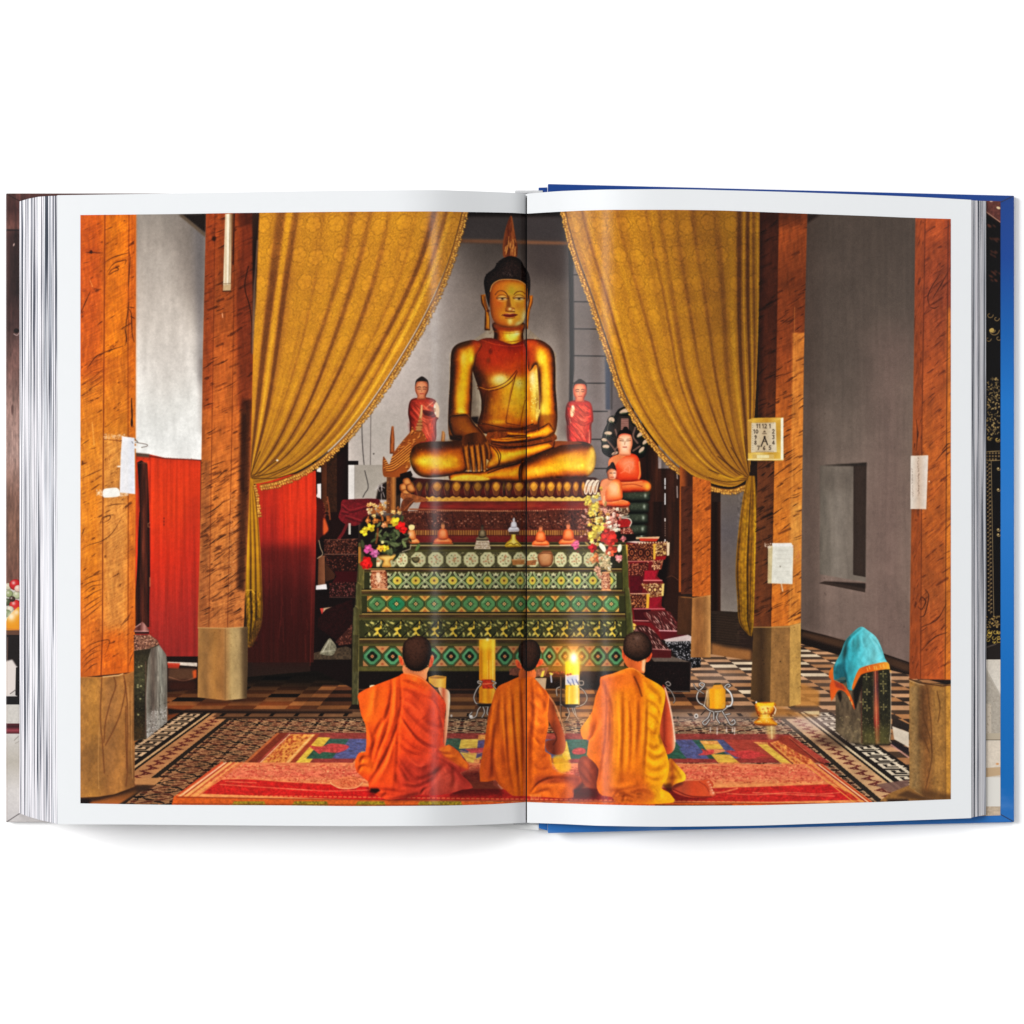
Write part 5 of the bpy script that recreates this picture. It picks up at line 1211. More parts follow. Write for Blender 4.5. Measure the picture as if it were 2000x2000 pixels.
def altar(p):
# carved red stand to the right of the steps
 def carve(q,base,n,hi,dark=(60,10,12)):
  p.poly(q,base);p.speck(q,n,hi,size=(.6,1.5),a=.85,jit=20);p.speck(q,n//2,dark,size=(.7,1.6),a=.6,jit=8)
 p.poly(C3((150,380),(600,380),(560,520),(500,700),(560,760),(540,980),(780,1230),(770,1300),(250,1300)),(118,20,26))
 p.poly(C3((200,310),(300,310),(300,385),(205,385)),(22,12,14));p.poly(C3((300,335),(525,328),(515,350),(300,352)),(214,170,130));p.poly(C3((330,345),(515,348),(490,375),(340,372)),(196,50,30))
 p.poly(C3((205,378),(300,370),(470,385),(330,395)),(206,176,160))
 carve(C3((215,400),(470,395),(470,560),(220,560)),(84,34,24),210,(206,134,84));p.poly(C3((198,405),(220,403),(222,560),(203,560)),(222,170,60));p.poly(C3((463,395),(488,395),(485,545),(463,545)),(220,166,62))
 for(u,v)in((260,480),(345,480),(410,485)):
  p.ell(1180+u/4.83,980+v/4.83,6,8,(52,16,14));p.ell(1180+u/4.83,980+v/4.83,3.5,5,(180,104,66),a=.8);p.ell(1180+u/4.83,980+v/4.83,1.6,2.5,(60,20,14))
 carve(C3((488,395),(590,388),(590,505),(490,515)),(120,70,40),120,(236,200,130));p.poly(C3((590,385),(618,382),(614,505),(592,510)),(226,196,160));
 for k in range(22):p.ell(1180+(320+k*13)/4.83,980+(392-k*.6)/4.83,1.2,1.5,(236,206,160)if k%2 else(110,60,40))
 p.line(C3((220,562),(470,560)),1.6,(196,120,110));p.poly(C3((490,520),(590,508),(575,545),(480,555)),(150,20,26));
 carve(C3((225,590),(420,570),(415,640),(370,700),(240,700)),(80,26,22),120,(196,120,88));carve(C3((460,560),(560,545),(540,640),(450,645)),(120,50,34),80,(240,190,140));p.poly(C3((380,650),(500,650),(480,720),(545,740),(380,745)),(166,24,44),tex=.1);p.line(C3((370,742),(545,742)),2,(226,140,130))
 p.poly(C3((240,700),(370,700),(360,860),(245,860)),(88,12,24),tex=.1)
 carve(C3((340,775),(565,770),(560,890),(430,905),(420,860)),(140,84,46),150,(240,206,150));
 for(u,v)in((430,830),(480,830),(530,825)):p.ell(1180+u/4.83,980+v/4.83,4.5,5,(96,34,26));p.ell(1180+u/4.83,980+v/4.83,2.6,3,(236,190,120))
 p.poly(C3((545,775),(568,772),(560,885),(540,890)),(232,190,110));p.poly(C3((430,905),(545,900),(500,990),(565,1010),(420,1010)),(150,22,40),tex=.1)
 carve(C3((250,870),(400,870),(395,1005),(255,1005)),(86,36,24),120,(206,136,84));p.poly(C3((400,868),(428,866),(422,1005),(396,1005)),(222,166,56));p.line(C3((250,868),(430,866)),1.4,(222,190,150));p.line(C3((280,1012),(570,1010)),1.8,(206,120,120))
 p.poly(C3((275,1015),(440,1015),(440,1140),(290,1130)),(70,10,18));p.line(C3((280,1120),(440,1125)),2,(196,130,120))
 def frond(q,n,seed,base=(92,30,30)):
  p.poly(q,base,smooth=3);p.setclip(q,3);r=np.random.RandomState(seed)
  a=np.asarray(q);x0,x1,y0,y1=a[:,0].min(),a[:,0].max(),a[:,1].min(),a[:,1].max()
  for i in range(n):
   x=r.uniform(x0,x1);y=r.uniform(y0,y1)
   w=[(x,y),(x+r.uniform(1,4),y+r.uniform(2,5)),(x+r.uniform(4,8),y+r.uniform(6,11))]
   p.line(w,r.uniform(1.2,2.2),(222,176,160),a=r.uniform(.4,.95),smooth=3,taper=(.4,.2));p.line([(u+1.6,v-.5)for u,v in w],1.1,(44,10,12),a=.7,smooth=3)
  p.setclip()
 frond(C3((370,1060),(420,1035),(600,1030),(650,1080),(700,1160),(770,1220),(540,1215),(450,1150)),95,3)
 p.poly(C3((520,1215),(770,1222),(765,1290),(545,1300)),(104,16,28));p.line(C3((520,1215),(772,1222)),2,(230,170,170));
 frond(C3((270,1190),(330,1165),(420,1180),(500,1250),(560,1340),(610,1400),(440,1385),(430,1290),(280,1260)),70,4,(70,26,24))
 p.poly(C3((560,1300),(790,1255),(910,1310),(590,1325)),(196,176,170));carve(C3((570,1320),(915,1312),(910,1560),(760,1580),(640,1420)),(20,18,22),190,(190,186,186),(8,6,8));
 for k in range(16):p.line(C3((580+k*21,1322),(588+k*21,1338)),1.4,(206,200,196),a=.7)
 p.poly(C3((430,1385),(630,1400),(625,1470),(440,1465)),(84,22,24));p.line(C3((440,1388),(630,1398)),1.6,(206,150,140),a=.8)
 p.poly(C7((-60,20),(190,10),(420,80),(0,90)),(96,82,72),tex=.1);p.poly(B8((1190,330),(1610,335),(1600,605),(1480,610),(1190,560)),(22,10,10),tex=.3);p.poly(B8((1200,300),(1430,235),(1430,298),(1200,296)),(84,20,22));p.line(B8((1380,600),(1590,600)),1.5,(150,136,120),a=.7);p.speck(B8((1190,330),(1610,335),(1600,605),(1190,560)),60,(70,50,44),size=(.5,1.2),a=.5);p.line(B8((1605,340),(1600,600)),1.5,(110,90,80),a=.6)
 # small carved stand of the front figure
 carve(B4((1260,430),(1480,430),(1490,600),(1280,600)),(120,50,36),110,(226,170,140));
 for q in([(1270,440),(1390,500),(1470,440)],[(1290,440),(1390,470),(1450,440)],[(1390,500),(1395,590)]):p.line(B4(*q),1.8,(230,180,150),a=.9)
 carve(B4((1500,440),(1610,435),(1620,500),(1590,530),(1500,530)),(100,70,50),40,(206,180,150));p.poly(B4((1480,580),(1600,560),(1650,600),(1620,660),(1500,670)),(166,30,30),tex=.15);p.line(B4((1500,550),(1620,560),(1650,605),(1630,650)),2,(230,200,180),smooth=3);carve(B4((1500,680),(1640,670),(1680,740),(1530,745)),(120,40,30),40,(226,180,150));p.line(B4((1500,540),(1620,532)),1.6,(220,200,180),a=.8)
 # green stepped altar
 G=(92,92,50);GD=(58,60,34);GL=(150,128,78)
 p.poly([(702,1060),(1222,1058),(1232,1200),(1236,1320),(690,1320),(692,1200)],(76,74,42))
 p.rect(690,1312,1240,1345,(22,12,10))
 def shelf(x0,x1,y,h,lip=(176,142,92)):
  p.poly([(x0,y),(x1,y),(x1,y+h),(x0,y+h)],G,g=(0,y,0,y+h,(70,56,36),(98,96,52)));p.mottle([(x0,y),(x1,y),(x1,y+h),(x0,y+h)],.14,(30,3))
  p.line([(x0,y+1.3),(x1,y+1.3)],2.2,lip,a=.85);p.line([(x0,y+4.2),(x1,y+4.2)],2,(72,40,28),a=.8);p.line([(x0,y-1.6),(x1,y-1.6)],1.8,(26,16,10),a=.85)
 shelf(706,1220,1064,13,(206,186,150))
 tiles(p,[715,735,765,785,817,851,886,920,952,985,1015,1041,1070,1095,1124,1152,1180],1078,1108,'plate',2)
 p.poly([(712,1078),(735,1078),(735,1110),(712,1110)],GD);p.rect(1190,1076,1216,1110,(50,48,30))
 shelf(700,1222,1110,9)
 tiles(p,[740,776,812,848,884,919,952,984.5,1016,1040,1067,1096,1127,1158,1190],1119,1149,'sun',3)
 p.rect(706,1118,722,1152,GD);p.rect(1204,1118,1216,1152,GD)
 shelf(700,1224,1152,12)
 tiles(p,[736.3,774.4,812,848,884,919,953,985,1017,1041,1070,1099,1130,1161,1194],1164,1195,'oct',5)
 p.rect(706,1164,717,1197,GD);p.rect(1209,1164,1222,1197,GD)
 shelf(694,1228,1198,13)
 tiles(p,[726,765,802,839,875,910,944,975,1007,1038,1066,1094,1125,1156,1188,1216],1212,1246,'lily',6)
 p.rect(700,1212,712,1248,GD);p.rect(1214,1212,1226,1248,GD)
 shelf(690,1232,1247,14)
 tiles(p,[727,767,807,844,881,917,952,986,1020,1047,1073,1104,1136,1168,1203],1262,1302,'dia',7)
 p.rect(690,1262,709,1306,GD);p.rect(1219,1262,1234,1306,GD)
 p.rect(690,1301,1234,1312,(92,88,50),tex=.1);p.line([(700,1312),(1230,1312)],2,(26,18,12),a=.8);p.line([(700,1302),(1230,1302)],1,(60,54,34))
 for i in range(60):p.glow(p.r.uniform(700,1220),p.r.choice([1068,1114,1157,1204,1254,1307]),p.r.uniform(4,12),1.4,(120,84,50),a=.4)
 # side posts in steps
 def post(q,c):
  p.poly(q,c,smooth=0);p.line([q[0],q[-1]],1.2,(36,30,18),a=.8);p.line([(q[1][0]-1,q[1][1]),(q[2][0]-1,q[2][1])],1.6,(150,136,92),a=.6);p.mottle(q,.15,(3,10))
 post([(700,1060),(712,1060),(711,1150),(699,1150)],(98,94,56));post([(695,1142),(700,1137),(706,1142),(707,1200),(694,1200)],(88,84,52));post([(690,1188),(695,1183),(701,1188),(702,1250),(688,1250)],(84,80,50));post([(688,1240),(702,1240),(700,1376),(687,1376)],(74,70,44))
 p.poly([(705,1068),(700,1068),(700,1100),(704,1100)],(196,130,60),a=.8)
 post([(1214,1066),(1222,1064),(1227,1100),(1228,1155),(1216,1155)],(84,86,44));post([(1220,1150),(1229,1148),(1233,1180),(1236,1205),(1222,1205)],(84,86,46));post([(1222,1198),(1234,1196),(1238,1240),(1236,1330),(1226,1330)],(76,78,42))
 # shade under the altar
 p.poly([(702,1313),(1225,1313),(1225,1345),(702,1345)],(20,11,9),blur=2);p.speck([(720,1318),(1220,1318),(1220,1346),(720,1346)],260,(86,50,40),size=(.5,1.1),a=.4)
 p.poly([(1040,1300),(1120,1300),(1120,1320),(1040,1320)],(200,130,50),a=.5,blur=8)
 p.poly([(702,1060),(1222,1058),(1236,1312),(690,1312)],(238,230,200),mode='mul',a=1.0)
 # clay pots and dishes among the plates
 body(p,B4((540,1010),(580,960),(620,945),(690,945),(720,980),(728,1050),(700,1115),(630,1130),(570,1110)),[(80,40,22),(130,76,44),(162,102,62),(180,122,78),(196,140,96)],(0,-.2,.97));p.line(B4((560,975),(640,968),(710,975)),2,(110,62,36),a=.8,smooth=4);p.poly(B4((600,938),(700,938),(700,955),(600,955)),(120,70,42))
 p.poly(B4((240,1045),(390,1045),(390,1100),(250,1110)),(178,116,62),tex=.1);p.line(B4((240,1048),(390,1048)),2,(206,150,96));p.poly(B4((410,1060),(530,1045),(520,1110),(415,1112)),(156,98,56),tex=.15)
 body(p,B3((750,1020),(840,1020),(830,1070),(790,1085),(755,1060)),[(40,36,22),(80,72,46),(120,106,70)])
 body(p,B3((360,990),(560,985),(540,1040),(490,1060),(510,1130),(400,1130),(420,1060),(370,1040)),[(140,90,40),(196,136,62),(222,168,84),(236,192,110)],(0,-.2,.97),smooth=2)
 body(p,B3((335,1080),(375,1080),(370,1120),(338,1122)),[(150,120,80),(210,180,130),(236,214,170)])
 # jars at the ends of the second step
 for q,s in((B3((280,1190),(420,1175),(455,1200),(465,1300),(450,1390),(290,1385),(265,1310)),3),(B4((1310,1195),(1385,1195),(1400,1290),(1395,1400),(1305,1400),(1295,1290)),4)):
  body(p,q,[(96,40,24),(150,76,46),(190,112,74),(214,146,108)],(-.1,0,1),smooth=2);p.speck(q,120,(236,190,150),size=(.6,1.6),a=.75);p.speck(q,90,(120,44,24),size=(.6,1.4),a=.7)
 p.line(B3((275,1180),(430,1178)),3,(206,140,100));p.line(B3((280,1388),(460,1392)),3.4,(216,146,104));p.line(B4((1308,1198),(1390,1198)),2.6,(226,160,110));p.line(B4((1305,1400),(1400,1402)),3.4,(226,150,100))
 p.poly(B3((330,1210),(370,1205),(380,1300),(345,1310)),(240,214,180),smooth=3,a=.7)
 # little figures on the top step
 def seated(x,yb,h,ramp,head,base=None):
  w=h*.36
  body(p,[(x-w*1.0,yb-h*.02),(x-w*.95,yb-h*.20),(x-w*.4,yb-h*.28),(x+w*.4,yb-h*.28),(x+w*.95,yb-h*.2),(x+w*1.0,yb-h*.02)],ramp,(0,-.2,.97),smooth=3)
  body(p,[(x-w*.55,yb-h*.2),(x-w*.6,yb-h*.5),(x-w*.3,yb-h*.66),(x+w*.3,yb-h*.66),(x+w*.6,yb-h*.5),(x+w*.55,yb-h*.2)],ramp,(0,-.2,.97),smooth=3)
  p.ell(x,yb-h*.78,h*.085,h*.12,head);p.ell(x,yb-h*.90,h*.07,h*.05,tuple(np.array(head)*.6));p.line([(x-w*.5,yb-h*.18),(x+w*.5,yb-h*.22)],1.1,tuple(np.array(ramp[1])),a=.7)
 seated(803,1062,40,[(120,50,24),(190,96,46),(222,132,70),(240,170,110)],(232,190,130));p.poly(B3((720,640),(780,640),(775,690),(720,690)),(236,206,140),smooth=3);p.ell(799,1044,4,4,(246,190,170),a=.6)
 seated(865,1062,44,[(130,40,18),(190,78,34),(220,108,54),(240,150,96)],(206,130,84));p.line([(846,1062),(884,1062)],2.4,(196,100,50),a=.8)
 seated(942,1056,32,[(24,20,14),(60,50,36),(104,88,62),(150,132,100)],(80,68,50));p.poly(B3((1510,820),(1660,820),(1680,920),(1485,920)),(190,168,140));
 for v in(845,875,900):p.line(B3((1505,v),(1670,v)),1.4,(110,84,64),a=.7)
 p.speck(B3((1510,820),(1660,820),(1680,920),(1485,920)),40,(226,210,190),a=.7)
 body(p,B4((240,730),(280,730),(290,800),(330,850),(345,890),(165,895),(180,840),(225,800)),[(110,76,10),(176,136,24),(214,178,60),(236,210,110)],smooth=3);p.line(B4((180,870),(230,850),(260,870),(300,850),(335,875)),1.6,(120,84,20),smooth=3);p.poly(B4((190,690),(330,690),(320,715),(205,718)),(196,186,186));seated(1003.5,1036,26,[(110,104,110),(170,164,170),(206,200,206),(236,234,236)],(206,200,206));p.line([(1004,1012),(1004,1018)],1.6,(220,216,214));p.poly(B4((205,718),(320,716),(325,750),(200,745)),(80,56,44))
 seated(1056,1066,42,[(140,44,16),(206,80,30),(228,106,48),(244,150,90)],(214,120,76));p.line([(1040,1066),(1072,1067)],2.2,(232,160,130),a=.7)
 seated(1110,1064,46,[(140,44,16),(206,80,30),(228,106,48),(244,150,90)],(214,120,80));p.line([(1094,1065),(1126,1064)],2.2,(236,190,170),a=.7)
 flowers(p)
def bloom(p,x,y,s,col,r):
 c=np.asarray(col,float)
 n=5
 for k in range(n):
  a=k*2*math.pi/n+r.uniform(0,1)
  p.ell(x+s*.45*math.cos(a),y+s*.42*math.sin(a),s*.48,s*.36,np.clip(c*r.uniform(.72,1.12),0,255),ang=math.degrees(a))
 p.ell(x-s*.15,y-s*.2,s*.32,s*.26,np.clip(c*1.12+14,0,255),a=.8);p.ell(x+s*.1,y+s*.15,s*.22,s*.18,c*.62,a=.7)
def flowers(p):
 r=np.random.RandomState(8)
 LF=lambda x,y,l,an,c:(p.ell(x,y,l,l*.4,c,ang=an),p.line([(x-l*.8*math.cos(math.radians(an)),y-l*.8*math.sin(math.radians(an))),(x+l*.8*math.cos(math.radians(an)),y+l*.8*math.sin(math.radians(an)))],.9,np.clip(np.array(c)*1.5,0,255),a=.5))
 # left bunch
 p.poly(B3((150,620),(300,520),(640,620),(720,800),(700,950),(400,1000),(180,1000)),(18,12,8),smooth=3,a=.8,blur=2)
 for i in range(70):
  x,y=B3((r.normal(540,95),r.normal(800,95)))[0]
  g=r.choice(3);LF(x,y,r.uniform(4,8),r.uniform(0,180),[(40,46,28),(64,74,44),(88,96,62)][g])
 for i in range(26):
  x,y=B3((r.normal(390,110),r.normal(520,60)))[0];LF(x,y,r.uniform(3,7),r.uniform(0,180),[(150,84,36),(176,104,50),(110,56,26)][r.choice(3)])
 for i in range(16):
  x,y=B3((r.uniform(230,640),r.uniform(370,500)))[0];bloom(p,x,y,r.uniform(3,5),[(206,150,84),(150,84,40),(226,190,140)][r.choice(3)],r)
 for(u,v)in((300,400),(270,390),(330,420),(300,530),(600,490),(530,480)):bloom(p,*B3((u,v))[0],5.0,(226,180,110),r)
 bloom(p,*B3((380,440))[0],7,(190,110,50),r);bloom(p,*B3((320,590))[0],7,(196,116,50),r);bloom(p,*B3((235,590))[0],6,(206,120,60),r);bloom(p,*B3((480,590))[0],8,(176,100,40),r);bloom(p,*B3((420,640))[0],6,(226,150,100),r)
 for(u,v,s)in((560,600,11),(265,665,10),(185,720,9),(200,690,7),(440,910,8)):bloom(p,*B3((u,v))[0],s,(236,200,50),r)
 bloom(p,*B3((380,910))[0],8,(226,160,50),r)
 for(u,v,s)in((620,660,12),(650,690,9),(215,1080,14),(195,1110,9),(240,1100,9)):bloom(p,*B3((u,v))[0],s,(216,26,24),r)
 for(u,v,s,c)in((240,920,11,(206,84,140)),(320,970,9,(196,110,150)),(290,985,7,(176,84,130))):bloom(p,*B3((u,v))[0],s,c,r)
 for q in([(395,380),(390,250),(400,160)],[(430,310),(400,220),(390,170)],[(320,220),(380,180),(430,200)],[(370,240),(350,180),(400,160)]):p.line(B3(*q),1.4,(190,180,176),a=.85,smooth=3)
 p.line(B3((380,260),(440,210),(440,330)),3,(24,14,12),a=.6);p.line(B3((350,680),(345,780),(330,850)),4,(150,84,40),a=.7);p.line(B3((640,950),(730,920),(740,870)),2,(190,176,150),a=.7);LF(*B3((820,900))[0],8,120,(90,110,60));LF(*B3((170,860))[0],9,80,(62,66,40));p.ell(*B3((405,840))[0],3,3,(230,210,140));LF(*B3((660,860))[0],8,60,(110,120,76))
 # right bunch
 for i in range(40):
  x,y=B4((r.normal(1290,70),r.normal(800,130)))[0];LF(x,y,r.uniform(3,7),r.uniform(0,180),[(96,84,40),(60,60,36),(150,120,70)][r.choice(3)])
 for i in range(70):
  x,y=B4((r.normal(1230,55),r.normal(560,130)))[0];bloom(p,x,y,r.uniform(3,6),[(226,190,84),(206,160,60),(236,214,140),(190,130,60)][r.choice(4)],r)
 for(u,v,s)in((1140,340,8),(1210,420,9),(1170,500,8),(1240,680,10),(1330,660,10),(1180,780,9),(1200,740,8),(1140,310,6),(1120,380,6)):bloom(p,*B4((u,v))[0],s,(228,196,84),r)
 for i in range(36):
  x,y=B4((r.normal(1420,60),r.normal(610,70)))[0];bloom(p,x,y,r.uniform(3,5.5),[(236,190,170),(226,150,130),(206,110,90),(240,220,190)][r.choice(4)],r)
 for i in range(40):
  x,y=B4((r.normal(1080,40),r.normal(600,80)))[0];bloom(p,x,y,r.uniform(2,3.4),[(206,150,130),(150,84,66),(120,60,44)][r.choice(3)],r)
 for(u,v,s)in((1380,750,15),(1340,790,12),(1430,800,12),(1400,840,10),(1360,720,9)):bloom(p,*B4((u,v))[0],s,(206,50,40),r)
 for(u,v,s,c)in((1190,910,10,(200,30,34)),(1410,930,13,(220,76,50)),(1400,970,9,(226,96,60)),(985,880,9,(206,84,120)),(1000,850,7,(206,96,130)),(1500,1020,8,(226,130,130)),(1500,1050,6,(236,160,150)),(1235,1020,11,(222,130,76)),(1200,1050,8,(226,150,96)),(1270,1040,8,(206,100,60)),(1550,800,7,(196,110,110))):bloom(p,*B4((u,v))[0],s,c,r)
 for(u,v,an)in((1320,910,70),(1510,910,100),(1300,890,60)):p.ell(*B4((u,v))[0],8,4.2,(236,226,200),ang=an)
 for i in range(26):
  x,y=B4((r.normal(1350,40),r.normal(1080,55)))[0];bloom(p,x,y,r.uniform(2.6,5),[(226,206,170),(206,176,130),(150,140,100)][r.choice(3)],r)
 for(u,v)in((1240,1140),(1260,1150),(1230,1170),(1260,1220),(1280,1250),(1270,1190)):bloom(p,*B4((u,v))[0],4.6,(226,160,130),r)
 p.line(B4((1250,1160),(1270,1260),(1320,1210)),1.6,(150,96,70),a=.8);p.line(B4((1020,880),(1080,910),(1110,960)),1.2,(120,100,70),a=.7)
def floor(p):
 """tiled floor drawn in true perspective (vanishing point 1007, 959)"""
 area=[(150,1345),(390,1338),(485,1322),(620,1310),(690,1345),(1240,1345),(1310,1290),(1390,1278),(1465,1290),(1560,1256),(1640,1280),(1720,1304),(1862,1340),(1862,1590),(150,1590)]
 b,m=p.mask(area)
 X,Y=p.grid(b)
 d=np.maximum(Y-959.0,1)
 u=(X-1007.0)/d+.043
 z=3100.0/d
 r=np.random.RandomState(77)
 H,W=X.shape
 col=np.zeros((H,W,3),np.float32)
 # plain checker zone at the back and the sides
 cu,cz=np.floor(u/.145),np.floor(z/.145)
 tab=r.rand(64,64)
 rnd=tab[(cu.astype(int)+32)%64,cz.astype(int)%64]
 par=((cu+cz)%2+2)%2
 left=np.stack([np.where(rnd>.88,26,np.where(par>.5,128,166)),np.where(rnd>.88,14,np.where(par>.5,72,112)),np.where(rnd>.88,10,np.where(par>.5,36,66))],-1)*(.84+.3*rnd[...,None])
 k=rnd[...,None]
 right=np.where(par[...,None]>.5,np.where(k>.55,(84,62,46),(64,46,36)),np.where(k>.86,(214,190,158),np.where(k>.45,(184,138,102),(164,114,74))))
 col[:]=np.where((u>.45)[...,None],right,left)
 # shade falling off towards the dark back at the left
 f=np.clip((Y-1320)/58,.10,1);f=np.where(u<.45,f,1)
 col*=f[...,None]
 lt=np.clip((X-1240)/120,0,1)*np.clip(1-abs(Y-1322)/70,0,1)
 # warm tiles in front of the altar
 mid=(u>-.95)&(u<1.05)&(Y>1338)&(Y<1400)
 brown=np.stack([np.where(par>.5,96,138),np.where(par>.5,58,92),np.where(par>.5,36,54)],-1)*(.75+.4*rnd[...,None])
 brown=np.where((rnd>.8)[...,None],(40,24,18),brown)
 col=np.where((mid&(u<.75))[...,None],brown,col)
 col=np.where((mid&(u>=.5)&(Y>1345))[...,None],brown*1.12,col)
 # patterned carpet of tiles
 zone=(z<7.27)&(u>-1.47)&(u<1.47)
 s=np.abs(u)
 fu,fz=u/.125,z/.125
 chk=((np.floor(fu)+np.floor(fz))%2+2)%2
 a,c2=fu%1-.5,fz%1-.5
 dm=np.abs(a)+np.abs(c2);th=np.arctan2(c2,a)
 leaf=np.abs(np.cos(4*th))>.74
 inner=np.where((dm<.22)[...,None],np.where(chk[...,None]>.5,(34,26,22),(70,34,26)),np.where((dm<.28)[...,None],(190,156,122),np.where(leaf[...,None],np.where(chk[...,None]>.5,(60,42,34),(112,58,42)),(176,140,106))))
 inner=np.where(((np.abs(a)>.47)|(np.abs(c2)>.46))[...,None],(140,106,80),inner)*.96
 # borders
 zig=np.abs(((z/.105)%1)*2-1);q=(s-1.235)/.075
 zz=np.abs(q-(.2+.6*zig))<.13
 zz2=(np.abs(q-.5)<.07)&(np.abs(((z/.105)%1)-.5)<.3)
 band_z=np.where((zz|zz2)[...,None],(118,52,44),(190,148,108))
 me_u=(s-1.362)/.09;me_z=(z/.13)%1
 key=((np.abs(me_u-.15)<.09)&(me_z<.75))|((np.abs(me_u-.85)<.09)&(me_z>.2))|((np.abs(me_z-.05)<.07)&(me_u>.1))|((np.abs(me_z-.72)<.07)&(me_u<.6)&(me_u>.1))|((np.abs(me_z-.4)<.07)&(me_u>.35))|((np.abs(me_u-.5)<.08)&(me_z>.4)&(me_z<.75))
 band_k=np.where(key[...,None],(206,188,162),(44,32,26))
 def sel(lo,hi):return((s>=lo)&(s<hi))[...,None]
 car=inner
 car=np.where(sel(1.205,1.228),(52,42,34),car);car=np.where(sel(1.228,1.318),band_z,car);car=np.where(sel(1.318,1.33),(48,36,28),car)
 car=np.where(sel(1.33,1.343),(206,182,146),car);car=np.where(sel(1.343,1.36),(40,30,26),car);car=np.where(sel(1.36,1.455),band_k,car);car=np.where(sel(1.455,1.47),(46,34,28),car)
 # borders along the back edge
 zb=7.27-z
 hz=np.abs(((u/.11)%1)-.5)<.09
 car=np.where(((zb>=0)&(zb<.10))[...,None],(84,58,42),car)
 car=np.where(((zb>=.10)&(zb<.24)&(s<1.3))[...,None],np.where((hz&(np.abs(zb-.17)<.05))[...,None],(26,18,14),(122,90,64)),car)
 car=np.where(((zb>=.24)&(zb<.30)&(s<1.28))[...,None],(70,50,38),car)
 col=np.where(zone[...,None],car,col)
 n=noise((H,W),(40,12),r)
 col=col*(1+.10*n)[...,None]
 # left side dimmer and warmer, right side catching window light
 warm=np.clip((900-X)/500,0,1)[...,None]
 col=col*(1-warm*np.array([.12,.22,.30]))
 sh=np.exp(-((X-1650)/90.0)**2-((Y-1330)/40.0)**2)*.16+np.exp(-((X-1585)/70.0)**2-((Y-1412)/22.0)**2)*.55+np.exp(-((X-1400)/60.0)**2-((Y-1322)/26.0)**2)*.30+np.exp(-((X-1380)/130.0)**2-((Y-1404)/16.0)**2)*.42
 col=col+(np.array([226,200,190])-col)*np.clip(sh,0,.8)[...,None]
 # left strip by the door
 p.put(b,m,col)
 p.poly([(265,1282),(390,1282),(390,1345),(325,1352),(265,1345)],(34,14,9))
 p.poly(A4((855,60),(1135,70),(1135,105),(855,85)),(196,180,164),tex=.1);p.poly(A4((855,70),(975,75),(960,130),(860,120)),(190,52,30),a=.9);p.poly(A4((860,120),(1120,120),(1100,230),(860,240)),(88,58,40),blur=2);p.line(A4((870,205),(1000,240),(1100,215)),2,(140,96,72),a=.7,smooth=4);p.poly(A4((1090,150),(1130,130),(1130,210),(1100,220)),(196,84,36),blur=1)
 p.poly(A4((855,240),(1130,240),(1130,330),(855,330)),(56,24,14),blur=3)
 p.poly(A4((855,500),(1050,520),(1932,530),(2600,530),(2600,548),(1900,548),(1000,545),(860,560)),(34,18,14),blur=1.4)
 p.poly([(380,1362),(500,1362),(520,1372),(380,1374)],(60,32,20),a=.6,blur=4)
 # open floor at the bottom corners
 p.poly(A4((0,1330),(220,1320),(400,1260),(540,1225),(740,1225),(560,1300),(330,1449),(0,1449)),(150,84,40),g=(0,1520,0,1572,(96,62,34),(178,100,46)),blur=1)
 p.poly(A4((30,1340),(230,1325),(440,1270),(560,1230),(600,1260),(430,1310),(200,1370),(40,1400)),(66,38,22),blur=2.5);p.poly(A4((30,1350),(140,1365),(100,1420),(30,1420)),(30,16,16),blur=1.5)
 p.poly(A4((548,1155),(820,1155),(735,1225),(548,1220)),(178,124,78));p.poly(A4((560,1225),(730,1228),(640,1290),(560,1290)),(62,40,28),blur=1.5)
 p.poly(C8((1000,1780),(1195,1690),(1250,1750),(1320,1790),(1620,1840),(1620,1860),(900,1860)),(150,106,56),tex=.1);p.poly(C8((1060,1800),(1180,1745),(1320,1800),(1560,1840),(1300,1845),(1200,1830)),(90,60,34),blur=2);p.poly(C8((860,1690),(1195,1640),(1195,1700),(1010,1770)),(122,90,80),a=.9);p.poly(C8((980,1835),(1190,1835),(1190,1862),(980,1862)),(40,24,18),blur=1.5)
 p.poly(C8((1030,1110),(1195,1170),(1195,1320),(1050,1240)),(206,190,170));p.poly(C8((1030,1010),(1195,1090),(1195,1170),(1030,1100)),(54,42,36));p.poly(C8((1030,1260),(1195,1325),(1195,1390),(1020,1310)),(46,34,40));p.line(C8((1020,1295),(1195,1420)),3,(206,150,136),a=.8)
 p.poly(C7((1330,560),(1740,690),(1932,660),(1932,720),(1100,720)),(176,116,54),a=.75,blur=3);p.poly(C7((1720,330),(1932,420),(1932,600),(1640,600)),(190,128,62),a=.8,blur=2)
 p.poly(C7((1740,660),(1932,655),(1932,700),(1810,695)),(222,196,150),a=.8)
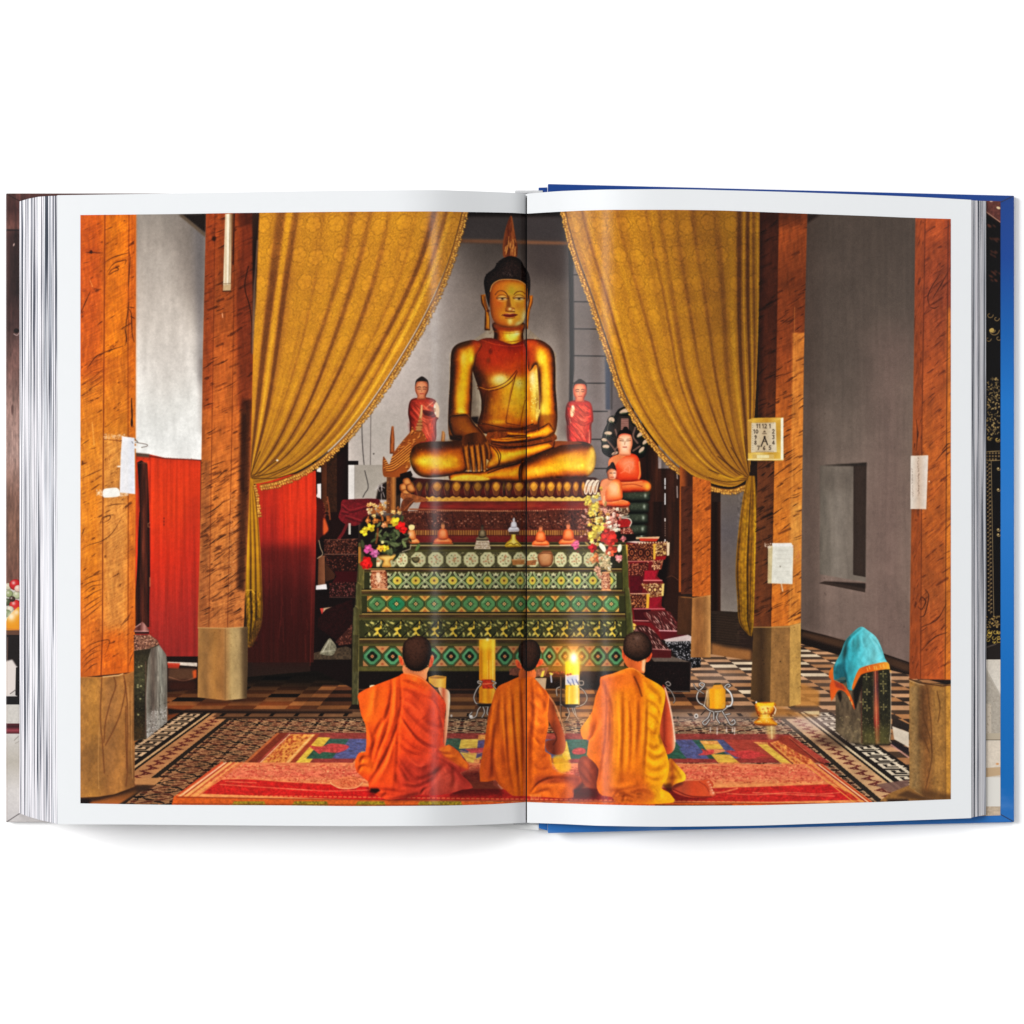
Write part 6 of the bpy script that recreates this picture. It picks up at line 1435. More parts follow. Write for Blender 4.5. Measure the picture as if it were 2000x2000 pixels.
def rugs(p):
 r=np.random.RandomState(12)
 # far rug
 TL,TR,BR,BL=(541,1431),(1541,1434),(1622,1490),(476,1490)
 def at(s,t):
  a=(TL[0]+(TR[0]-TL[0])*s,TL[1]+(TR[1]-TL[1])*s);c=(BL[0]+(BR[0]-BL[0])*s,BL[1]+(BR[1]-BL[1])*s)
  return(a[0]+(c[0]-a[0])*t,a[1]+(c[1]-a[1])*t)
 p.poly([TL,TR,BR,BL],(168,64,52));
 def band(s0,s1,t0,t1,c,**k):p.poly([at(s0,t0),at(s1,t0),at(s1,t1),at(s0,t1)],c,**k)
 band(0,1,0,.2,(140,56,52),tex=.1);band(0,1,.84,1,(150,54,50),tex=.12)
 band(0,.022,0,1,(120,44,26));band(.0,.006,0,1,(176,96,50))
 band(.03,.085,.05,1,(228,152,70));p.line([at(.028,.05),at(.028,1)],1.6,(244,206,150));band(.072,.076,.05,1,(240,180,110));band(.078,.086,.05,1,(168,62,36))
 q=[at(.032,.08),at(.07,.08),at(.07,.98),at(.032,.98)];p.speck(q,170,(172,62,30),size=(.7,1.8),a=.8,stretch=1.6,ang=-40)
 band(.088,.112,.15,1,(222,184,66));
 secs=[(.112,.196),(.222,.30),(.328,.386),(.412,.50),(.525,.60),(.628,.74),(.768,.85),(.868,.90)]
 # ground of blue and green with red fish
 band(.112,.86,.2,.84,(70,84,130),tex=.14)
 for(a,c)in((.112,.15),(.225,.26),(.335,.37),(.43,.47),(.56,.60),(.652,.69),(.735,.766),(.80,.842)):
  band(a,c,.2,.5,(42,96,84),tex=.1);band(a-.012,c-.005,.5,.86,(36,92,74),tex=.1)
 for(a,c)in((.15,.19),(.27,.3),(.386,.41),(.62,.652),(.69,.705),(.77,.80)):
  band(a,c,.2,.86,(76,88,138),tex=.14)
 for(x0,x1,x2,x3)in((752,735,690,676),(0,0,0,0)):
  pass
 for(s0,s1)in((.196,.222),(.388,.412),(.478,.502)):
  band(s0+.006,s1+.006,.05,.2,(226,150,76),tex=.15);band(s0+.004,s1+.004,.2,.52,(216,178,82));band(s0-.008,s1-.008,.62,.88,(218,178,84));band(s0-.01,s1-.01,.88,1,(226,140,80),tex=.15)
 Q=lambda*k:p.poly(C7(*k),(226,180,70))
 p.poly(C7((520,1005),(730,1005),(760,1050),(555,1050)),(224,150,78),tex=.2);Q((555,1045),(765,1050),(805,1105),(590,1105));p.poly(C7((590,1105),(810,1108),(830,1130),(690,1165),(650,1160)),(232,140,90));Q((655,1165),(880,1170),(985,1260),(740,1265));p.poly(C7((740,1265),(985,1260),(1055,1312),(810,1316)),(226,140,74),tex=.2)
 p.poly(C7((1200,1045),(1320,1050),(1600,1270),(1470,1262)),(224,184,74));p.poly(C7((1150,1020),(1320,1025),(1335,1050),(1195,1045)),(222,146,80),tex=.2);p.poly(C7((1470,1262),(1600,1270),(1660,1310),(1530,1305)),(226,150,78),tex=.2)
 p.poly(C7((1320,1035),(1345,1040),(1640,1265),(1600,1262)),(160,56,34));p.poly(C7((1350,1030),(1580,970),(1900,1290),(1660,1305)),(228,148,76),tex=.1);p.speck(C7((1370,1030),(1570,985),(1860,1280),(1680,1290)),150,(176,64,34),size=(.7,1.9),a=.8,stretch=1.8,ang=40)
 p.poly(C7((1440,1000),(1570,945),(1620,975),(1932,1240),(2050,1290),(1900,1260)),(150,54,38),smooth=2);p.line(C7((1590,985),(1750,1120),(1900,1245),(2030,1300)),3,(104,30,24),a=.8);p.line(C7((1570,960),(1740,1100),(1932,1250)),1.4,(206,120,90),a=.7)
 fish=(206,60,62)
 for q in(A8((740,1140),(860,1150),(950,1120),(1110,1140),(1090,1180),(1000,1210),(880,1200),(840,1220),(800,1190),(770,1170)),C7((540,1100),(600,1120),(690,1115),(660,1170),(500,1175),(560,1145)),C7((830,1120),(1000,1130),(1100,1120),(1210,1140),(1320,1185),(1230,1190),(1160,1215),(1020,1215),(930,1190),(880,1160)),B8((540,1130),(600,1105),(660,1120),(650,1160),(560,1165))):
  p.poly(q,fish,smooth=3,tex=.15,a=.9)
 p.poly(B8((440,1150),(490,1040),(530,1210),(480,1220)),(226,186,80))
 # yellow patch between the first two monks
 p.poly(B7((1120,1140),(1285,1135),(1280,1225),(1100,1232)),(222,186,78));p.poly(B7((1110,1265),(1265,1290),(1245,1370),(1180,1360)),(226,184,84));p.poly(B7((985,1130),(1110,1130),(1095,1215),(1010,1200)),(54,92,74),tex=.12);p.poly(B7((1290,1150),(1370,1140),(1340,1300),(1270,1330)),(84,80,128),tex=.12);p.poly(B7((1160,1235),(1370,1220),(1350,1270),(1220,1275)),(196,70,76),tex=.1);p.line(B7((1110,1250),(1250,1290),(1330,1270)),1.4,(236,150,100),a=.8)
 for i in range(900):
  s,t=r.rand(),r.rand();x,y=at(s,t)
  p.ell(x,y,r.uniform(.6,1.3),.6,tuple(r.choice([60,200,230])*np.array((1,r.uniform(.4,.9),r.uniform(.3,.7)))),a=.22)
 lic(p,[(541,1431),(1541,1434),(1622,1490),(476,1490)],ang=3,amp=.06,L=5,cell=1.6,seed=61)
 b,m=p.mask([(541,1431),(1541,1434),(1622,1490),(476,1490)]);t=p.a[b[2]:b[3],b[0]:b[1]];k=np.minimum(m,1)[...,None];t+=k*((t*.82+np.array([158,92,66])*.14+blur2(t,2)*.04)-t)
 # near rug
 TL,TR,BR,BL=(434,1489),(1606,1492),(1712,1572),(340,1559)
 q=[TL,TR,BR,BL]
 p.poly(q,(222,126,84),g=(0,1490,0,1535,(222,110,82),(226,140,84)))
 p.speck([at2 for at2 in[(450,1494),(1600,1496),(1650,1530),(400,1530)]],2600,(188,62,46),size=(.6,1.5),a=.6,stretch=1.5);p.speck([(450,1494),(1600,1496),(1650,1530),(400,1530)],1400,(242,184,120),size=(.5,1.1),a=.6,stretch=1.4)
 for i in range(60):x=r.uniform(450,1600);y=r.uniform(1493,1526);p.line([(x,y),(x+r.uniform(10,40),y+r.uniform(-1,2))],1.1,(200,60,52),a=.45)
 red=[(434,1522),(480,1521),(560,1527),(640,1531),(720,1536),(900,1540),(1100,1540),(1250,1536),(1330,1540),(1410,1538),(1480,1536),(1560,1533),(1620,1531),(1650,1545),(1690,1562),(1500,1566),(700,1562),(392,1550)]
 p.poly(red,(198,42,34),tex=.12,g=(400,0,1690,0,(206,30,28),(196,40,32),(160,40,34),(196,44,36),(204,36,36)))
 p.line(red[:13],2.4,(236,160,96),a=.5,smooth=4)
 for q2 in([(430,1532),(520,1538),(600,1543),(650,1545),(720,1543)],[(1420,1550),(1480,1552),(1540,1548),(1600,1551),(1640,1548)],[(1470,1548),(1550,1552),(1630,1555)],[(440,1526),(500,1529)],[(560,1540),(600,1543)]):
  p.line(q2,1.5,(238,140,96),a=.8,smooth=5)
 p.poly(A8((950,1500),(1060,1440),(1200,1440),(1260,1490),(1180,1540),(1040,1545)),(222,120,76),smooth=4);p.speck(A8((970,1500),(1060,1450),(1200,1450),(1240,1490),(1170,1530),(1040,1535)),90,(186,66,40),size=(.6,1.4),a=.7);p.line(A8((950,1500),(1040,1545),(1180,1540),(1250,1490)),1.6,(244,190,130),smooth=4,a=.8)
 p.line([(1350,1535),(1400,1548),(1440,1540)],3,(230,140,90),smooth=4,a=.7)
 lic(p,q,ang=2,amp=.06,L=5,cell=1.6,seed=62)
 # edges and stripes
 for k,c in((0,(202,76,40)),(8,(240,190,150)),(13,(176,66,40)),(19,(232,164,96)),(26,(196,84,44)),(34,(236,160,84)),(43,(214,110,60))):
  p.line([(434+k*.9,1489),(340+k,1558)],3.4 if k in(0,19)else 2,c)
 for k,c in((0,(196,70,36)),(5,(244,200,160)),(9,(150,40,36)),(15,(226,150,80)),(24,(196,90,40)),(33,(230,160,76))):
  p.line([(1604-k*.9,1494),(1710-k,1574)],3 if k in(0,15)else 1.8,c)
 p.poly([(340,1555),(600,1561),(1000,1566),(1500,1569),(1712,1571),(1712,1590),(330,1590)],(206,92,34),tex=.12);
 for i in range(140):x=345+i*9.6;p.line([(x,1552.5+i*.12),(x+5,1552.5+i*.12)],2,(238,160,90),a=.7)
 p.line([(345,1557),(700,1562),(1028,1564),(1500,1569),(1700,1570)],1.8,(140,50,30),a=.8)
 for(x0,x1)in((457,516),(575,638),(699,750),(820,900)):p.poly([(x0,1565),(x1,1565),(x1+4,1574),(x0-6,1574)],(150,126,34),tex=.3)
 p.line([(340,1570),(1000,1574)],2,(120,60,30),a=.7);p.line(C7((0,1765),(400,1770),(900,1765)),2,(80,30,24),a=.8)
 p.poly(C7((600,1760),(680,1735),(720,1765)),(170,100,70),a=.6)
def line_dist(X,Y,c):
 best=np.full(X.shape,1e9);par=np.zeros(X.shape);n=len(c)-1
 for i in range(n):
  (xa,ya),(xb,yb)=c[i],c[i+1]
  dx,dy=xb-xa,yb-ya;L=dx*dx+dy*dy+1e-9
  t=np.clip(((X-xa)*dx+(Y-ya)*dy)/L,0,1)
  d=np.hypot(X-xa-t*dx,Y-ya-t*dy)
  m=d<best;best[m]=d[m];par[m]=((i+t)/n)[m]
 return best,par
def folds(p,dark,light,clip,dk=(90,16,10),lt=(252,140,70),ad=.6,al=.4,wd=4.5,wl=5):
 """cloth creased along lines: valleys and ridges raised as a height field and lit from the upper left"""
 r=np.random.RandomState(len(dark)*7+int(clip[0][0]))
 b,m=p.mask(clip)
 X,Y=p.grid(b)
 h=noise(m.shape,(28,34),r,2)*1.3+noise(m.shape,(9,14),r,2)*.2
 for q,sg in[(q,-1)for q in dark]+[(q,1)for q in light]:
  c=spline([(x+r.normal(0,.8),y+r.normal(0,.8))for x,y in q],4,False)
  d,t=line_dist(X,Y,c)
  w=(3.0 if sg<0 else 5.0)*r.uniform(.8,1.7)*(.7+.7*t)
  e=np.sin(np.pi*np.clip(t,.04,.96))**.5
  h=h+sg*(3.0 if sg<0 else 2.6)*r.uniform(.6,1.2)*e*np.exp(-(d/w)**2)*(1 if len(dark)>12 else.7)
 h=blur2(h.astype(np.float32),1)
 gy,gx=np.gradient(h)
 v=(gx*.62+gy*.42+.62)/np.sqrt(1+gx*gx+gy*gy)/.62
 v=np.clip(v,.28,1.55)
 ao=np.clip(1+.055*(h-blur2(h,9)),.6,1.15)
 f=(1.05+(v-1)*.62*min(1.0,ad+.15))*ao
 f=(f[...,None])**np.array([.75,1.08,1.2])
 a=p.a[b[2]:b[3],b[0]:b[1]]
 a*=1+(f-1)*m[...,None]
 p.setclip(clip)
 for q in dark:
  p.line(q,1.5*r.uniform(.7,1.6),dk,a=ad*.42*r.uniform(.3,1),soft=1.1,smooth=6,taper=(.1,.1))
 for q in light:
  p.line(q,2.2,lt,a=al*.5*r.uniform(.3,1),soft=1.8,smooth=6,taper=(.1,.1))
 p.setclip()
def cloth_noise(p,clip,amp,seed,ang=0):
 p.setclip(clip)
 c=np.asarray(clip);
 p.mottle(clip,amp*.6,(16,22));p.mottle(clip,amp*.8,(2.2,2.2));p.setclip()
def head(p,hair,ears,neck,hc,skin,dark=1.0):
 p.poly(neck,skin,smooth=2,g=(min(x for x,y in neck),0,max(x for x,y in neck),0,tuple(np.array(skin)*.85),skin,tuple(np.clip(np.array(skin)*1.14+8,0,255))))
 for e in ears:p.poly(e,(224,88,46),smooth=4,tex=.05);p.line(e[:3],1.4,(250,150,96),a=.6,smooth=3);c=np.mean(e,axis=0);p.glow(c[0],c[1],2,4,(150,40,22),a=.5)
 body(p,hair,hc,(-.15,-.35,.92),gam=1.5,tex=.06,tsc=(3,5))
 r=np.random.RandomState(int(hair[0][0]))
 p.setclip(hair,5)
 p.speck(hair,420,tuple(np.array(hc[-1])*1.1),size=(.35,.6),a=.22,jit=10,stretch=1.6,ang=80);p.speck(hair,260,(14,7,5),size=(.4,.8),a=.5,jit=4)
 p.setclip()
 a=np.asarray(spline(hair,5));lo=a[a[:,1]>np.percentile(a[:,1],45)]
 for x,y in lo[::2]:p.line([(x+r.uniform(-1,1),y+r.uniform(-3,1)),(x+r.uniform(-1,1),y+r.uniform(1,3.5))],.9,tuple(np.array(hc[1])*1.2),a=.5,soft=.8)
def metal(p,q,w=2.6,hi=(232,226,220)):
 p.line(q,w+1.2,(40,32,28),smooth=6,a=.9);p.line(q,w*.75,(150,140,132),smooth=6);p.line([(x-.5,y-.4)for x,y in q],w*.35,hi,smooth=6,a=.9)
def candle(p,x0,x1,y0,y1,cols,top=True):
 p.poly([(x0,y0+2),((x0+x1)/2,y0),(x1,y0+2),(x1,y1-2),((x0+x1)/2,y1),(x0,y1-2)],cols[0],g=(x0,0,x1,0)+tuple(cols))
def foreground(p):
 rugs(p)
 # ---------------- painted boundary stone at the left
 p.poly(A3((545,1105),(600,1045),(625,1040),(665,1090),(680,1130),(550,1135)),(120,70,62),smooth=3,g=(262,0,292,0,(84,40,36),(176,126,116),(100,56,50)))
 p.line(A3((550,1125),(675,1125)),2,(206,160,150),a=.7);p.line(A3((555,1085),(600,1055)),2,(214,180,172),a=.7);p.rect(263,1234,291,1238,(70,30,26))
 q=A3((540,1160),(690,1160),(760,1210),(780,1260),(840,1340),(850,1449),(850,1980),(640,2140),(540,2160))
 p.poly(q,(70,60,44));p.poly(A3((540,1160),(690,1165),(760,1210),(770,1250),(680,1290),(540,1310)),(122,84,66),tex=.2);p.speck(A3((540,1160),(690,1165),(760,1210),(770,1250),(680,1290),(540,1310)),90,(206,150,120),size=(.7,1.6),a=.8,jit=30);p.speck(A3((540,1160),(760,1210),(770,1250),(540,1310)),60,(60,20,18),size=(.7,1.6),a=.7)
 p.poly(A3((540,1310),(700,1290),(670,1400),(650,1700),(640,2130),(540,2150)),(52,44,30),g=(0,1270,0,1440,(70,66,44),(40,34,22),(66,48,26)),tex=.2)
 p.poly(A3((700,1290),(780,1255),(845,1350),(853,1450),(853,1980),(660,2140),(650,1760),(670,1400)),(120,116,104),g=(285,0,327,0,(96,82,72),(136,132,120),(112,104,94)))
 p.setclip(A3((700,1290),(780,1255),(845,1350),(853,1450),(853,1980),(660,2140),(650,1760),(670,1400)))
 p.mottle(q,.16,(4,26));p.poly(A4((640,560),(860,480),(860,700),(650,790)),(160,152,144),a=.6,blur=5);p.speck(A4((640,560),(860,480),(860,700),(650,790)),120,(206,200,194),size=(.6,1.5),a=.6);p.speck(A4((640,500),(860,440),(860,700),(650,790)),80,(70,64,56),size=(.6,1.6),a=.6);p.line(A3((770,1280),(765,1700),(765,2000)),1.4,(190,180,164),a=.6)
 for i in range(24):x=p.r.uniform(288,326);y=p.r.uniform(1270,1400);p.line([(x,y),(x+1,y+p.r.uniform(8,26))],1,(70,62,54),a=.5)
 p.setclip()
 for(u,v)in((575,280),(605,290),(600,410),(575,300),(610,100),(585,110),(580,560)):p.ell(150+u/4.83,1280+v/4.83,2,1.6,(190,180,130),a=.7)
 p.speck(A4((555,60),(650,60),(640,700),(555,740)),70,(120,116,76),size=(.5,1.3),a=.5);p.line(A4((650,60),(650,760)),1.4,(120,76,70),a=.6)
 # ---------------- stone with the blue cloth at the right
 q=C8((470,700),(720,560),(1000,540),(1015,700),(1015,1120),(1000,1290),(745,1300),(600,1270),(470,1160))
 p.poly(q,(60,52,34));p.poly(C8((470,720),(720,600),(725,1290),(600,1270),(470,1160)),(104,88,68),g=(0,1340,0,1450,(92,76,58),(116,100,76)));p.poly(C8((715,570),(1000,540),(1017,700),(1015,1270),(995,1292),(745,1300),(722,1290)),(46,44,28),g=(0,1320,0,1455,(40,38,26),(50,46,28),(84,72,42)))
 p.setclip(q);p.mottle(q,.2,(5,12));p.poly(C8((840,550),(890,550),(905,1290),(865,1295),(845,1000)),(126,52,40),g=(0,1310,0,1455,(90,44,50),(170,84,56),(150,50,40),(140,86,50)),blur=.8)
 p.line(C8((862,560),(870,900),(880,1280)),1.6,(214,140,96),a=.8);p.line(C8((845,560),(850,1000)),1.2,(70,90,60),a=.7);p.line(C8((722,600),(728,1280)),2,(110,56,50),a=.7)
 for(u,v)in((940,590),(945,760),(945,920),(775,620),(780,770),(740,870),(780,930),(940,690)):
  x,y=C8((u,v))[0]
  for an in range(4):p.ell(x+4.4*math.cos(an*1.57),y+4.4*math.sin(an*1.57),2.2,1.1,(176,160,104),a=.75,ang=an*90)
  p.ell(x,y,1.3,1.3,(150,134,90),a=.7)
 p.speck(C8((725,600),(1010,600),(1010,1280),(730,1290)),170,(120,116,70),size=(.5,1.2),a=.5);p.speck(C8((475,1000),(1010,1050),(1000,1290),(745,1300),(475,1160)),150,(170,150,104),size=(.5,1.5),a=.5);p.poly(C8((745,1120),(1010,1120),(1000,1290),(745,1300)),(96,96,50),a=.4,blur=6);p.setclip()
 p.line(C8((1016,560),(1017,1100),(1005,1240),(1020,1270)),1.6,(214,196,176),a=.7,smooth=3)
 p.poly(C8((600,1275),(1010,1295),(1000,1310),(500,1290)),(30,20,16),a=.6,blur=2);p.poly(C8((360,1190),(470,1160),(640,1280),(500,1330),(200,1280)),(50,36,30),a=.5,blur=4)
 cl=C8((720,122),(790,160),(870,225),(920,320),(960,440),(990,500),(860,500),(740,530),(680,600),(650,740),(590,740),(560,620),(450,650),(445,560),(460,490),(520,380),(560,270),(640,180))
 p.poly(cl,(72,162,170),smooth=3,g=(1625,0,1735,0,(44,120,128),(64,160,166),(104,192,198),(120,202,206),(84,170,178)))
 folds(p,[C8((715,140),(600,260),(560,420),(560,520)),C8((560,520),(570,600),(610,720)),C8((740,150),(850,320),(900,460)),C8((720,150),(710,300),(690,420)),C8((760,160),(890,300),(950,440)),C8((470,480),(450,560),(520,600)),C8((600,300),(580,400),(600,480))],[C8((715,180),(730,280),(760,330)),C8((690,360),(700,420),(730,440)),C8((800,200),(900,360),(940,460)),C8((560,290),(500,430)),C8((640,220),(620,330))],[tuple(v)for v in spline(cl,3)],(16,66,74),(176,226,228),.7,.7)
 p.poly(C8((440,520),(560,470),(580,640),(560,690),(450,650)),(20,82,92),a=.65,blur=2);p.setclip(cl,3);p.mottle(cl,.08,(6,10));p.setclip()
 orange=[(226,110,28),(240,146,40)]
 p.poly(C8((690,560),(730,525),(860,490),(985,475),(1010,560),(1020,585),(1000,545),(870,560),(740,590),(700,630),(650,740),(630,730),(655,640)),orange[0],smooth=3,g=(1670,0,1740,0,(214,92,22),(236,130,36),(246,170,60)))
 p.poly(C8((445,520),(410,560),(400,620),(430,660),(410,700),(425,860),(470,790),(500,750),(560,770),(610,850),(650,940),(660,930),(640,860),(600,770),(540,690),(450,650)),orange[0],smooth=2,g=(0,1310,0,1385,(216,86,30),(226,96,26),(206,80,30)))
 p.poly(C8((450,655),(540,700),(575,760),(520,740),(470,720)),(140,50,40),a=.7,blur=1)
 for(u,v)in((780,545),(800,530),(850,530),(870,530),(910,515),(940,512),(600,830),(625,880)):p.line(C8((u,v-14),(u+8,v+14)),1.4,(252,206,110),a=.8)
 p.poly(C8((640,760),(700,640),(730,600),(735,700),(670,930),(660,940)),(16,10,8),a=.85,blur=1.2);p.poly(C8((480,780),(520,760),(530,830),(515,880)),(16,10,8),a=.85,blur=1)
 # ---------------- things on the floor before the altar
 p.poly([(1010,1310),(1130,1314),(1126,1322),(1000,1320)],(96,50,34));p.line([(1000,1317),(1125,1319)],2,(60,28,20));p.speck([(1075,1312),(1125,1312),(1125,1317),(1075,1317)],26,(190,84,60),a=.8)
 for x in(1096,):p.line([(x,1320),(x-1,1412)],3.4,(56,44,38));p.line([(x-1,1322),(x-2,1410)],1.1,(150,134,120),a=.7)
 p.line([(1092,1410),(1116,1412)],2,(70,58,50));p.poly(B8((205,480),(310,480),(300,590),(240,560)),(170,146,120));p.poly(B8((220,400),(330,380),(300,460),(200,470)),(150,96,70),tex=.2);p.poly(B8((255,470),(270,420),(295,410),(280,470)),(226,196,76));p.poly(B8((335,430),(370,440),(350,460)),(206,190,90),smooth=3);p.line(B8((350,460),(355,515)),3,(150,160,180))
 p.poly(B7((1600,440),(1740,400),(1700,500),(1600,500)),(110,66,50),tex=.2)
 # tall candle
 candle(p,935.8,967.5,1248,1374,[(214,132,14),(240,176,34),(242,176,34),(236,150,22),(240,162,28),(248,200,76),(226,160,50)])
 p.setclip([(935.8,1248),(967.5,1248),(967.5,1374),(935.8,1374)]);p.mottle([(935,1247),(968,1247),(968,1375),(935,1375)],.08,(3,40));p.poly([(935,1320),(968,1320),(968,1376),(935,1376)],(190,104,20),a=.4,blur=6);p.setclip()
 p.poly([(936,1249),(967,1249),(967,1268),(936,1268)],(252,214,60),a=.6,blur=4)
 for x in(952,957,962):p.line([(x,1290),(x+.5,1326)],1.6,(250,214,110),a=.6)
 p.poly([(941,1327),(962,1327),(963,1345),(942,1345)],(186,50,26),tex=.2);p.line([(943,1336),(960,1335)],2,(236,150,96),a=.7);p.glow(952,1249,3,3,(255,240,190),a=.95);p.line([(936,1249),(967,1249)],1.4,(246,216,110),a=.6)
 for q in(B7((1330,570),(1295,560),(1290,580),(1320,590),(1280,640),(1250,720),(1270,780),(1310,795)),B7((1290,800),(1380,815),(1450,800)),B7((1320,810),(1290,850),(1270,910),(1220,930),(1205,900),(1230,870)),B7((1340,815),(1355,870),(1330,920)),B7((1390,815),(1380,880),(1400,910)),B7((1430,560),(1470,580),(1440,600),(1470,640))):metal(p,q,2.4)
 p.poly([(930,1375),(970,1375),(964,1380),(936,1380)],(36,28,24));p.ell(680+1222/5.084,1220+915/5.084,3.4,3.6,(190,180,172));p.ell(680+1218/5.084,1220+908/5.084,1.4,1.4,(250,246,240));p.ell(680+1025/5.084,1220+905/5.084,2,2.6,(180,170,160))
 # lit candle
 p.glow(1120,1282,40,36,(255,140,30),a=.5);p.glow(1120,1286,16,18,(255,200,70),a=.7)
 candle(p,1104.5,1132,1291,1378,[(232,176,20),(244,206,40),(240,190,30),(246,226,120),(244,232,180),(214,160,40)])
 p.poly([(1104.5,1291),(1132,1291),(1132,1318),(1104.5,1318)],(252,226,50),a=.75,blur=3);p.poly([(1104,1318),(1131,1318),(1131,1338),(1104,1338)],(214,204,206),a=.85);p.poly([(1106,1322),(1126,1320),(1127,1334),(1107,1336)],(180,186,214),a=.7)
 for(u,v)in((500,500),(540,490),(575,495),(520,525),(585,515),(550,520)):p.line(B8((u,v),(u+10,v+22)),1.7,(44,62,130),a=.8)
 for(u,v)in((500,450),(525,445)):p.ell(*B8((u,v))[0],2.6,2,(196,60,40),a=.8)
 p.poly([(1103,1340),(1131,1340),(1128,1378),(1102,1378)],(230,170,24),a=.4,blur=3);p.line([(1112,1342),(1111,1376)],3,(246,226,170),a=.5,soft=1)
 p.glow(1120.5,1284,8.5,12,(255,246,190),a=1.0);p.glow(1120.5,1286,4.6,7,(255,255,250),a=1.0)
 for q in(B8((605,560),(650,600),(675,660),(650,710),(600,735)),B8((440,720),(520,740),(600,735)),B8((610,545),(605,510),(640,510),(640,540),(615,545)),B8((540,745),(560,800),(600,850)),B8((560,750),(580,830)),B8((500,745),(515,800),(490,860)),B8((405,640),(400,580),(430,560))):metal(p,q,2.0,(206,196,186))
 p.poly(B8((440,715),(600,715),(560,745),(480,745)),(40,30,26));p.poly(B8((480,850),(620,830),(640,860),(500,870)),(110,90,74),blur=1.5,a=.7)
 # short candle behind the first monk
 p.poly(B7((797,520),(870,500),(975,515),(970,640),(860,620),(800,570)),(226,166,60),g=(836,0,872,0,(214,150,50),(240,190,90),(220,146,40)));p.poly(B7((800,520),(870,503),(970,517),(960,535),(870,540)),(196,136,50));p.line(B7((815,528),(960,522)),1.3,(120,70,24),a=.7);p.line(B7((975,630),(1000,650)),2.4,(50,40,36));p.poly(B7((215,605),(265,600),(255,625),(220,635)),(240,200,160),smooth=3)
 # candle stand at the right
 candle(p,1386,1417,1343,1385,[(224,130,20),(246,172,30),(236,140,20),(246,166,40),(206,130,40)])
 p.poly(C7((605,390),(650,395),(630,600),(595,590)),(214,170,110),a=.8,blur=.8);p.poly(C7((635,395),(770,380),(825,400),(825,620),(640,625)),(250,170,26),a=.85,g=(1386,0,1417,0,(244,150,20),(252,184,36),(240,160,30),(214,140,36)));p.poly(C7((670,385),(700,345),(770,340),(800,380),(760,400),(690,400)),(228,150,50),smooth=3);p.poly(C7((690,350),(700,325),(770,325),(775,345)),(70,64,50));p.poly(C7((825,410),(820,540),(770,620),(815,620)),(206,160,70),a=.6)
 p.glow(1401,1362,10,16,(255,196,60),a=.5)
 W=2.8
 for q in(C7((580,590),(520,560),(490,500),(510,430),(560,380),(580,340),(540,325),(520,350),(550,370)),C7((840,600),(890,590),(910,530),(890,450),(840,400),(820,370),(860,340),(885,360),(860,375)),C7((570,590),(640,650),(720,665),(800,650),(860,600)),C7((650,670),(620,740),(560,790),(590,820),(640,760)),C7((740,680),(725,740),(760,800)),C7((790,660),(840,740),(890,820),(940,800),(930,760),(900,780)),C7((690,670),(690,760)),C7((830,700),(880,690))):metal(p,q,W,(250,246,242))
 metal(p,C7((450,340),(490,400),(570,450)),2);p.line(C7((540,700),(590,650)),2,(60,50,46));p.ell(*C7((482,715))[0],4,4.6,(206,198,190));p.ell(*C7((482,715))[0],1.6,2,(60,50,44));p.line(C7((845,600),(890,590),(908,530),(888,450),(845,400)),2.6,(252,246,236),smooth=5);p.line(C7((575,600),(600,480),(610,420)),2,(240,226,200),a=.6)
 for u in(650,730,840,910,935):p.line(C7((u,850),(u-2,850+(80 if u in(730,935)else 50))),2.2,(236,226,220),a=.65,soft=1)
 p.poly(C7((540,830),(960,830),(920,850),(560,850)),(40,30,28),a=.5,blur=1.5)
 for q in(C7((130,370),(190,430),(230,520),(215,560)),C7((120,330),(150,310),(180,340),(160,360),(130,345))):metal(p,q,1.8,(206,196,190))
 for u in(220,265):p.ell(*C7((u,735))[0],2.6,3,(120,104,92));p.ell(*C7((u,735))[0],1.2,1.6,(50,40,36))
 # small gilt cup
 body(p,C7((1190,560),(1400,555),(1415,620),(1390,690),(1370,710),(1400,770),(1440,810),(1400,830),(1220,828),(1160,790),(1215,740),(1200,690),(1180,630)),[(110,40,10),(176,84,16),(214,130,26),(236,170,44),(250,216,110)],(0,-.2,.97),smooth=3)
 p.poly(C7((1195,555),(1290,570),(1400,555),(1390,600),(1300,590),(1210,600)),(244,196,40));p.line(C7((1200,690),(1400,690)),2,(150,70,16),a=.7);p.line(C7((1215,730),(1390,735)),1.5,(246,206,110),a=.8);p.line(C7((1400,600),(1420,640),(1405,690)),2,(250,240,220),a=.8,smooth=4);p.ell(*C7((1190,553))[0],1.8,1.8,(246,240,230));p.speck(C7((1200,610),(1390,610),(1380,680),(1210,680)),30,(196,80,20),size=(.8,1.8),a=.6);p.speck(C7((1200,610),(1390,610),(1420,800),(1210,810)),26,(255,236,180),size=(.6,1.3),a=.7)
 p.poly(C7((1300,830),(1410,830),(1415,980),(1330,985)),(222,186,110),a=.6,blur=2);p.line(C7((1370,840),(1375,980)),3,(240,216,160),a=.6,soft=1.2)
 monks(p)
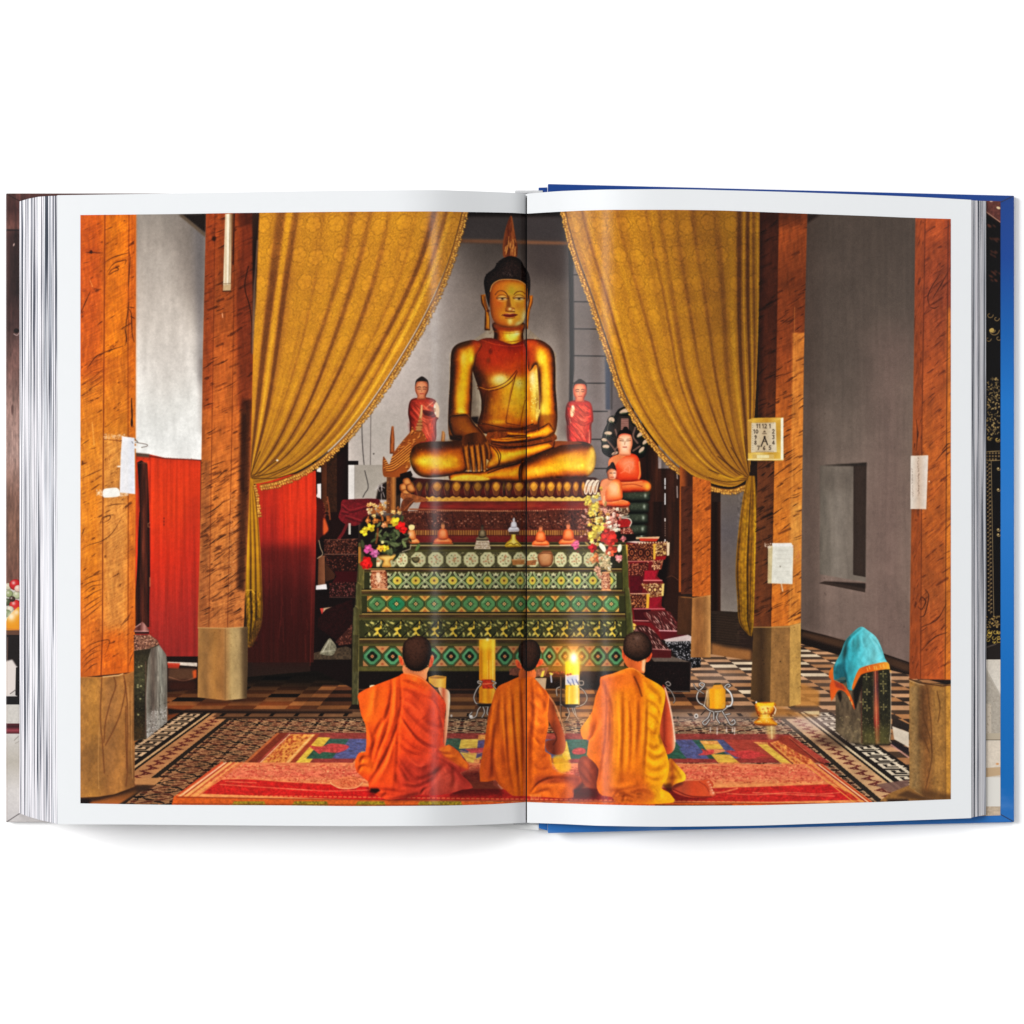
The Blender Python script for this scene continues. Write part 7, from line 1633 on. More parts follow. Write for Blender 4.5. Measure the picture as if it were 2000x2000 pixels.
def monks(p):
 sh=lambda q,a=.5,b=5:p.poly(q,(60,8,8),a=a,blur=b)
 # soft contact shadows on the rug
 sh(B7((1130,1450),(1330,1430),(1480,1560),(1560,1700),(1000,1710)),.7,5);sh(B7((180,1600),(420,1760),(900,1720),(200,1700)),.45,4);sh(B8((150,1500),(560,1570),(800,1560),(640,1350),(760,1480)),.6,5);sh(B8((560,1300),(760,1480),(800,1560),(560,1560)),.55,5);sh(B8((1350,1440),(1480,1480),(1800,1560),(1460,1600)),.5,4)
 # -------- first monk
 head(p,B7((540,240),(560,170),(620,125),(690,110),(760,125),(812,180),(828,260),(815,330),(790,400),(740,450),(690,462),(620,450),(570,400),(545,330)),[B7((500,310),(530,320),(548,370),(545,405),(515,385)),B7((822,320),(845,320),(850,350),(832,410),(800,420))],B7((545,400),(620,450),(740,450),(810,410),(785,480),(770,560),(640,500),(550,490)),[(20,10,7),(38,20,13),(56,32,22),(78,47,34)],(226,132,84))
 p.poly(B7((890,630),(985,645),(1012,710),(1000,900),(968,1195),(948,1195),(955,1000),(970,800)),(232,170,130),smooth=3,g=(860,0,879,0,(206,96,60),(236,170,130),(252,226,196)))
 robe=B7((555,480),(510,505),(440,535),(270,600),(105,680),(105,760),(130,900),(170,990),(180,1100),(172,1260),(110,1270),(70,1350),(85,1460),(200,1560),(210,1640),(330,1720),(420,1740),(560,1720),(700,1690),(830,1695),(1000,1680),(1130,1640),(1240,1620),(1180,1540),(1110,1470),(1195,1440),(1195,1380),(1150,1340),(1100,1260),(1000,1190),(955,1205),(945,1100),(962,900),(970,790),(920,710),(780,560),(680,500))
 p.poly(robe,(224,72,26),smooth=2,g=(695,1340,900,1480,(236,90,24),(232,78,24),(224,68,28),(206,62,34),(170,52,40)))
 p.setclip(robe,2)
 p.poly(B7((105,680),(300,600),(330,800),(280,1000),(170,1000),(120,850)),(246,112,30),a=.5,blur=8);p.poly(B7((400,560),(520,520),(520,1000),(470,1600),(220,1600),(300,1200),(420,850)),(240,82,26),a=.6,blur=5)
 p.poly(B7((530,620),(800,660),(940,900),(940,1180),(700,1100),(540,900)),(214,68,36),a=.7,blur=8);p.poly(B7((490,1300),(900,1400),(1000,1600),(700,1690),(500,1600)),(146,40,34),a=.5,blur=9);p.poly(B7((560,480),(780,560),(940,720),(800,640),(600,540)),(246,112,40),a=.65,blur=4)
 p.poly(B7((890,1230),(1000,1190),(1100,1260),(1195,1380),(1190,1440),(1100,1400),(960,1310)),(232,112,28),a=.85,blur=2);p.poly(B7((70,1350),(110,1270),(200,1290),(270,1400),(250,1480),(120,1480)),(244,104,26),a=.7,blur=4);p.poly(B7((820,1420),(1000,1440),(1130,1640),(860,1690)),(190,76,54),a=.6,blur=5)
 p.setclip()
 folds(p,[B7((515,510),(525,640),(522,800),(500,1000),(490,1250),(478,1420),(465,1640)),B7((440,535),(430,680),(390,880),(310,1020),(265,1130)),B7((425,800),(380,1050),(310,1230),(270,1360),(250,1450)),B7((490,1000),(420,1200),(330,1400),(215,1580)),B7((530,900),(600,1010),(720,1150),(850,1240)),B7((535,740),(660,790),(730,880)),B7((530,640),(650,690),(760,790)),B7((560,830),(680,960),(800,1060),(930,1130)),B7((500,1180),(620,1270),(760,1310)),B7((520,1100),(660,1220),(820,1280)),B7((490,1370),(560,1480),(620,1560),(740,1560)),B7((510,1330),(600,1450),(700,1540),(860,1470),(960,1390)),B7((560,1600),(700,1610),(850,1530),(930,1420)),B7((480,1480),(500,1560),(540,1640)),B7((210,1630),(330,1640),(460,1650),(600,1690)),B7((330,1720),(400,1690),(560,1700)),B7((120,1380),(150,1330),(220,1340)),B7((100,1460),(140,1400),(240,1420)),B7((270,1130),(230,1300),(240,1420)),B7((900,1330),(1000,1390),(1100,1470),(1240,1620)),B7((940,1420),(970,1520)),B7((880,1240),(960,1280),(1060,1290)),B7((960,1320),(1080,1360),(1180,1440)),B7((760,720),(860,760),(930,900)),B7((700,560),(830,650),(900,760)),B7((910,900),(930,1000),(945,1100)),B7((720,1690),(760,1640),(820,1600)),B7((1040,1440),(1060,1540),(1020,1640)),B7((560,560),(640,590),(760,640)),B7((760,940),(880,1010),(940,1040)),B7((650,1090),(780,1190),(900,1230))],[B7((475,560),(465,760),(440,950),(380,1150)),B7((560,760),(700,860),(760,940)),B7((545,960),(640,1090),(760,1200)),B7((440,1150),(400,1350),(290,1560)),B7((280,640),(240,800),(220,950)),B7((860,760),(900,850),(920,940)),B7((640,620),(780,700),(860,800)),B7((520,1430),(590,1560),(700,1590)),B7((980,1210),(1010,1240),(1000,1280)),B7((920,1310),(1020,1370),(1140,1420)),B7((950,1420),(980,1490)),B7((230,1660),(380,1660)),B7((380,900),(330,1050),(290,1180)),B7((190,1020),(220,1150),(210,1250)),B7((600,1330),(700,1400),(800,1380)),B7((770,1640),(800,1610),(820,1660))],[tuple(v)for v in spline(robe,2)],(112,14,12),(252,124,58),.85,.5)
 p.poly(B7((215,1625),(300,1625),(320,1650),(270,1680),(220,1660)),(30,6,8),a=.9,blur=1);p.poly(B7((380,1735),(520,1700),(700,1660),(700,1690),(560,1725)),(90,20,18),a=.7,blur=1.5)
 p.line(B7((555,482),(640,500),(720,530),(790,580)),2,(250,150,90),a=.7,smooth=4);cloth_noise(p,robe,.05,1)
 # -------- second monk
 head(p,B8((58,240),(72,175),(125,138),(195,138),(245,190),(257,270),(238,330),(195,400),(140,418),(100,390),(72,320)),[B8((28,320),(55,318),(82,360),(88,395),(45,380)),B8((238,310),(275,315),(278,345),(240,375),(215,378))],B8((80,380),(140,418),(200,395),(215,470),(150,520),(60,500)),[(14,7,5),(28,14,9),(44,24,16),(60,36,26)],(200,96,44))
 arm=B8((320,640),(355,655),(395,790),(440,900),(475,1010),(482,1100),(450,1162),(380,1168),(310,1130),(305,1050),(375,1035),(405,1015),(345,900),(318,820))
 p.poly(arm,(146,62,34),smooth=3,g=(1070,0,1104,0,(100,38,22),(156,66,36),(190,104,66)));p.line(B8((330,640),(385,720),(440,860),(475,990)),2.4,(214,150,110),a=.7,soft=1.2,smooth=4);p.poly(B8((305,1050),(400,1020),(380,1100),(320,1130)),(104,40,24),a=.8,blur=1.5);p.line(B8((345,910),(400,1015),(370,1080)),2.4,(70,22,14),a=.7,smooth=3)
 robe=B7((1700,515),(1580,570),(1490,612),(1450,690),(1420,800),(1390,900),(1350,1200),(1320,1350),(1310,1560),(1460,1540),(1500,1590),(1570,1650),(1640,1700),(1760,1700))+B8((180,1545),(300,1550),(430,1560),(550,1555),(556,1485),(640,1450),(655,1400),(560,1350),(450,1335),(365,1290),(350,1170),(300,1140),(300,1040),(330,900),(318,820),(335,640),(270,560),(200,480),(150,470),(60,490))
 p.poly(robe,(206,92,18),smooth=2,g=(945,0,1125,0,(198,84,20),(200,90,16),(196,86,20),(206,90,30),(176,70,32)))
 p.setclip(robe,2)
 p.poly(B7((1490,612),(1700,515),(1740,800),(1700,1200),(1480,1100),(1420,850)),(214,104,22),a=.6,blur=10);p.poly(B7((1310,1560),(1340,1250),(1450,1200),(1470,1540)),(178,66,28),a=.6,blur=5);p.poly(B8((150,600),(330,640),(310,900),(180,1000)),(222,104,36),a=.6,blur=8);p.poly(B8((200,1360),(640,1360),(650,1450),(200,1460)),(140,52,28),a=.65,blur=4);p.poly(B8((250,1430),(550,1420),(550,1540),(220,1540)),(214,98,30),a=.8,blur=3);p.poly(B8((340,1180),(480,1170),(520,1240),(440,1330),(370,1280)),(236,160,30),a=.85,blur=3)
 p.setclip()
 p.poly(B8((370,1190),(480,1170),(525,1260),(520,1310),(440,1330),(380,1270)),(240,184,36),smooth=3,a=.75,blur=2)
 folds(p,[B7((1470,1000),(1440,1250),(1450,1400),(1500,1560),(1600,1680)),B7((1560,800),(1580,1100),(1600,1400),(1650,1680)),B7((1510,700),(1500,950),(1480,1200)),B7((1640,700),(1660,1000),(1690,1400),(1710,1690)),B7((1720,560),(1735,900),(1745,1300),(1750,1690)),B7((1430,1400),(1440,1530)),B7((1520,900),(1540,1200),(1570,1500)),B7((1440,760),(1410,950),(1380,1180)),B8((190,500),(200,800),(180,1100),(175,1500)),B8((280,560),(320,660),(300,760)),B8((200,620),(290,690),(318,800)),B8((170,760),(250,850),(310,900)),B8((170,960),(260,1060),(300,1050)),B8((160,1080),(250,1180),(330,1180)),B8((170,1220),(260,1300),(350,1290)),B8((170,1500),(240,1420),(380,1380),(600,1400)),B8((190,1520),(330,1490),(400,1540)),B8((160,860),(230,960),(300,980)),B8((360,1390),(380,1420),(480,1400)),B8((400,1240),(440,1320)),B8((160,680),(230,760),(300,820))],[B7((1530,680),(1540,1000),(1560,1300)),B7((1600,620),(1620,1000),(1640,1400)),B7((1690,560),(1700,1000),(1715,1500)),B7((1420,900),(1400,1150)),B8((240,560),(300,640)),B8((220,880),(300,930)),B8((190,1130),(280,1210)),B8((260,1450),(400,1440),(540,1470)),B8((380,1200),(400,1280)),B8((200,700),(290,780)),B8((180,1020),(270,1110))],[tuple(v)for v in spline(robe,2)],(104,30,8),(244,140,44),.65,.42)
 for i in range(10):x=1035+i*2.2;p.line([(x,1552),(x+p.r.uniform(-2,3),1562)],1.1,(226,150,90),a=.6)
 cloth_noise(p,robe,.06,2)
 p.poly(B7((1450,1550),(1480,1570),(1530,1630),(1490,1620),(1440,1590)),(130,60,46),smooth=3,a=.8);p.line(B7((1490,1590),(1525,1630)),2,(214,150,130),a=.6)
 p.poly(B8((545,1490),(650,1400),(655,1440),(620,1480),(560,1520)),(60,22,24),a=.7,blur=2)
 # -------- third monk
 head(p,B8((998,210),(1015,115),(1070,72),(1130,62),(1200,85),(1245,150),(1258,225),(1238,275),(1200,305),(1130,330),(1060,305),(1012,265)),[B8((990,230),(1010,235),(1028,290),(1022,320),(992,300)),B8((1205,335),(1215,275),(1250,250),(1258,275),(1235,325))],B8((1005,270),(1060,300),(1130,328),(1200,300),(1195,380),(1185,440),(1100,405),(1050,390),(1010,340)),[(20,11,8),(38,22,16),(60,38,28),(92,64,50)],(222,104,48))
 p.poly(B8((1170,320),(1200,310),(1190,430),(1165,410)),(250,200,160),a=.7,blur=1);p.glow(1245,1246,5,4,(130,100,90),a=.5)
 arm=B8((1350,545),(1385,575),(1420,720),(1450,900),(1468,1050),(1452,1130),(1392,1165),(1350,1090),(1325,960),(1340,830),(1370,700))
 p.poly(arm,(206,84,46),smooth=3,g=(1290,0,1319,0,(150,50,30),(206,80,44),(224,104,66),(250,190,150)));p.line(B8((1375,570),(1415,720),(1448,900),(1466,1050)),2.6,(252,222,196),a=.8,soft=1.2,smooth=4);p.poly(B8((1340,1060),(1390,1160),(1440,1130),(1400,1040)),(190,64,40),a=.6,blur=3);p.line(B8((1360,1050),(1390,1100)),2,(110,36,22),a=.5)
 leg=B8((600,1220),(660,1180),(760,1250),(790,1400),(760,1470),(660,1450),(600,1330));p.poly(leg,(140,56,30),smooth=4,g=(1130,0,1170,0,(150,62,34),(100,36,26)))
 folds(p,[B8((620,1240),(700,1330),(770,1450)),B8((610,1320),(680,1400),(740,1460))],[B8((640,1210),(720,1300))],leg,(60,16,14),(190,90,50),.6,.5)
 foot=B8((1435,1465),(1530,1410),(1690,1402),(1775,1392),(1812,1440),(1795,1475),(1832,1505),(1805,1545),(1600,1552),(1470,1512))
 p.poly(foot,(196,72,40),smooth=4,g=(1312,0,1398,0,(176,76,48),(206,76,40),(214,84,44),(190,76,48)))
 for(u,v,s)in((1800,1515,5),(1790,1490,3.6),(1785,1465,3.2),(1775,1440,3),(1760,1415,2.8)):p.ell(*B8((u,v))[0],s,s*.8,(222,120,84));p.ell(*B8((u+8,v-4))[0],s*.4,s*.4,(250,190,160),a=.7)
 p.line(B8((1450,1480),(1600,1540),(1790,1548)),2.4,(110,24,20),a=.7,smooth=4);p.line(B8((1680,1410),(1740,1450),(1770,1500)),2,(140,44,30),a=.5,smooth=4);p.poly(B8((1435,1440),(1530,1410),(1540,1430),(1450,1480)),(80,30,24),a=.7,blur=1.5)
 knee=B8((1380,1300),(1420,1200),(1480,1258),(1555,1340),(1552,1400),(1470,1430),(1420,1460),(1370,1440));p.poly(knee,(226,152,28),smooth=4,g=(1300,0,1338,0,(176,84,24),(228,150,26),(244,190,40)))
 folds(p,[B8((1400,1290),(1460,1340),(1440,1430)),B8((1430,1250),(1500,1330),(1530,1390)),B8((1400,1380),(1480,1380),(1540,1370))],[B8((1450,1240),(1520,1320)),B8((1430,1310),(1490,1360))],knee,(130,50,12),(252,214,80),.55,.6)
 robe=B8((1030,392),(900,440),(795,470),(790,540),(750,640),(720,780),(640,900),(612,950),(640,1030),(690,1040),(670,1170),(720,1220),(780,1300),(760,1420),(770,1490),(810,1535),(900,1550),(930,1590),(1050,1600),(1200,1612),(1450,1598),(1440,1545),(1400,1500),(1340,1465),(1395,1380),(1410,1250),(1380,1130),(1335,1010),(1328,930),(1350,800),(1375,680),(1372,590),(1310,530),(1200,470),(1110,400),(1070,388))
 p.poly(robe,(226,118,22),smooth=2,g=(1140,0,1306,0,(214,100,30),(212,104,40),(224,114,24),(222,112,22),(232,140,20),(244,166,22)))
 p.setclip(robe,2)
 p.poly(B8((1210,500),(1375,600),(1330,950),(1215,950)),(236,148,20),a=.8,blur=5);p.poly(B8((1215,950),(1320,960),(1400,1250),(1330,1440),(1190,1380)),(234,146,18),a=.7,blur=5);p.poly(B8((800,480),(880,540),(880,1400),(760,1450),(790,1200),(640,1000),(760,700)),(200,96,50),a=.45,blur=8);p.poly(B8((820,460),(1050,400),(1180,520),(900,600)),(228,108,36),a=.7,blur=6);p.poly(B8((900,600),(1010,600),(1000,1400),(900,1420)),(238,142,26),a=.5,blur=6)
 p.poly(B8((930,1300),(1200,1350),(1180,1440),(960,1480)),(190,84,26),a=.55,blur=6);p.poly(B8((900,1480),(1210,1430),(1300,1560),(1200,1600),(940,1590)),(186,84,34),a=.7,blur=4);p.poly(B8((1230,1430),(1340,1465),(1450,1590),(1280,1590),(1300,1510)),(240,164,26),a=.85,blur=3);p.setclip()
 folds(p,[B8((795,478),(830,520),(870,620),(900,760),(905,1000),(890,1250),(880,1430)),B8((850,560),(850,800),(835,1050),(800,1300),(780,1440)),B8((1110,400),(1160,520),(1170,640)),B8((1090,420),(1130,520),(1150,640)),B8((1215,700),(1220,950),(1200,1150),(1185,1390)),B8((1000,620),(1010,900),(990,1200),(1000,1400)),B8((1060,700),(1075,1000),(1060,1300)),B8((1140,700),(1150,900),(1130,1200)),B8((950,700),(950,1000),(930,1300)),B8((1220,930),(1280,980),(1320,970)),B8((1215,1060),(1280,1110),(1330,1090)),B8((1210,1150),(1290,1210),(1370,1180)),B8((1200,1250),(1290,1310),(1390,1280)),B8((1200,1350),(1280,1400),(1350,1400)),B8((1230,560),(1330,640),(1350,740)),B8((1220,680),(1310,740),(1340,820)),B8((1220,790),(1300,840),(1330,900)),B8((720,780),(760,860),(740,990)),B8((690,1040),(720,1000),(760,900)),B8((880,1470),(930,1490),(1100,1460),(1210,1435)),B8((910,1560),(960,1510),(1040,1540)),B8((1000,1590),(1020,1530),(1120,1580)),B8((1080,1510),(1180,1500),(1290,1540)),B8((1230,1440),(1310,1500),(1340,1580)),B8((870,700),(880,900),(860,1150)),B8((1180,480),(1260,560),(1320,620))],[B8((960,560),(970,900),(960,1250)),B8((1035,640),(1040,1000),(1030,1300)),B8((1110,640),(1110,1000),(1100,1300)),B8((1190,620),(1190,1000),(1170,1350)),B8((1240,920),(1300,950)),B8((1225,1040),(1300,1070),(1345,1040)),B8((1225,1110),(1310,1160),(1365,1130)),B8((1215,1210),(1310,1260),(1390,1230)),B8((1230,620),(1320,690)),B8((1230,740),(1320,800)),B8((880,1440),(1000,1460),(1150,1430)),B8((1290,1490),(1380,1560)),B8((700,860),(680,980)),B8((820,480),(960,440),(1060,410)),B8((1320,1000),(1340,1060),(1360,1120)),B8((890,1180),(870,1400)),B8((1220,870),(1300,900))],[tuple(v)for v in spline(robe,2)],(146,50,8),(252,190,70),.42,.4)
 p.line(B8((1100,470),(1140,560),(1165,640)),3,(70,24,8),a=.55,soft=1.4,smooth=4);p.line(B8((1030,395),(1070,392),(1110,405),(1190,460)),2,(246,150,60),a=.7,smooth=4)
 for i in range(16):x,y=B8((p.r.uniform(900,1150),p.r.uniform(1500,1590)))[0];p.line([(x,y),(x+p.r.uniform(4,10),y+p.r.uniform(-3,3))],3.0,(110,44,14),a=.3,soft=2)
 cloth_noise(p,robe,.05,3)
 p.poly(B8((1350,1440),(1430,1420),(1450,1490),(1400,1500)),(70,26,14),a=.75,blur=2);p.poly(B8((1325,960),(1350,1080),(1335,1080),(1315,1000)),(60,22,12),a=.7,blur=1.5)
 # warm candle light on the altar edge and the nearest cloth
 p.glow(1120,1290,60,36,(120,60,6),a=.22,mode='add');p.glow(1068,1392,20,52,(110,60,10),a=.35,mode='add');p.glow(1148,1400,22,60,(110,60,10),a=.28,mode='add');p.glow(1118,1400,50,14,(110,60,14),a=.4,mode='add')
def paint_cover_strip():
 """turned-over edge of the front cover: weathered wood, fruit, a dark bowl and pale cloth"""
 p=Paint(0,370,60,1250,5)
 r=p.r
 p.rect(0,360,60,1640,(206,198,192))
 p.rect(0,360,60,1140,(120,84,74),g=(0,380,0,1140,(82,48,44),(74,46,42),(60,40,38),(124,88,80),(150,118,108),(160,130,120),(128,92,78),(120,84,68),(110,72,60)))
 p.rect(0,360,60,447,(92,56,50),g=(0,370,0,447,(62,34,32),(104,64,56)))
 p.line([(0,449),(40,450)],3,(26,14,14));p.rect(14,452,40,600,(44,28,28),a=.75,blur=6);p.rect(24,450,40,580,(24,14,14),a=.7,blur=5)
 p.mottle([(0,370),(60,370),(60,1140),(0,1140)],.22,(4,60));p.mottle([(0,370),(60,370),(60,1140),(0,1140)],.12,(3,8))
 for i in range(70):x=r.uniform(10,40);y=r.uniform(470,1120);p.line([(x,y),(x+r.uniform(-1,1),y+r.uniform(10,50))],r.uniform(.8,1.6),(58,32,30)if r.rand()<.6 else(176,140,128),a=r.uniform(.25,.7),taper=(.2,.2))
 p.ell(32,646,5,4.5,(18,8,8));p.line([(27,652),(33,655),(38,650)],1.6,(196,170,164),a=.8,smooth=3);p.ell(27,478,1.4,3,(190,160,150),ang=20)
 p.ell(24,800,2.4,10,(60,36,34),a=.6)
 for(x,y,s,c)in((16,1146,8,(206,200,170)),(30,1142,12,(196,24,28)),(18,1160,8,(150,160,110)),(34,1162,9,(186,190,150)),(14,1176,8,(70,80,50)),(30,1182,12,(206,36,32)),(20,1190,7,(214,206,180)),(14,1198,8,(110,130,80)),(36,1150,8,(224,190,170)),(24,1170,6,(60,40,30)),(16,1214,10,(196,206,160))):
  p.ell(x,y,s,s*.9,tuple(np.array(c)*.75));p.ell(x-1,y-1,s*.8,s*.72,c);p.glow(x-s*.3,y-s*.3,s*.3,s*.3,(250,240,230),a=.7)
 p.poly([(8,1230),(14,1208),(24,1196),(40,1186),(40,1232),(8,1230)],(232,150,26),smooth=3);p.glow(22,1204,8,9,(255,244,220),a=.9);p.glow(32,1196,6,6,(252,236,206),a=.8)
 p.line([(8,1228),(40,1230)],2,(206,120,50));p.rect(8,1231,40,1241,(96,62,46));p.rect(8,1240,40,1302,(20,12,12));p.line([(15,1245),(14,1290)],2,(120,90,76),a=.8)
 p.poly([(8,1292),(24,1288),(34,1304),(34,1340),(20,1358),(8,1360)],(226,214,206),blur=1);p.poly([(31,1304),(40,1300),(40,1362),(30,1358)],(16,10,10));p.line([(20,1355),(31,1347)],1.4,(90,80,76));p.rect(8,1360,40,1376,(16,12,14));p.rect(8,1376,40,1413,(206,200,192),tex=.04)
 p.rect(8,1413,40,1433,(84,30,36),g=(0,1413,0,1433,(50,16,22),(150,60,70),(70,20,28)));p.rect(8,1433,60,1620,(208,202,196),g=(0,1433,0,1600,(186,178,166),(214,208,204),(206,200,198)),tex=.03)
 p.line([(36,1438),(28,1446)],1.5,(110,100,90),a=.6);p.line([(37,1448),(30,1452)],1.3,(120,110,100),a=.5)
 # mitred corners of the turned edge
 p.line([(11,378),(39,393)],1.5,(30,16,16),a=.9);p.line([(12,1606),(38,1589)],1.6,(80,74,76),a=.9)
 p.line([(13.5,380),(13.5,1604)],1.2,(150,130,126),a=.35)
 return np.clip(p.a/255.0,0,1)
def paint_endpaper():
 """printed endpaper: black lacquer with gold ornament over pale stone"""
 p=Paint(1920,390,36,1206,6)
 r=p.r
 p.rect(1915,380,1960,1300,(8,6,7))
 p.poly([(1915,390),(1960,390),(1960,440),(1925,416)],(96,52,46),tex=.2);p.line([(1924,412),(1954,434)],1.6,(190,150,120),a=.8);p.line([(1924,416),(1954,440)],2,(20,10,10));p.ell(1950,406,4,2.4,(226,200,160),ang=20);p.ell(1936,393,3,1.6,(200,170,150))
 for(x,y)in((1938,440),(1940,495),(1945,530),(1942,468),(1940,545)):
  for k in range(5):p.ell(x+r.uniform(-8,8),y+r.uniform(-6,6),4,2,(92,48,34),a=.55,ang=40)
 G=(150,116,62)
 def curl(x,y,s,c=G,a=.9):
  t=np.linspace(0,4.6,12);q=[(x+s*(1-k/6.5)*math.cos(k),y+s*(1-k/6.5)*math.sin(k))for k in t]
  p.line(q,1.5,c,a=a)
 for(x,y,s)in((1933,615,7),(1946,622,6),(1940,645,12),(1938,645,6),(1930,662,6),(1950,660,6)):curl(x,y,s,(166,132,80))
 p.ell(1937,645,5,4,(206,170,90),a=.9)
 for i in range(170):
  x=r.uniform(1927,1952);y=r.uniform(738,850);p.ell(x,y,r.uniform(1.2,2.6),r.uniform(.8,1.4),(176,146,90),a=r.uniform(.4,.95),ang=r.uniform(0,180))
 for(x,y)in((1932,855),(1948,858)):curl(x,y,7);curl(x,y,4,(214,180,90))
 p.ell(1940,868,5,12,(4,3,3));
 for i in range(14):p.ell(1927+(i%5)*6,885+(i//5)*6,2,2,(150,120,76),a=.8)
 p.line([(1925,882),(1953,881)],1.4,(170,140,90));p.line([(1925,900),(1953,899)],1.4,(170,140,90))
 y=904
 while y<1200:
  for k in(0,1):p.ell(1928+k*5+(y-904)*.012,y+k*3,2.1,1.6,(156,128,86),a=.85)
  p.ell(1931+(y-904)*.012,y+5,1.4,2.4,(110,84,54),a=.8);y+=8
 p.line([(1936,900),(1941,1205)],1.3,(166,140,98),a=.9);p.line([(1925,902),(1926,1205)],1.2,(140,112,72),a=.7)
 for yy in(915,956,1034,1044):curl(1950,yy,4.5,(190,160,100));p.ell(1950,yy,1.6,1.6,(206,176,120))
 for i in range(60):p.ell(1926+r.uniform(0,27),r.uniform(1203,1226),1.4,1.2,(170,136,76),a=.8)
 for i in range(16):curl(1927+r.uniform(0,26),r.uniform(1230,1258),r.uniform(3,6),(206,170,76))
 p.poly([(1915,1262),(1960,1254),(1960,1300),(1915,1300)],(30,24,22));p.line([(1922,1266),(1945,1258)],2,(110,96,84),a=.7)
 p.rect(1915,1288,1960,1600,(214,204,190),g=(0,1288,0,1600,(226,218,206),(206,196,182),(220,208,192)),tex=.04)
 p.poly([(1924,1306),(1954,1360),(1954,1440),(1924,1446)],(176,166,152),tex=.06);p.line([(1925,1305),(1954,1358)],1.4,(150,140,126),a=.7);p.rect(1924,1374,1936,1432,(200,186,168));p.speck([(1924,1370),(1945,1370),(1945,1440),(1924,1440)],30,(120,106,92),size=(.5,1.2),a=.6)
 p.rect(1915,1432,1960,1446,(186,172,150));p.line([(1924,1445),(1954,1445)],1.6,(120,106,90));p.rect(1915,1447,1960,1500,(222,208,190),tex=.04);p.poly([(1924,1500),(1954,1498),(1954,1514),(1924,1518)],(196,166,130));p.ell(1948,1492,3,2,(214,150,96));p.rect(1915,1518,1960,1575,(226,222,214));p.rect(1915,1575,1960,1600,(196,176,152),tex=.08)
 return np.clip(p.a/255.0,0,1)
def paint_picture():
 p=Paint(150,400,1720,1184)
 p.a[...]=(40,24,18)
 wall_back(p);dark_back(p);side_walls(p);red_panels(p)
 for f in('floor','throne','figures','altar'):
  if f in globals():globals()[f](p)
 curtains(p);columns(p);clock(p)
 for f in('foreground',):
  if f in globals():globals()[f](p)
 a=p.a
 # developed and printed: local contrast, warm saturated inks, soft dots
 L=a.mean(axis=2)
 loc=blur2(L,9);det=blur2(L,2)
 gain=1+(.18*(L-loc)+.14*(L-det))/np.maximum(L,24)
 a=a*np.clip(gain,.6,1.5)[...,None]
 t=np.clip(a/255.0,0,1)
 t=t+.20*(t*t*(3-2*t)-t)
 g=t@np.array([.3,.55,.15],np.float32)
 t=g[...,None]+(t-g[...,None])*1.03
 n=noise(g.shape,(3.2,3.2),p.r,2)*.030+noise(g.shape,(9,9),p.r,2)*.022
 t=t*(1+n[...,None])
 t=t*.5+blur2(t,1)*.5
 t=t+p.r.normal(0,.010,g.shape).astype(np.float32)[...,None]
 return np.clip(t,0,1)
# ================================================================ the place
C = scene.collection

def link_mesh(name, verts, faces, mat, parent=None, uvs=None, smooth=False):
    me = bpy.data.meshes.new(name)
    me.from_pydata([tuple(v) for v in verts], [], [tuple(f) for f in faces])
    if uvs is not None:
        uvl = me.uv_layers.new(name="UVMap")
        li = np.empty(len(me.loops), dtype=np.int32)
        me.loops.foreach_get("vertex_index", li)
        uvl.data.foreach_set("uv", np.asarray(uvs, dtype=np.float32)[li].ravel())
    if smooth:
        me.polygons.foreach_set("use_smooth", [True] * len(me.polygons))
    me.materials.append(mat)
    me.update()
    o = bpy.data.objects.new(name, me)
    C.objects.link(o)
    if parent is not None:
        o.parent = parent
    return o

def wx(px, z):
    return (px - 1000.0) * (D - z) / D * K

def wy(py, z):
    return (1000.0 - py) * (D - z) / D * K

def ypx(yw, z):                                 # world y (px units) seen at height z -> pixel row
    return 1000.0 - yw * D / (D - z)

def new_mat(name):
    m = bpy.data.materials.new(name)
    m.use_nodes = True
    nt = m.node_tree
    b = nt.nodes["Principled BSDF"]
    return m, nt, b

def setin(b, **kw):
    for k, v in kw.items():
        b.inputs[k.replace('_', ' ')].default_value = v

GAIN = 0.80                                     # reflectance of the brightest print colour
# ---- materials
m_table, nt, b = new_mat("white_table")
n = nt.nodes.new("ShaderNodeTexNoise"); n.inputs["Scale"].default_value = 9
r = nt.nodes.new("ShaderNodeMapRange")
r.inputs[3].default_value = 0.955; r.inputs[4].default_value = 0.975
cb = nt.nodes.new("ShaderNodeCombineColor")
nt.links.new(n.outputs[0], r.inputs[0])
for i in range(3):
    nt.links.new(r.outputs[0], cb.inputs[i])
nt.links.new(cb.outputs[0], b.inputs["Base Color"])
setin(b, Roughness=0.9); b.inputs["Specular IOR Level"].default_value = 0.0

m_paper, nt, b = new_mat("coated_paper")
n = nt.nodes.new("ShaderNodeTexNoise"); n.inputs["Scale"].default_value = 40; n.inputs["Detail"].default_value = 3
mx = nt.nodes.new("ShaderNodeMix"); mx.data_type = 'RGBA'
mx.inputs[6].default_value = (0.68, 0.694, 0.706, 1); mx.inputs[7].default_value = (0.692, 0.706, 0.718, 1)
nt.links.new(n.outputs[0], mx.inputs[0]); nt.links.new(mx.outputs[2], b.inputs["Base Color"])
setin(b, Roughness=0.3); b.inputs["Specular IOR Level"].default_value = 0.04

def image_from(name, arr):
    """an image made in memory from painted colours (rows top to bottom)"""
    h, w, _ = arr.shape
    im = bpy.data.images.new(name, w, h, alpha=False, float_buffer=False)
    px = np.ones((h, w, 4), dtype=np.float32)
    px[:, :, :3] = np.clip(arr[::-1], 0, 1)
    im.pixels.foreach_set(px.ravel())
    im.update()
    im.pack()
    return im

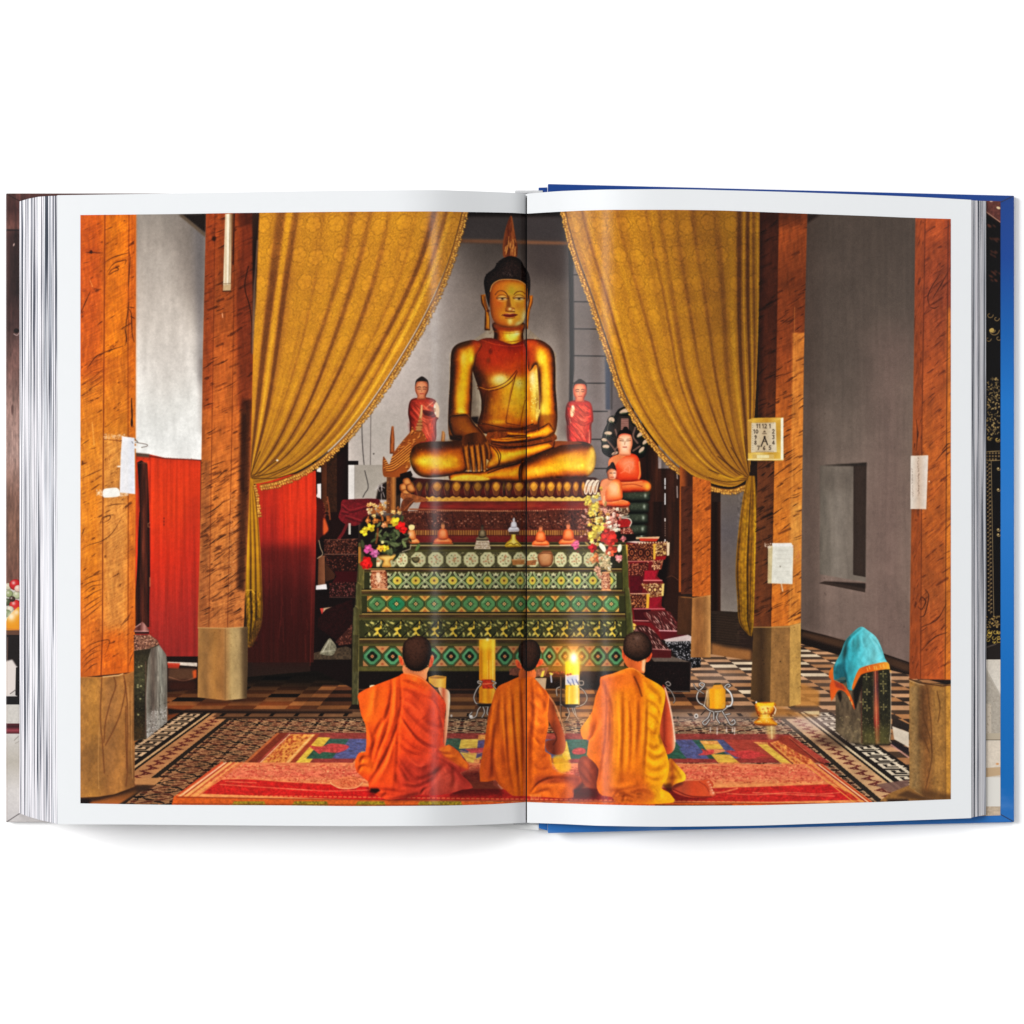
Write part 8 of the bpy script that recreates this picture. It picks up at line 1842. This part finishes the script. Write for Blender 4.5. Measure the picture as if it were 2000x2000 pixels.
def ink_mat(name, arr, rough=0.3, spec=0.12, gain=GAIN):
    m, nt, b = new_mat(name)
    t = nt.nodes.new("ShaderNodeTexImage"); t.image = image_from(name, arr); t.extension = 'EXTEND'
    g = nt.nodes.new("ShaderNodeMix"); g.data_type = 'RGBA'; g.blend_type = 'MULTIPLY'
    g.inputs[0].default_value = 1.0; g.inputs[7].default_value = (gain, gain, gain, 1)
    nt.links.new(t.outputs[0], g.inputs[6]); nt.links.new(g.outputs[2], b.inputs["Base Color"])
    setin(b, Roughness=rough); b.inputs["Specular IOR Level"].default_value = spec
    return m

# ---- table
S = 3.0
tbl = link_mesh("ground", [(-S, -S, 0), (S, -S, 0), (S, S, 0), (-S, S, 0)], [(0, 1, 2, 3)], m_table)
tbl["kind"] = "structure"

# ---- book root
book = bpy.data.objects.new("book", None); C.objects.link(book)
book["label"] = "large open hardback photo book showing a temple photograph across both pages"
book["category"] = "book"

# page height profile: height above the table (px) against px position
PL = np.array([(112, 100), (157, 102), (350, 108), (550, 113), (700, 116.5), (785, 118), (830, 113.5), (850, 108.7), (865, 104), (880, 98.5), (900, 90.6), (950, 70), (1000, 50), (1018, 42), (1027.2, 34)], float)
PR = np.array([(1028.8, 45), (1040, 46.3), (1060, 49), (1100, 55), (1150, 67), (1185, 77), (1215, 82.5), (1250, 84.5), (1350, 79), (1600, 63), (1800, 48), (1897, 41)], float)
# outlines of the leaves and of the printed picture, in px
TAB = {
 'ptL': [(112, 381.3), (240, 379.3), (450, 376), (700, 372), (850, 371.2), (900, 372.6), (1000, 376.5), (1027.2, 378.3)],
 'pbL': [(112, 1610), (240, 1610.3), (450, 1612), (700, 1613.5), (850, 1613), (950, 1610.6), (1027.2, 1606.8)],
 'ptR': [(1028.8, 378.3), (1050, 376.5), (1100, 373), (1200, 370), (1300, 369.5), (1450, 372.5), (1600, 377), (1800, 385), (1897, 390.3)],
 'pbR': [(1028.8, 1606.8), (1100, 1609.5), (1180, 1613), (1300, 1614.5), (1450, 1613), (1600, 1608.5), (1800, 1601.5), (1897, 1597.8)],
 'itL': [(157, 420), (350, 418), (450, 416.2), (550, 415), (700, 413.4), (850, 413), (910, 414), (950, 414.6), (1000, 415.7), (1027.2, 417.4)],
 'ibL': [(157, 1569), (350, 1572), (550, 1573), (700, 1574.3), (850, 1573.5), (950, 1571), (1027.2, 1566.6)],
 'itR': [(1028.8, 417.4), (1050, 416), (1098, 413.3), (1150, 411), (1200, 409.9), (1300, 409.8), (1400, 411), (1485, 414), (1575, 417.4), (1700, 422), (1787, 425.6), (1857, 427.6)],
 'ibR': [(1028.8, 1566.6), (1100, 1569), (1200, 1572), (1300, 1573.6), (1450, 1573), (1600, 1569.5), (1700, 1566.8), (1857, 1561)]}

def pchip(tab):
    x, y = tab[:, 0], tab[:, 1]
    h = np.diff(x); d = np.diff(y) / h
    m = np.zeros_like(x)
    m[1:-1] = np.where(d[:-1] * d[1:] > 0, 2 * d[:-1] * d[1:] / (d[:-1] + d[1:] + 1e-12), 0)
    m[0], m[-1] = d[0], d[-1]
    def f(q):
        q = np.asarray(q, float)
        i = np.clip(np.searchsorted(x, q) - 1, 0, len(x) - 2)
        t = (q - x[i]) / h[i]
        return (y[i] * (1 + 2 * t) * (1 - t) ** 2 + m[i] * h[i] * t * (1 - t) ** 2
                + y[i + 1] * t * t * (3 - 2 * t) + m[i + 1] * h[i] * t * t * (t - 1))
    return f
def smooth(f, a, b, s):
    # round the profile off so that the sheen has soft edges
    x = np.linspace(a, b, 1800); y = f(x)
    n = int(s / (x[1] - x[0])); k = np.hanning(2 * n + 3); k /= k.sum()
    yp = np.concatenate([2 * y[0] - y[n + 1:0:-1], y, 2 * y[-1] - y[-2:-n - 3:-1]])
    ys = np.convolve(yp, k, 'valid')
    return lambda q: np.interp(q, x, ys)
ZL = smooth(pchip(PL), 112, 1027.2, 30)
ZR = smooth(pchip(PR), 1028.8, 1897, 14)
TAB = {k: pchip(np.array(v, float)) for k, v in TAB.items()}

def sheet(name, xs, zf, ft, fb, mat, parent, lift=0.0, ny=24, canvas=None):
    xs = np.asarray(xs); nx = len(xs)
    zs = zf(xs) + lift
    V = []; U = []
    for x, z, t, bt in zip(xs, zs, ft(xs), fb(xs)):
        X = wx(x, z)
        for py in np.linspace(t, bt, ny):
            V.append((X, wy(py, z), z * K))
            if canvas:
                x0, yy0, w, h = canvas
                U.append(((x - x0) / w, 1.0 - (py - yy0) / h))
            else:
                U.append((0, 0))
    F = []
    for i in range(nx - 1):
        for j in range(ny - 1):
            a = i * ny + j
            F.append((a, a + 1, a + ny + 1, a + ny))
    return link_mesh(name, V, F, mat, parent, U, True)

CANVAS = (150.0, 400.0, 1720.0, 1184.0)
m_pic = ink_mat("printed_photograph_ink", paint_picture(), rough=0.18, spec=0.2, gain=GAIN)
for side, zf, e0, e1, p0, p1 in (("L", ZL, 112, 1026.9, 157, 1026.9), ("R", ZR, 1029.3, 1897, 1029.3, 1857)):
    a, bq = (780, 60) if side == "L" else (1260, 110)
    def spread(s, e):
        return np.concatenate([np.linspace(s, a, bq)[:-1], np.linspace(a, e, 170 - bq)])
    pg = sheet("page", spread(e0, e1), zf, TAB['pt' + side], TAB['pb' + side], m_paper, book)
    pg["label"] = ("left" if side == "L" else "right") + " page with white margins"
    pr = sheet("printed_photograph", spread(p0, p1), zf, TAB['it' + side], TAB['ib' + side], m_pic, pg, lift=0.5, canvas=CANVAS)
    pr["label"] = ("left half of the printed temple photograph with yellow curtain and red robed monk" if side == "L"
                   else "right half of the printed temple photograph with clock and blue cloth")

# ---- page blocks (the stacks of leaves under the open spread), fore edge fanned into steps
def leaf_mat(name, seed, dark):
    m, nt, b = new_mat(name)
    tc = nt.nodes.new("ShaderNodeTexCoord")
    def streak(sx, sy, off):
        mp = nt.nodes.new("ShaderNodeMapping")
        mp.inputs["Scale"].default_value = (sx, sy, 0.0)
        mp.inputs["Location"].default_value = (off, off * 2.3, 0)
        nn = nt.nodes.new("ShaderNodeTexNoise"); nn.inputs["Scale"].default_value = 1.0
        nn.inputs["Detail"].default_value = 3.0; nn.inputs["Roughness"].default_value = 0.65
        nt.links.new(tc.outputs["Object"], mp.inputs[0]); nt.links.new(mp.outputs[0], nn.inputs[0])
        return nn.outputs[0]
    def ramp(src, stops):
        rr = nt.nodes.new("ShaderNodeValToRGB")
        e = rr.color_ramp.elements
        while len(e) < len(stops):
            e.new(0.5)
        for el, (p, c) in zip(e, stops):
            el.position = p; el.color = (c[0], c[1], c[2], 1)
        nt.links.new(src, rr.inputs[0])
        return rr.outputs[0]
    base = ramp(streak(1700, 1.0, seed), [(0.34, (0.30, 0.32, 0.36)), (0.43, (0.58, 0.59, 0.62)), (0.51, (0.66, 0.625, 0.65)), (0.62, (0.72, 0.73, 0.74))])
    ink = ramp(streak(1300, 5.5, seed + 7.7), [(dark, (0.05, 0.06, 0.08)), (dark + 0.04, (0.40, 0.42, 0.46)), (dark + 0.09, (1, 1, 1)), (1.0, (1, 1, 1))])
    mx = nt.nodes.new("ShaderNodeMix"); mx.data_type = 'RGBA'; mx.blend_type = 'MULTIPLY'; mx.inputs[0].default_value = 1.0
    nt.links.new(base, mx.inputs[6]); nt.links.new(ink, mx.inputs[7])
    nt.links.new(mx.outputs[2], b.inputs["Base Color"])
    setin(b, Roughness=0.8); b.inputs["Specular IOR Level"].default_value = 0.1
    return m

def block(name, prof, mat, label, ft, fb):
    """prof: closed x/z outline in px, drawn out along the height of the leaves; edges kept hard"""
    V = []; F = []
    n = len(prof)
    for x, z in prof:
        V.append((wx(x, z), wy(fb(x), z), z * K))
    for x, z in prof:
        V.append((wx(x, z), wy(ft(x), z), z * K))
    for i in range(n):
        j = (i + 1) % n
        F.append((i, j, n + j, n + i))
    F.append(tuple(range(n - 1, -1, -1))); F.append(tuple(range(n, 2 * n)))
    o = link_mesh(name, V, F, mat, book)
    o["label"] = label
    return o

def ext(f, lo, hi, off):
    """leaf outline carried on over the fanned edge through (px, row) point lo or hi"""
    def g(x):
        if lo and x < lo[0][0]: return float(np.interp(x, [q[0] for q in lo[::-1]], [q[1] for q in lo[::-1]])) + off
        if hi and x > hi[0][0]: return float(np.interp(x, [q[0] for q in hi], [q[1] for q in hi])) + off
        return float(f(x)) + off
    return g

rng = random.Random(4)
def fan(x0, z0, x1, z1, n, bow):
    """stepped edge of loose leaves from the bottom (x0,z0) to the top (x1,z1)"""
    cuts = sorted(rng.random() for _ in range(n - 1))
    cuts = [0.0] + cuts + [1.0]
    out = []
    for a, bb in zip(cuts[:-1], cuts[1:]):
        def pt(t):
            return x0 + (x1 - x0) * t, z0 + (z1 - z0) * (t ** bow)
        xa, za = pt(a); xb, zb = pt(bb)
        lift = (zb - za) * 0.55
        out.append((xa, za)); out.append((xa + (xb - xa) * 0.12, za + lift))
    out.append((x1, z1))
    return out
BT = 13.0                                        # board thickness
xl = np.linspace(112, 1024, 60)
profL = fan(38, BT + 0.5, 112, 98.0, 34, 0.75)
profL += [(x, z - 2.0) for x, z in zip(xl[1:], ZL(xl)[1:])] + [(1024, BT + 0.5)]
block("page_block", profL, leaf_mat("leaf_edges_thick", 3.1, 0.42), "thick fanned stack of leaves on the left",
      ext(TAB['ptL'], [(112, 381.6), (95, 382), (75, 383.5), (55, 387.5), (38, 392.5)], None, .8), ext(TAB['pbL'], [(112, 1609.8), (80, 1603), (55, 1595.5), (38, 1589)], None, -.8))
def board_z(px):                                  # the back board rises towards the spine
    return BT + (1981.0 - px) / (1981.0 - 1070.0) * 20.0
xr = np.linspace(1032, 1897, 60)
profR = [(1032, 18)] + [(x, z - 2.0) for x, z in zip(xr, ZR(xr))]
fr = fan(1926, board_z(1926) + 1.2, 1898, 38.0, 10, 0.9)
profR = profR + fr[::-1][1:]
block("page_block", profR, leaf_mat("leaf_edges_thin", 9.4, 0.40), "thin stack of leaves on the right",
      ext(TAB['ptR'], None, [(1897, 390.5), (1926, 392)], .8), ext(TAB['pbR'], None, [(1897, 1597.5), (1926, 1592)], -.8))

# ---- covers
def board(name, corners, mat, uvs=None, label=None):
    """corners: four (px, py_top_or_bottom, ztop) as TL, TR, BR, BL of the upper face; thickness BT, bevelled rim"""
    import bmesh
    bm = bmesh.new()
    top = [bm.verts.new((wx(x, z), wy(y, z), z * K)) for x, y, z in corners]
    bot = [bm.verts.new((wx(x, z), wy(y, z), (z - BT + 0.4) * K)) for x, y, z in corners]
    bm.faces.new(top[::-1]); bm.faces.new(bot)
    for i in range(4):
        j = (i + 1) % 4
        bm.faces.new((top[i], top[j], bot[j], bot[i]))
    bmesh.ops.recalc_face_normals(bm, faces=bm.faces)
    bmesh.ops.bevel(bm, geom=list(bm.edges), offset=2.2 * K, segments=3, profile=0.6, affect='EDGES')
    uvl = bm.loops.layers.uv.new("UVMap")
    for f in bm.faces:
        for l in f.loops:
            z = l.vert.co.z / K
            px = 1000 + l.vert.co.x / K * D / (D - z); py = 1000 - l.vert.co.y / K * D / (D - z)
            l[uvl].uv = ((px - COV[0]) / COV[2], 1 - (py - COV[1]) / COV[3])
    me = bpy.data.meshes.new(name); bm.to_mesh(me); bm.free()
    me.materials.append(mat)
    o = bpy.data.objects.new(name, me); C.objects.link(o); o.parent = book
    if label: o["label"] = label
    return o

COV = (0.0, 370.0, 60.0, 1250.0)
m_front = ink_mat("front_cover_print", paint_cover_strip(), rough=0.35, spec=0.2)
front = board("front_cover", [(11.5, 377.5, BT), (930, 377.5, BT), (930, 1606, BT), (11.5, 1606, BT)], m_front,
              label="front cover board printed with brown wood and fruit")

# blue laminated back cover, procedural
m_blue, nt, b = new_mat("blue_laminate")
tc = nt.nodes.new("ShaderNodeTexCoord")
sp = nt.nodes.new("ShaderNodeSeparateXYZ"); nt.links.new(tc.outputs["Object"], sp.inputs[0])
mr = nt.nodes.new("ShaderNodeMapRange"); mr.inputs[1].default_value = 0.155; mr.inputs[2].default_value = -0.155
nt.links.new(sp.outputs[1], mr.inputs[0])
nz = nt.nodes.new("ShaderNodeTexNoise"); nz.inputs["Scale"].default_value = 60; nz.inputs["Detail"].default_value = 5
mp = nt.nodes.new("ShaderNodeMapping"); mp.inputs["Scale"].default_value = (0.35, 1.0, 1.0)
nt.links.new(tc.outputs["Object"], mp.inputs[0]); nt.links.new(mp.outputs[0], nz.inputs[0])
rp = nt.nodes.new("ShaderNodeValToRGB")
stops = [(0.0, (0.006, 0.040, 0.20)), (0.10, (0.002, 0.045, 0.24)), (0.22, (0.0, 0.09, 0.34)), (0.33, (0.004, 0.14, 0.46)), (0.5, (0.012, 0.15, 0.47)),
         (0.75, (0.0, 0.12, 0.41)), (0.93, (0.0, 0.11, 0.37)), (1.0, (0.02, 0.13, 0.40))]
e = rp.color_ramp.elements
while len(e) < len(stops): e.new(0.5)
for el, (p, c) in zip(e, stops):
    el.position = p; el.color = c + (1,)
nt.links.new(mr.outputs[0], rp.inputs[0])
# foam flecks low on the cover
r2 = nt.nodes.new("ShaderNodeMapRange"); r2.inputs[1].default_value = 0.56; r2.inputs[2].default_value = 0.72; r2.inputs[4].default_value = 0.45
nt.links.new(nz.outputs[0], r2.inputs[0])
r3 = nt.nodes.new("ShaderNodeMapRange"); r3.inputs[1].default_value = 0.90; r3.inputs[2].default_value = 1.0
nt.links.new(mr.outputs[0], r3.inputs[0])
mu = nt.nodes.new("ShaderNodeMath"); mu.operation = 'MULTIPLY'
nt.links.new(r2.outputs[0], mu.inputs[0]); nt.links.new(r3.outputs[0], mu.inputs[1])
mx = nt.nodes.new("ShaderNodeMix"); mx.data_type = 'RGBA'; mx.inputs[7].default_value = (0.25, 0.42, 0.70, 1)
nt.links.new(mu.outputs[0], mx.inputs[0]); nt.links.new(rp.outputs[0], mx.inputs[6])
nt.links.new(mx.outputs[2], b.inputs["Base Color"])
setin(b, Roughness=0.3); b.inputs["Specular IOR Level"].default_value = 0.25

zi = board_z(1070)
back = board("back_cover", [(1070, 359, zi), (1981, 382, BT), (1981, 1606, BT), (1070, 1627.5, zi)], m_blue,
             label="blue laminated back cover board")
def ztopboard(px): return board_z(px)

def strip(name, quads, mat, parent, uvbox=None, lift=0.6):
    V = []; F = []; U = []
    for q in quads:
        a = len(V)
        for (px, py) in q:
            z = ztopboard(px) + lift
            V.append((wx(px, z), wy(py, z), z * K))
            if uvbox:
                U.append(((px - uvbox[0]) / uvbox[2], 1 - (py - uvbox[1]) / uvbox[3]))
            else:
                U.append((0, 0))
        F.append((a, a + 3, a + 2, a + 1))
    return link_mesh(name, V, F, mat, parent, U)
m_end = ink_mat("endpaper_print", paint_endpaper(), rough=0.4, spec=0.12)
ep = strip("endpaper", [[(1890, 391.5), (1954, 393), (1954, 1592.5), (1890, 1594.5)]], m_end, back, (1920, 390, 36, 1206), lift=0.7)
ep["label"] = "dark endpaper printed with gold ornament"
# turned-in cover edges with mitred corners, a hair proud of the board
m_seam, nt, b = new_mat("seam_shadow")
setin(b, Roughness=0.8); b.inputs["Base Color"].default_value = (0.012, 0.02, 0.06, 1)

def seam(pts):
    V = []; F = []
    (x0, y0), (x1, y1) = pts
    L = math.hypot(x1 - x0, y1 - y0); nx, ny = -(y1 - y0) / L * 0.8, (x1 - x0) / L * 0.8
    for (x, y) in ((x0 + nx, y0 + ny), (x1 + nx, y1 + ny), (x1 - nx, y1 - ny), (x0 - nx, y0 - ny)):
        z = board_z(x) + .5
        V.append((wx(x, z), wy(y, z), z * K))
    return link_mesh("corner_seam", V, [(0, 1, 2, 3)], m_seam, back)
seam(((1955, 394.5), (1979, 383))); seam(((1955, 1591), (1979, 1604.5)))

def slab(name, top, bot, z, h, mat, parent, label=None):
    """flat block with a px outline: left-to-right points of its upper and lower edge"""
    out = list(top) + list(bot)[::-1]
    V = [(wx(x, z), wy(y, z), z * K) for x, y in out] + [(wx(x, z), wy(y, z), (z - h) * K) for x, y in out]
    n = len(out)
    F = [tuple(range(n - 1, -1, -1)), tuple(range(n, 2 * n))] + [(i, (i + 1) % n, n + (i + 1) % n, n + i) for i in range(n)]
    o = link_mesh(name, V, F, mat, parent)
    if label: o["label"] = label
    return o
slab("hinge", [(1052, 366.5), (1069, 366)], [(1052.5, 1617.5), (1069, 1622)], 24, 10, m_blue, back)
m_white, nt, b = new_mat("white_cover_cloth")
n = nt.nodes.new("ShaderNodeTexNoise"); n.inputs["Scale"].default_value = 300
mx = nt.nodes.new("ShaderNodeMix"); mx.data_type = 'RGBA'
mx.inputs[6].default_value = (0.66, 0.67, 0.66, 1); mx.inputs[7].default_value = (0.74, 0.74, 0.73, 1)
nt.links.new(n.outputs[0], mx.inputs[0]); nt.links.new(mx.outputs[2], b.inputs["Base Color"]); setin(b, Roughness=0.5)
slab("spine", [(905, 385), (1050, 382)], [(905, 1610.5), (960, 1614), (1052, 1621.5)], 22, 10, m_white, book, "pale lower end of the cover spine")
m_gutter_shade, nt, b = new_mat("gutter_shade_black")  # near-black for the added strip that paints shade into the gutter crease
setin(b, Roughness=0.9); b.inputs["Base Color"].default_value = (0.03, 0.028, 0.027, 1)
m_band, nt, b = new_mat("headband_cloth")
w = nt.nodes.new("ShaderNodeTexWave"); w.inputs["Scale"].default_value = 420; w.inputs["Distortion"].default_value = 1.5
mx = nt.nodes.new("ShaderNodeMix"); mx.data_type = 'RGBA'
mx.inputs[6].default_value = (0.30, 0.31, 0.32, 1); mx.inputs[7].default_value = (0.62, 0.62, 0.62, 1)
nt.links.new(w.outputs[0], mx.inputs[0]); nt.links.new(mx.outputs[2], b.inputs["Base Color"]); setin(b, Roughness=0.8)
def headband(px0, px1, py, r):
    V = []; F = []; m = 10; ns = 9
    for i in range(ns):
        x = px0 + (px1 - px0) * i / (ns - 1)
        for k in range(m):
            a = 2 * math.pi * k / m
            z = 24 + r * math.sin(a) + .8 * math.sin(i * 2.1); y = py + r * math.cos(a)
            V.append((wx(x, z), wy(y, z), z * K))
    for i in range(ns - 1):
        for k in range(m):
            F.append((i * m + k, i * m + (k + 1) % m, (i + 1) * m + (k + 1) % m, (i + 1) * m + k))
    return link_mesh("headband", V, F, m_band, book, smooth=True)
slab("gutter_shade", [(1022, 386), (1034, 386)], [(1022, 1602), (1034, 1602)], 27, 4, m_gutter_shade, book, "dark strip added as painted shade under the gutter gap")
headband(1006, 1060, 375.5, 3.6); headband(1003, 1052, 1607.5, 3.2)
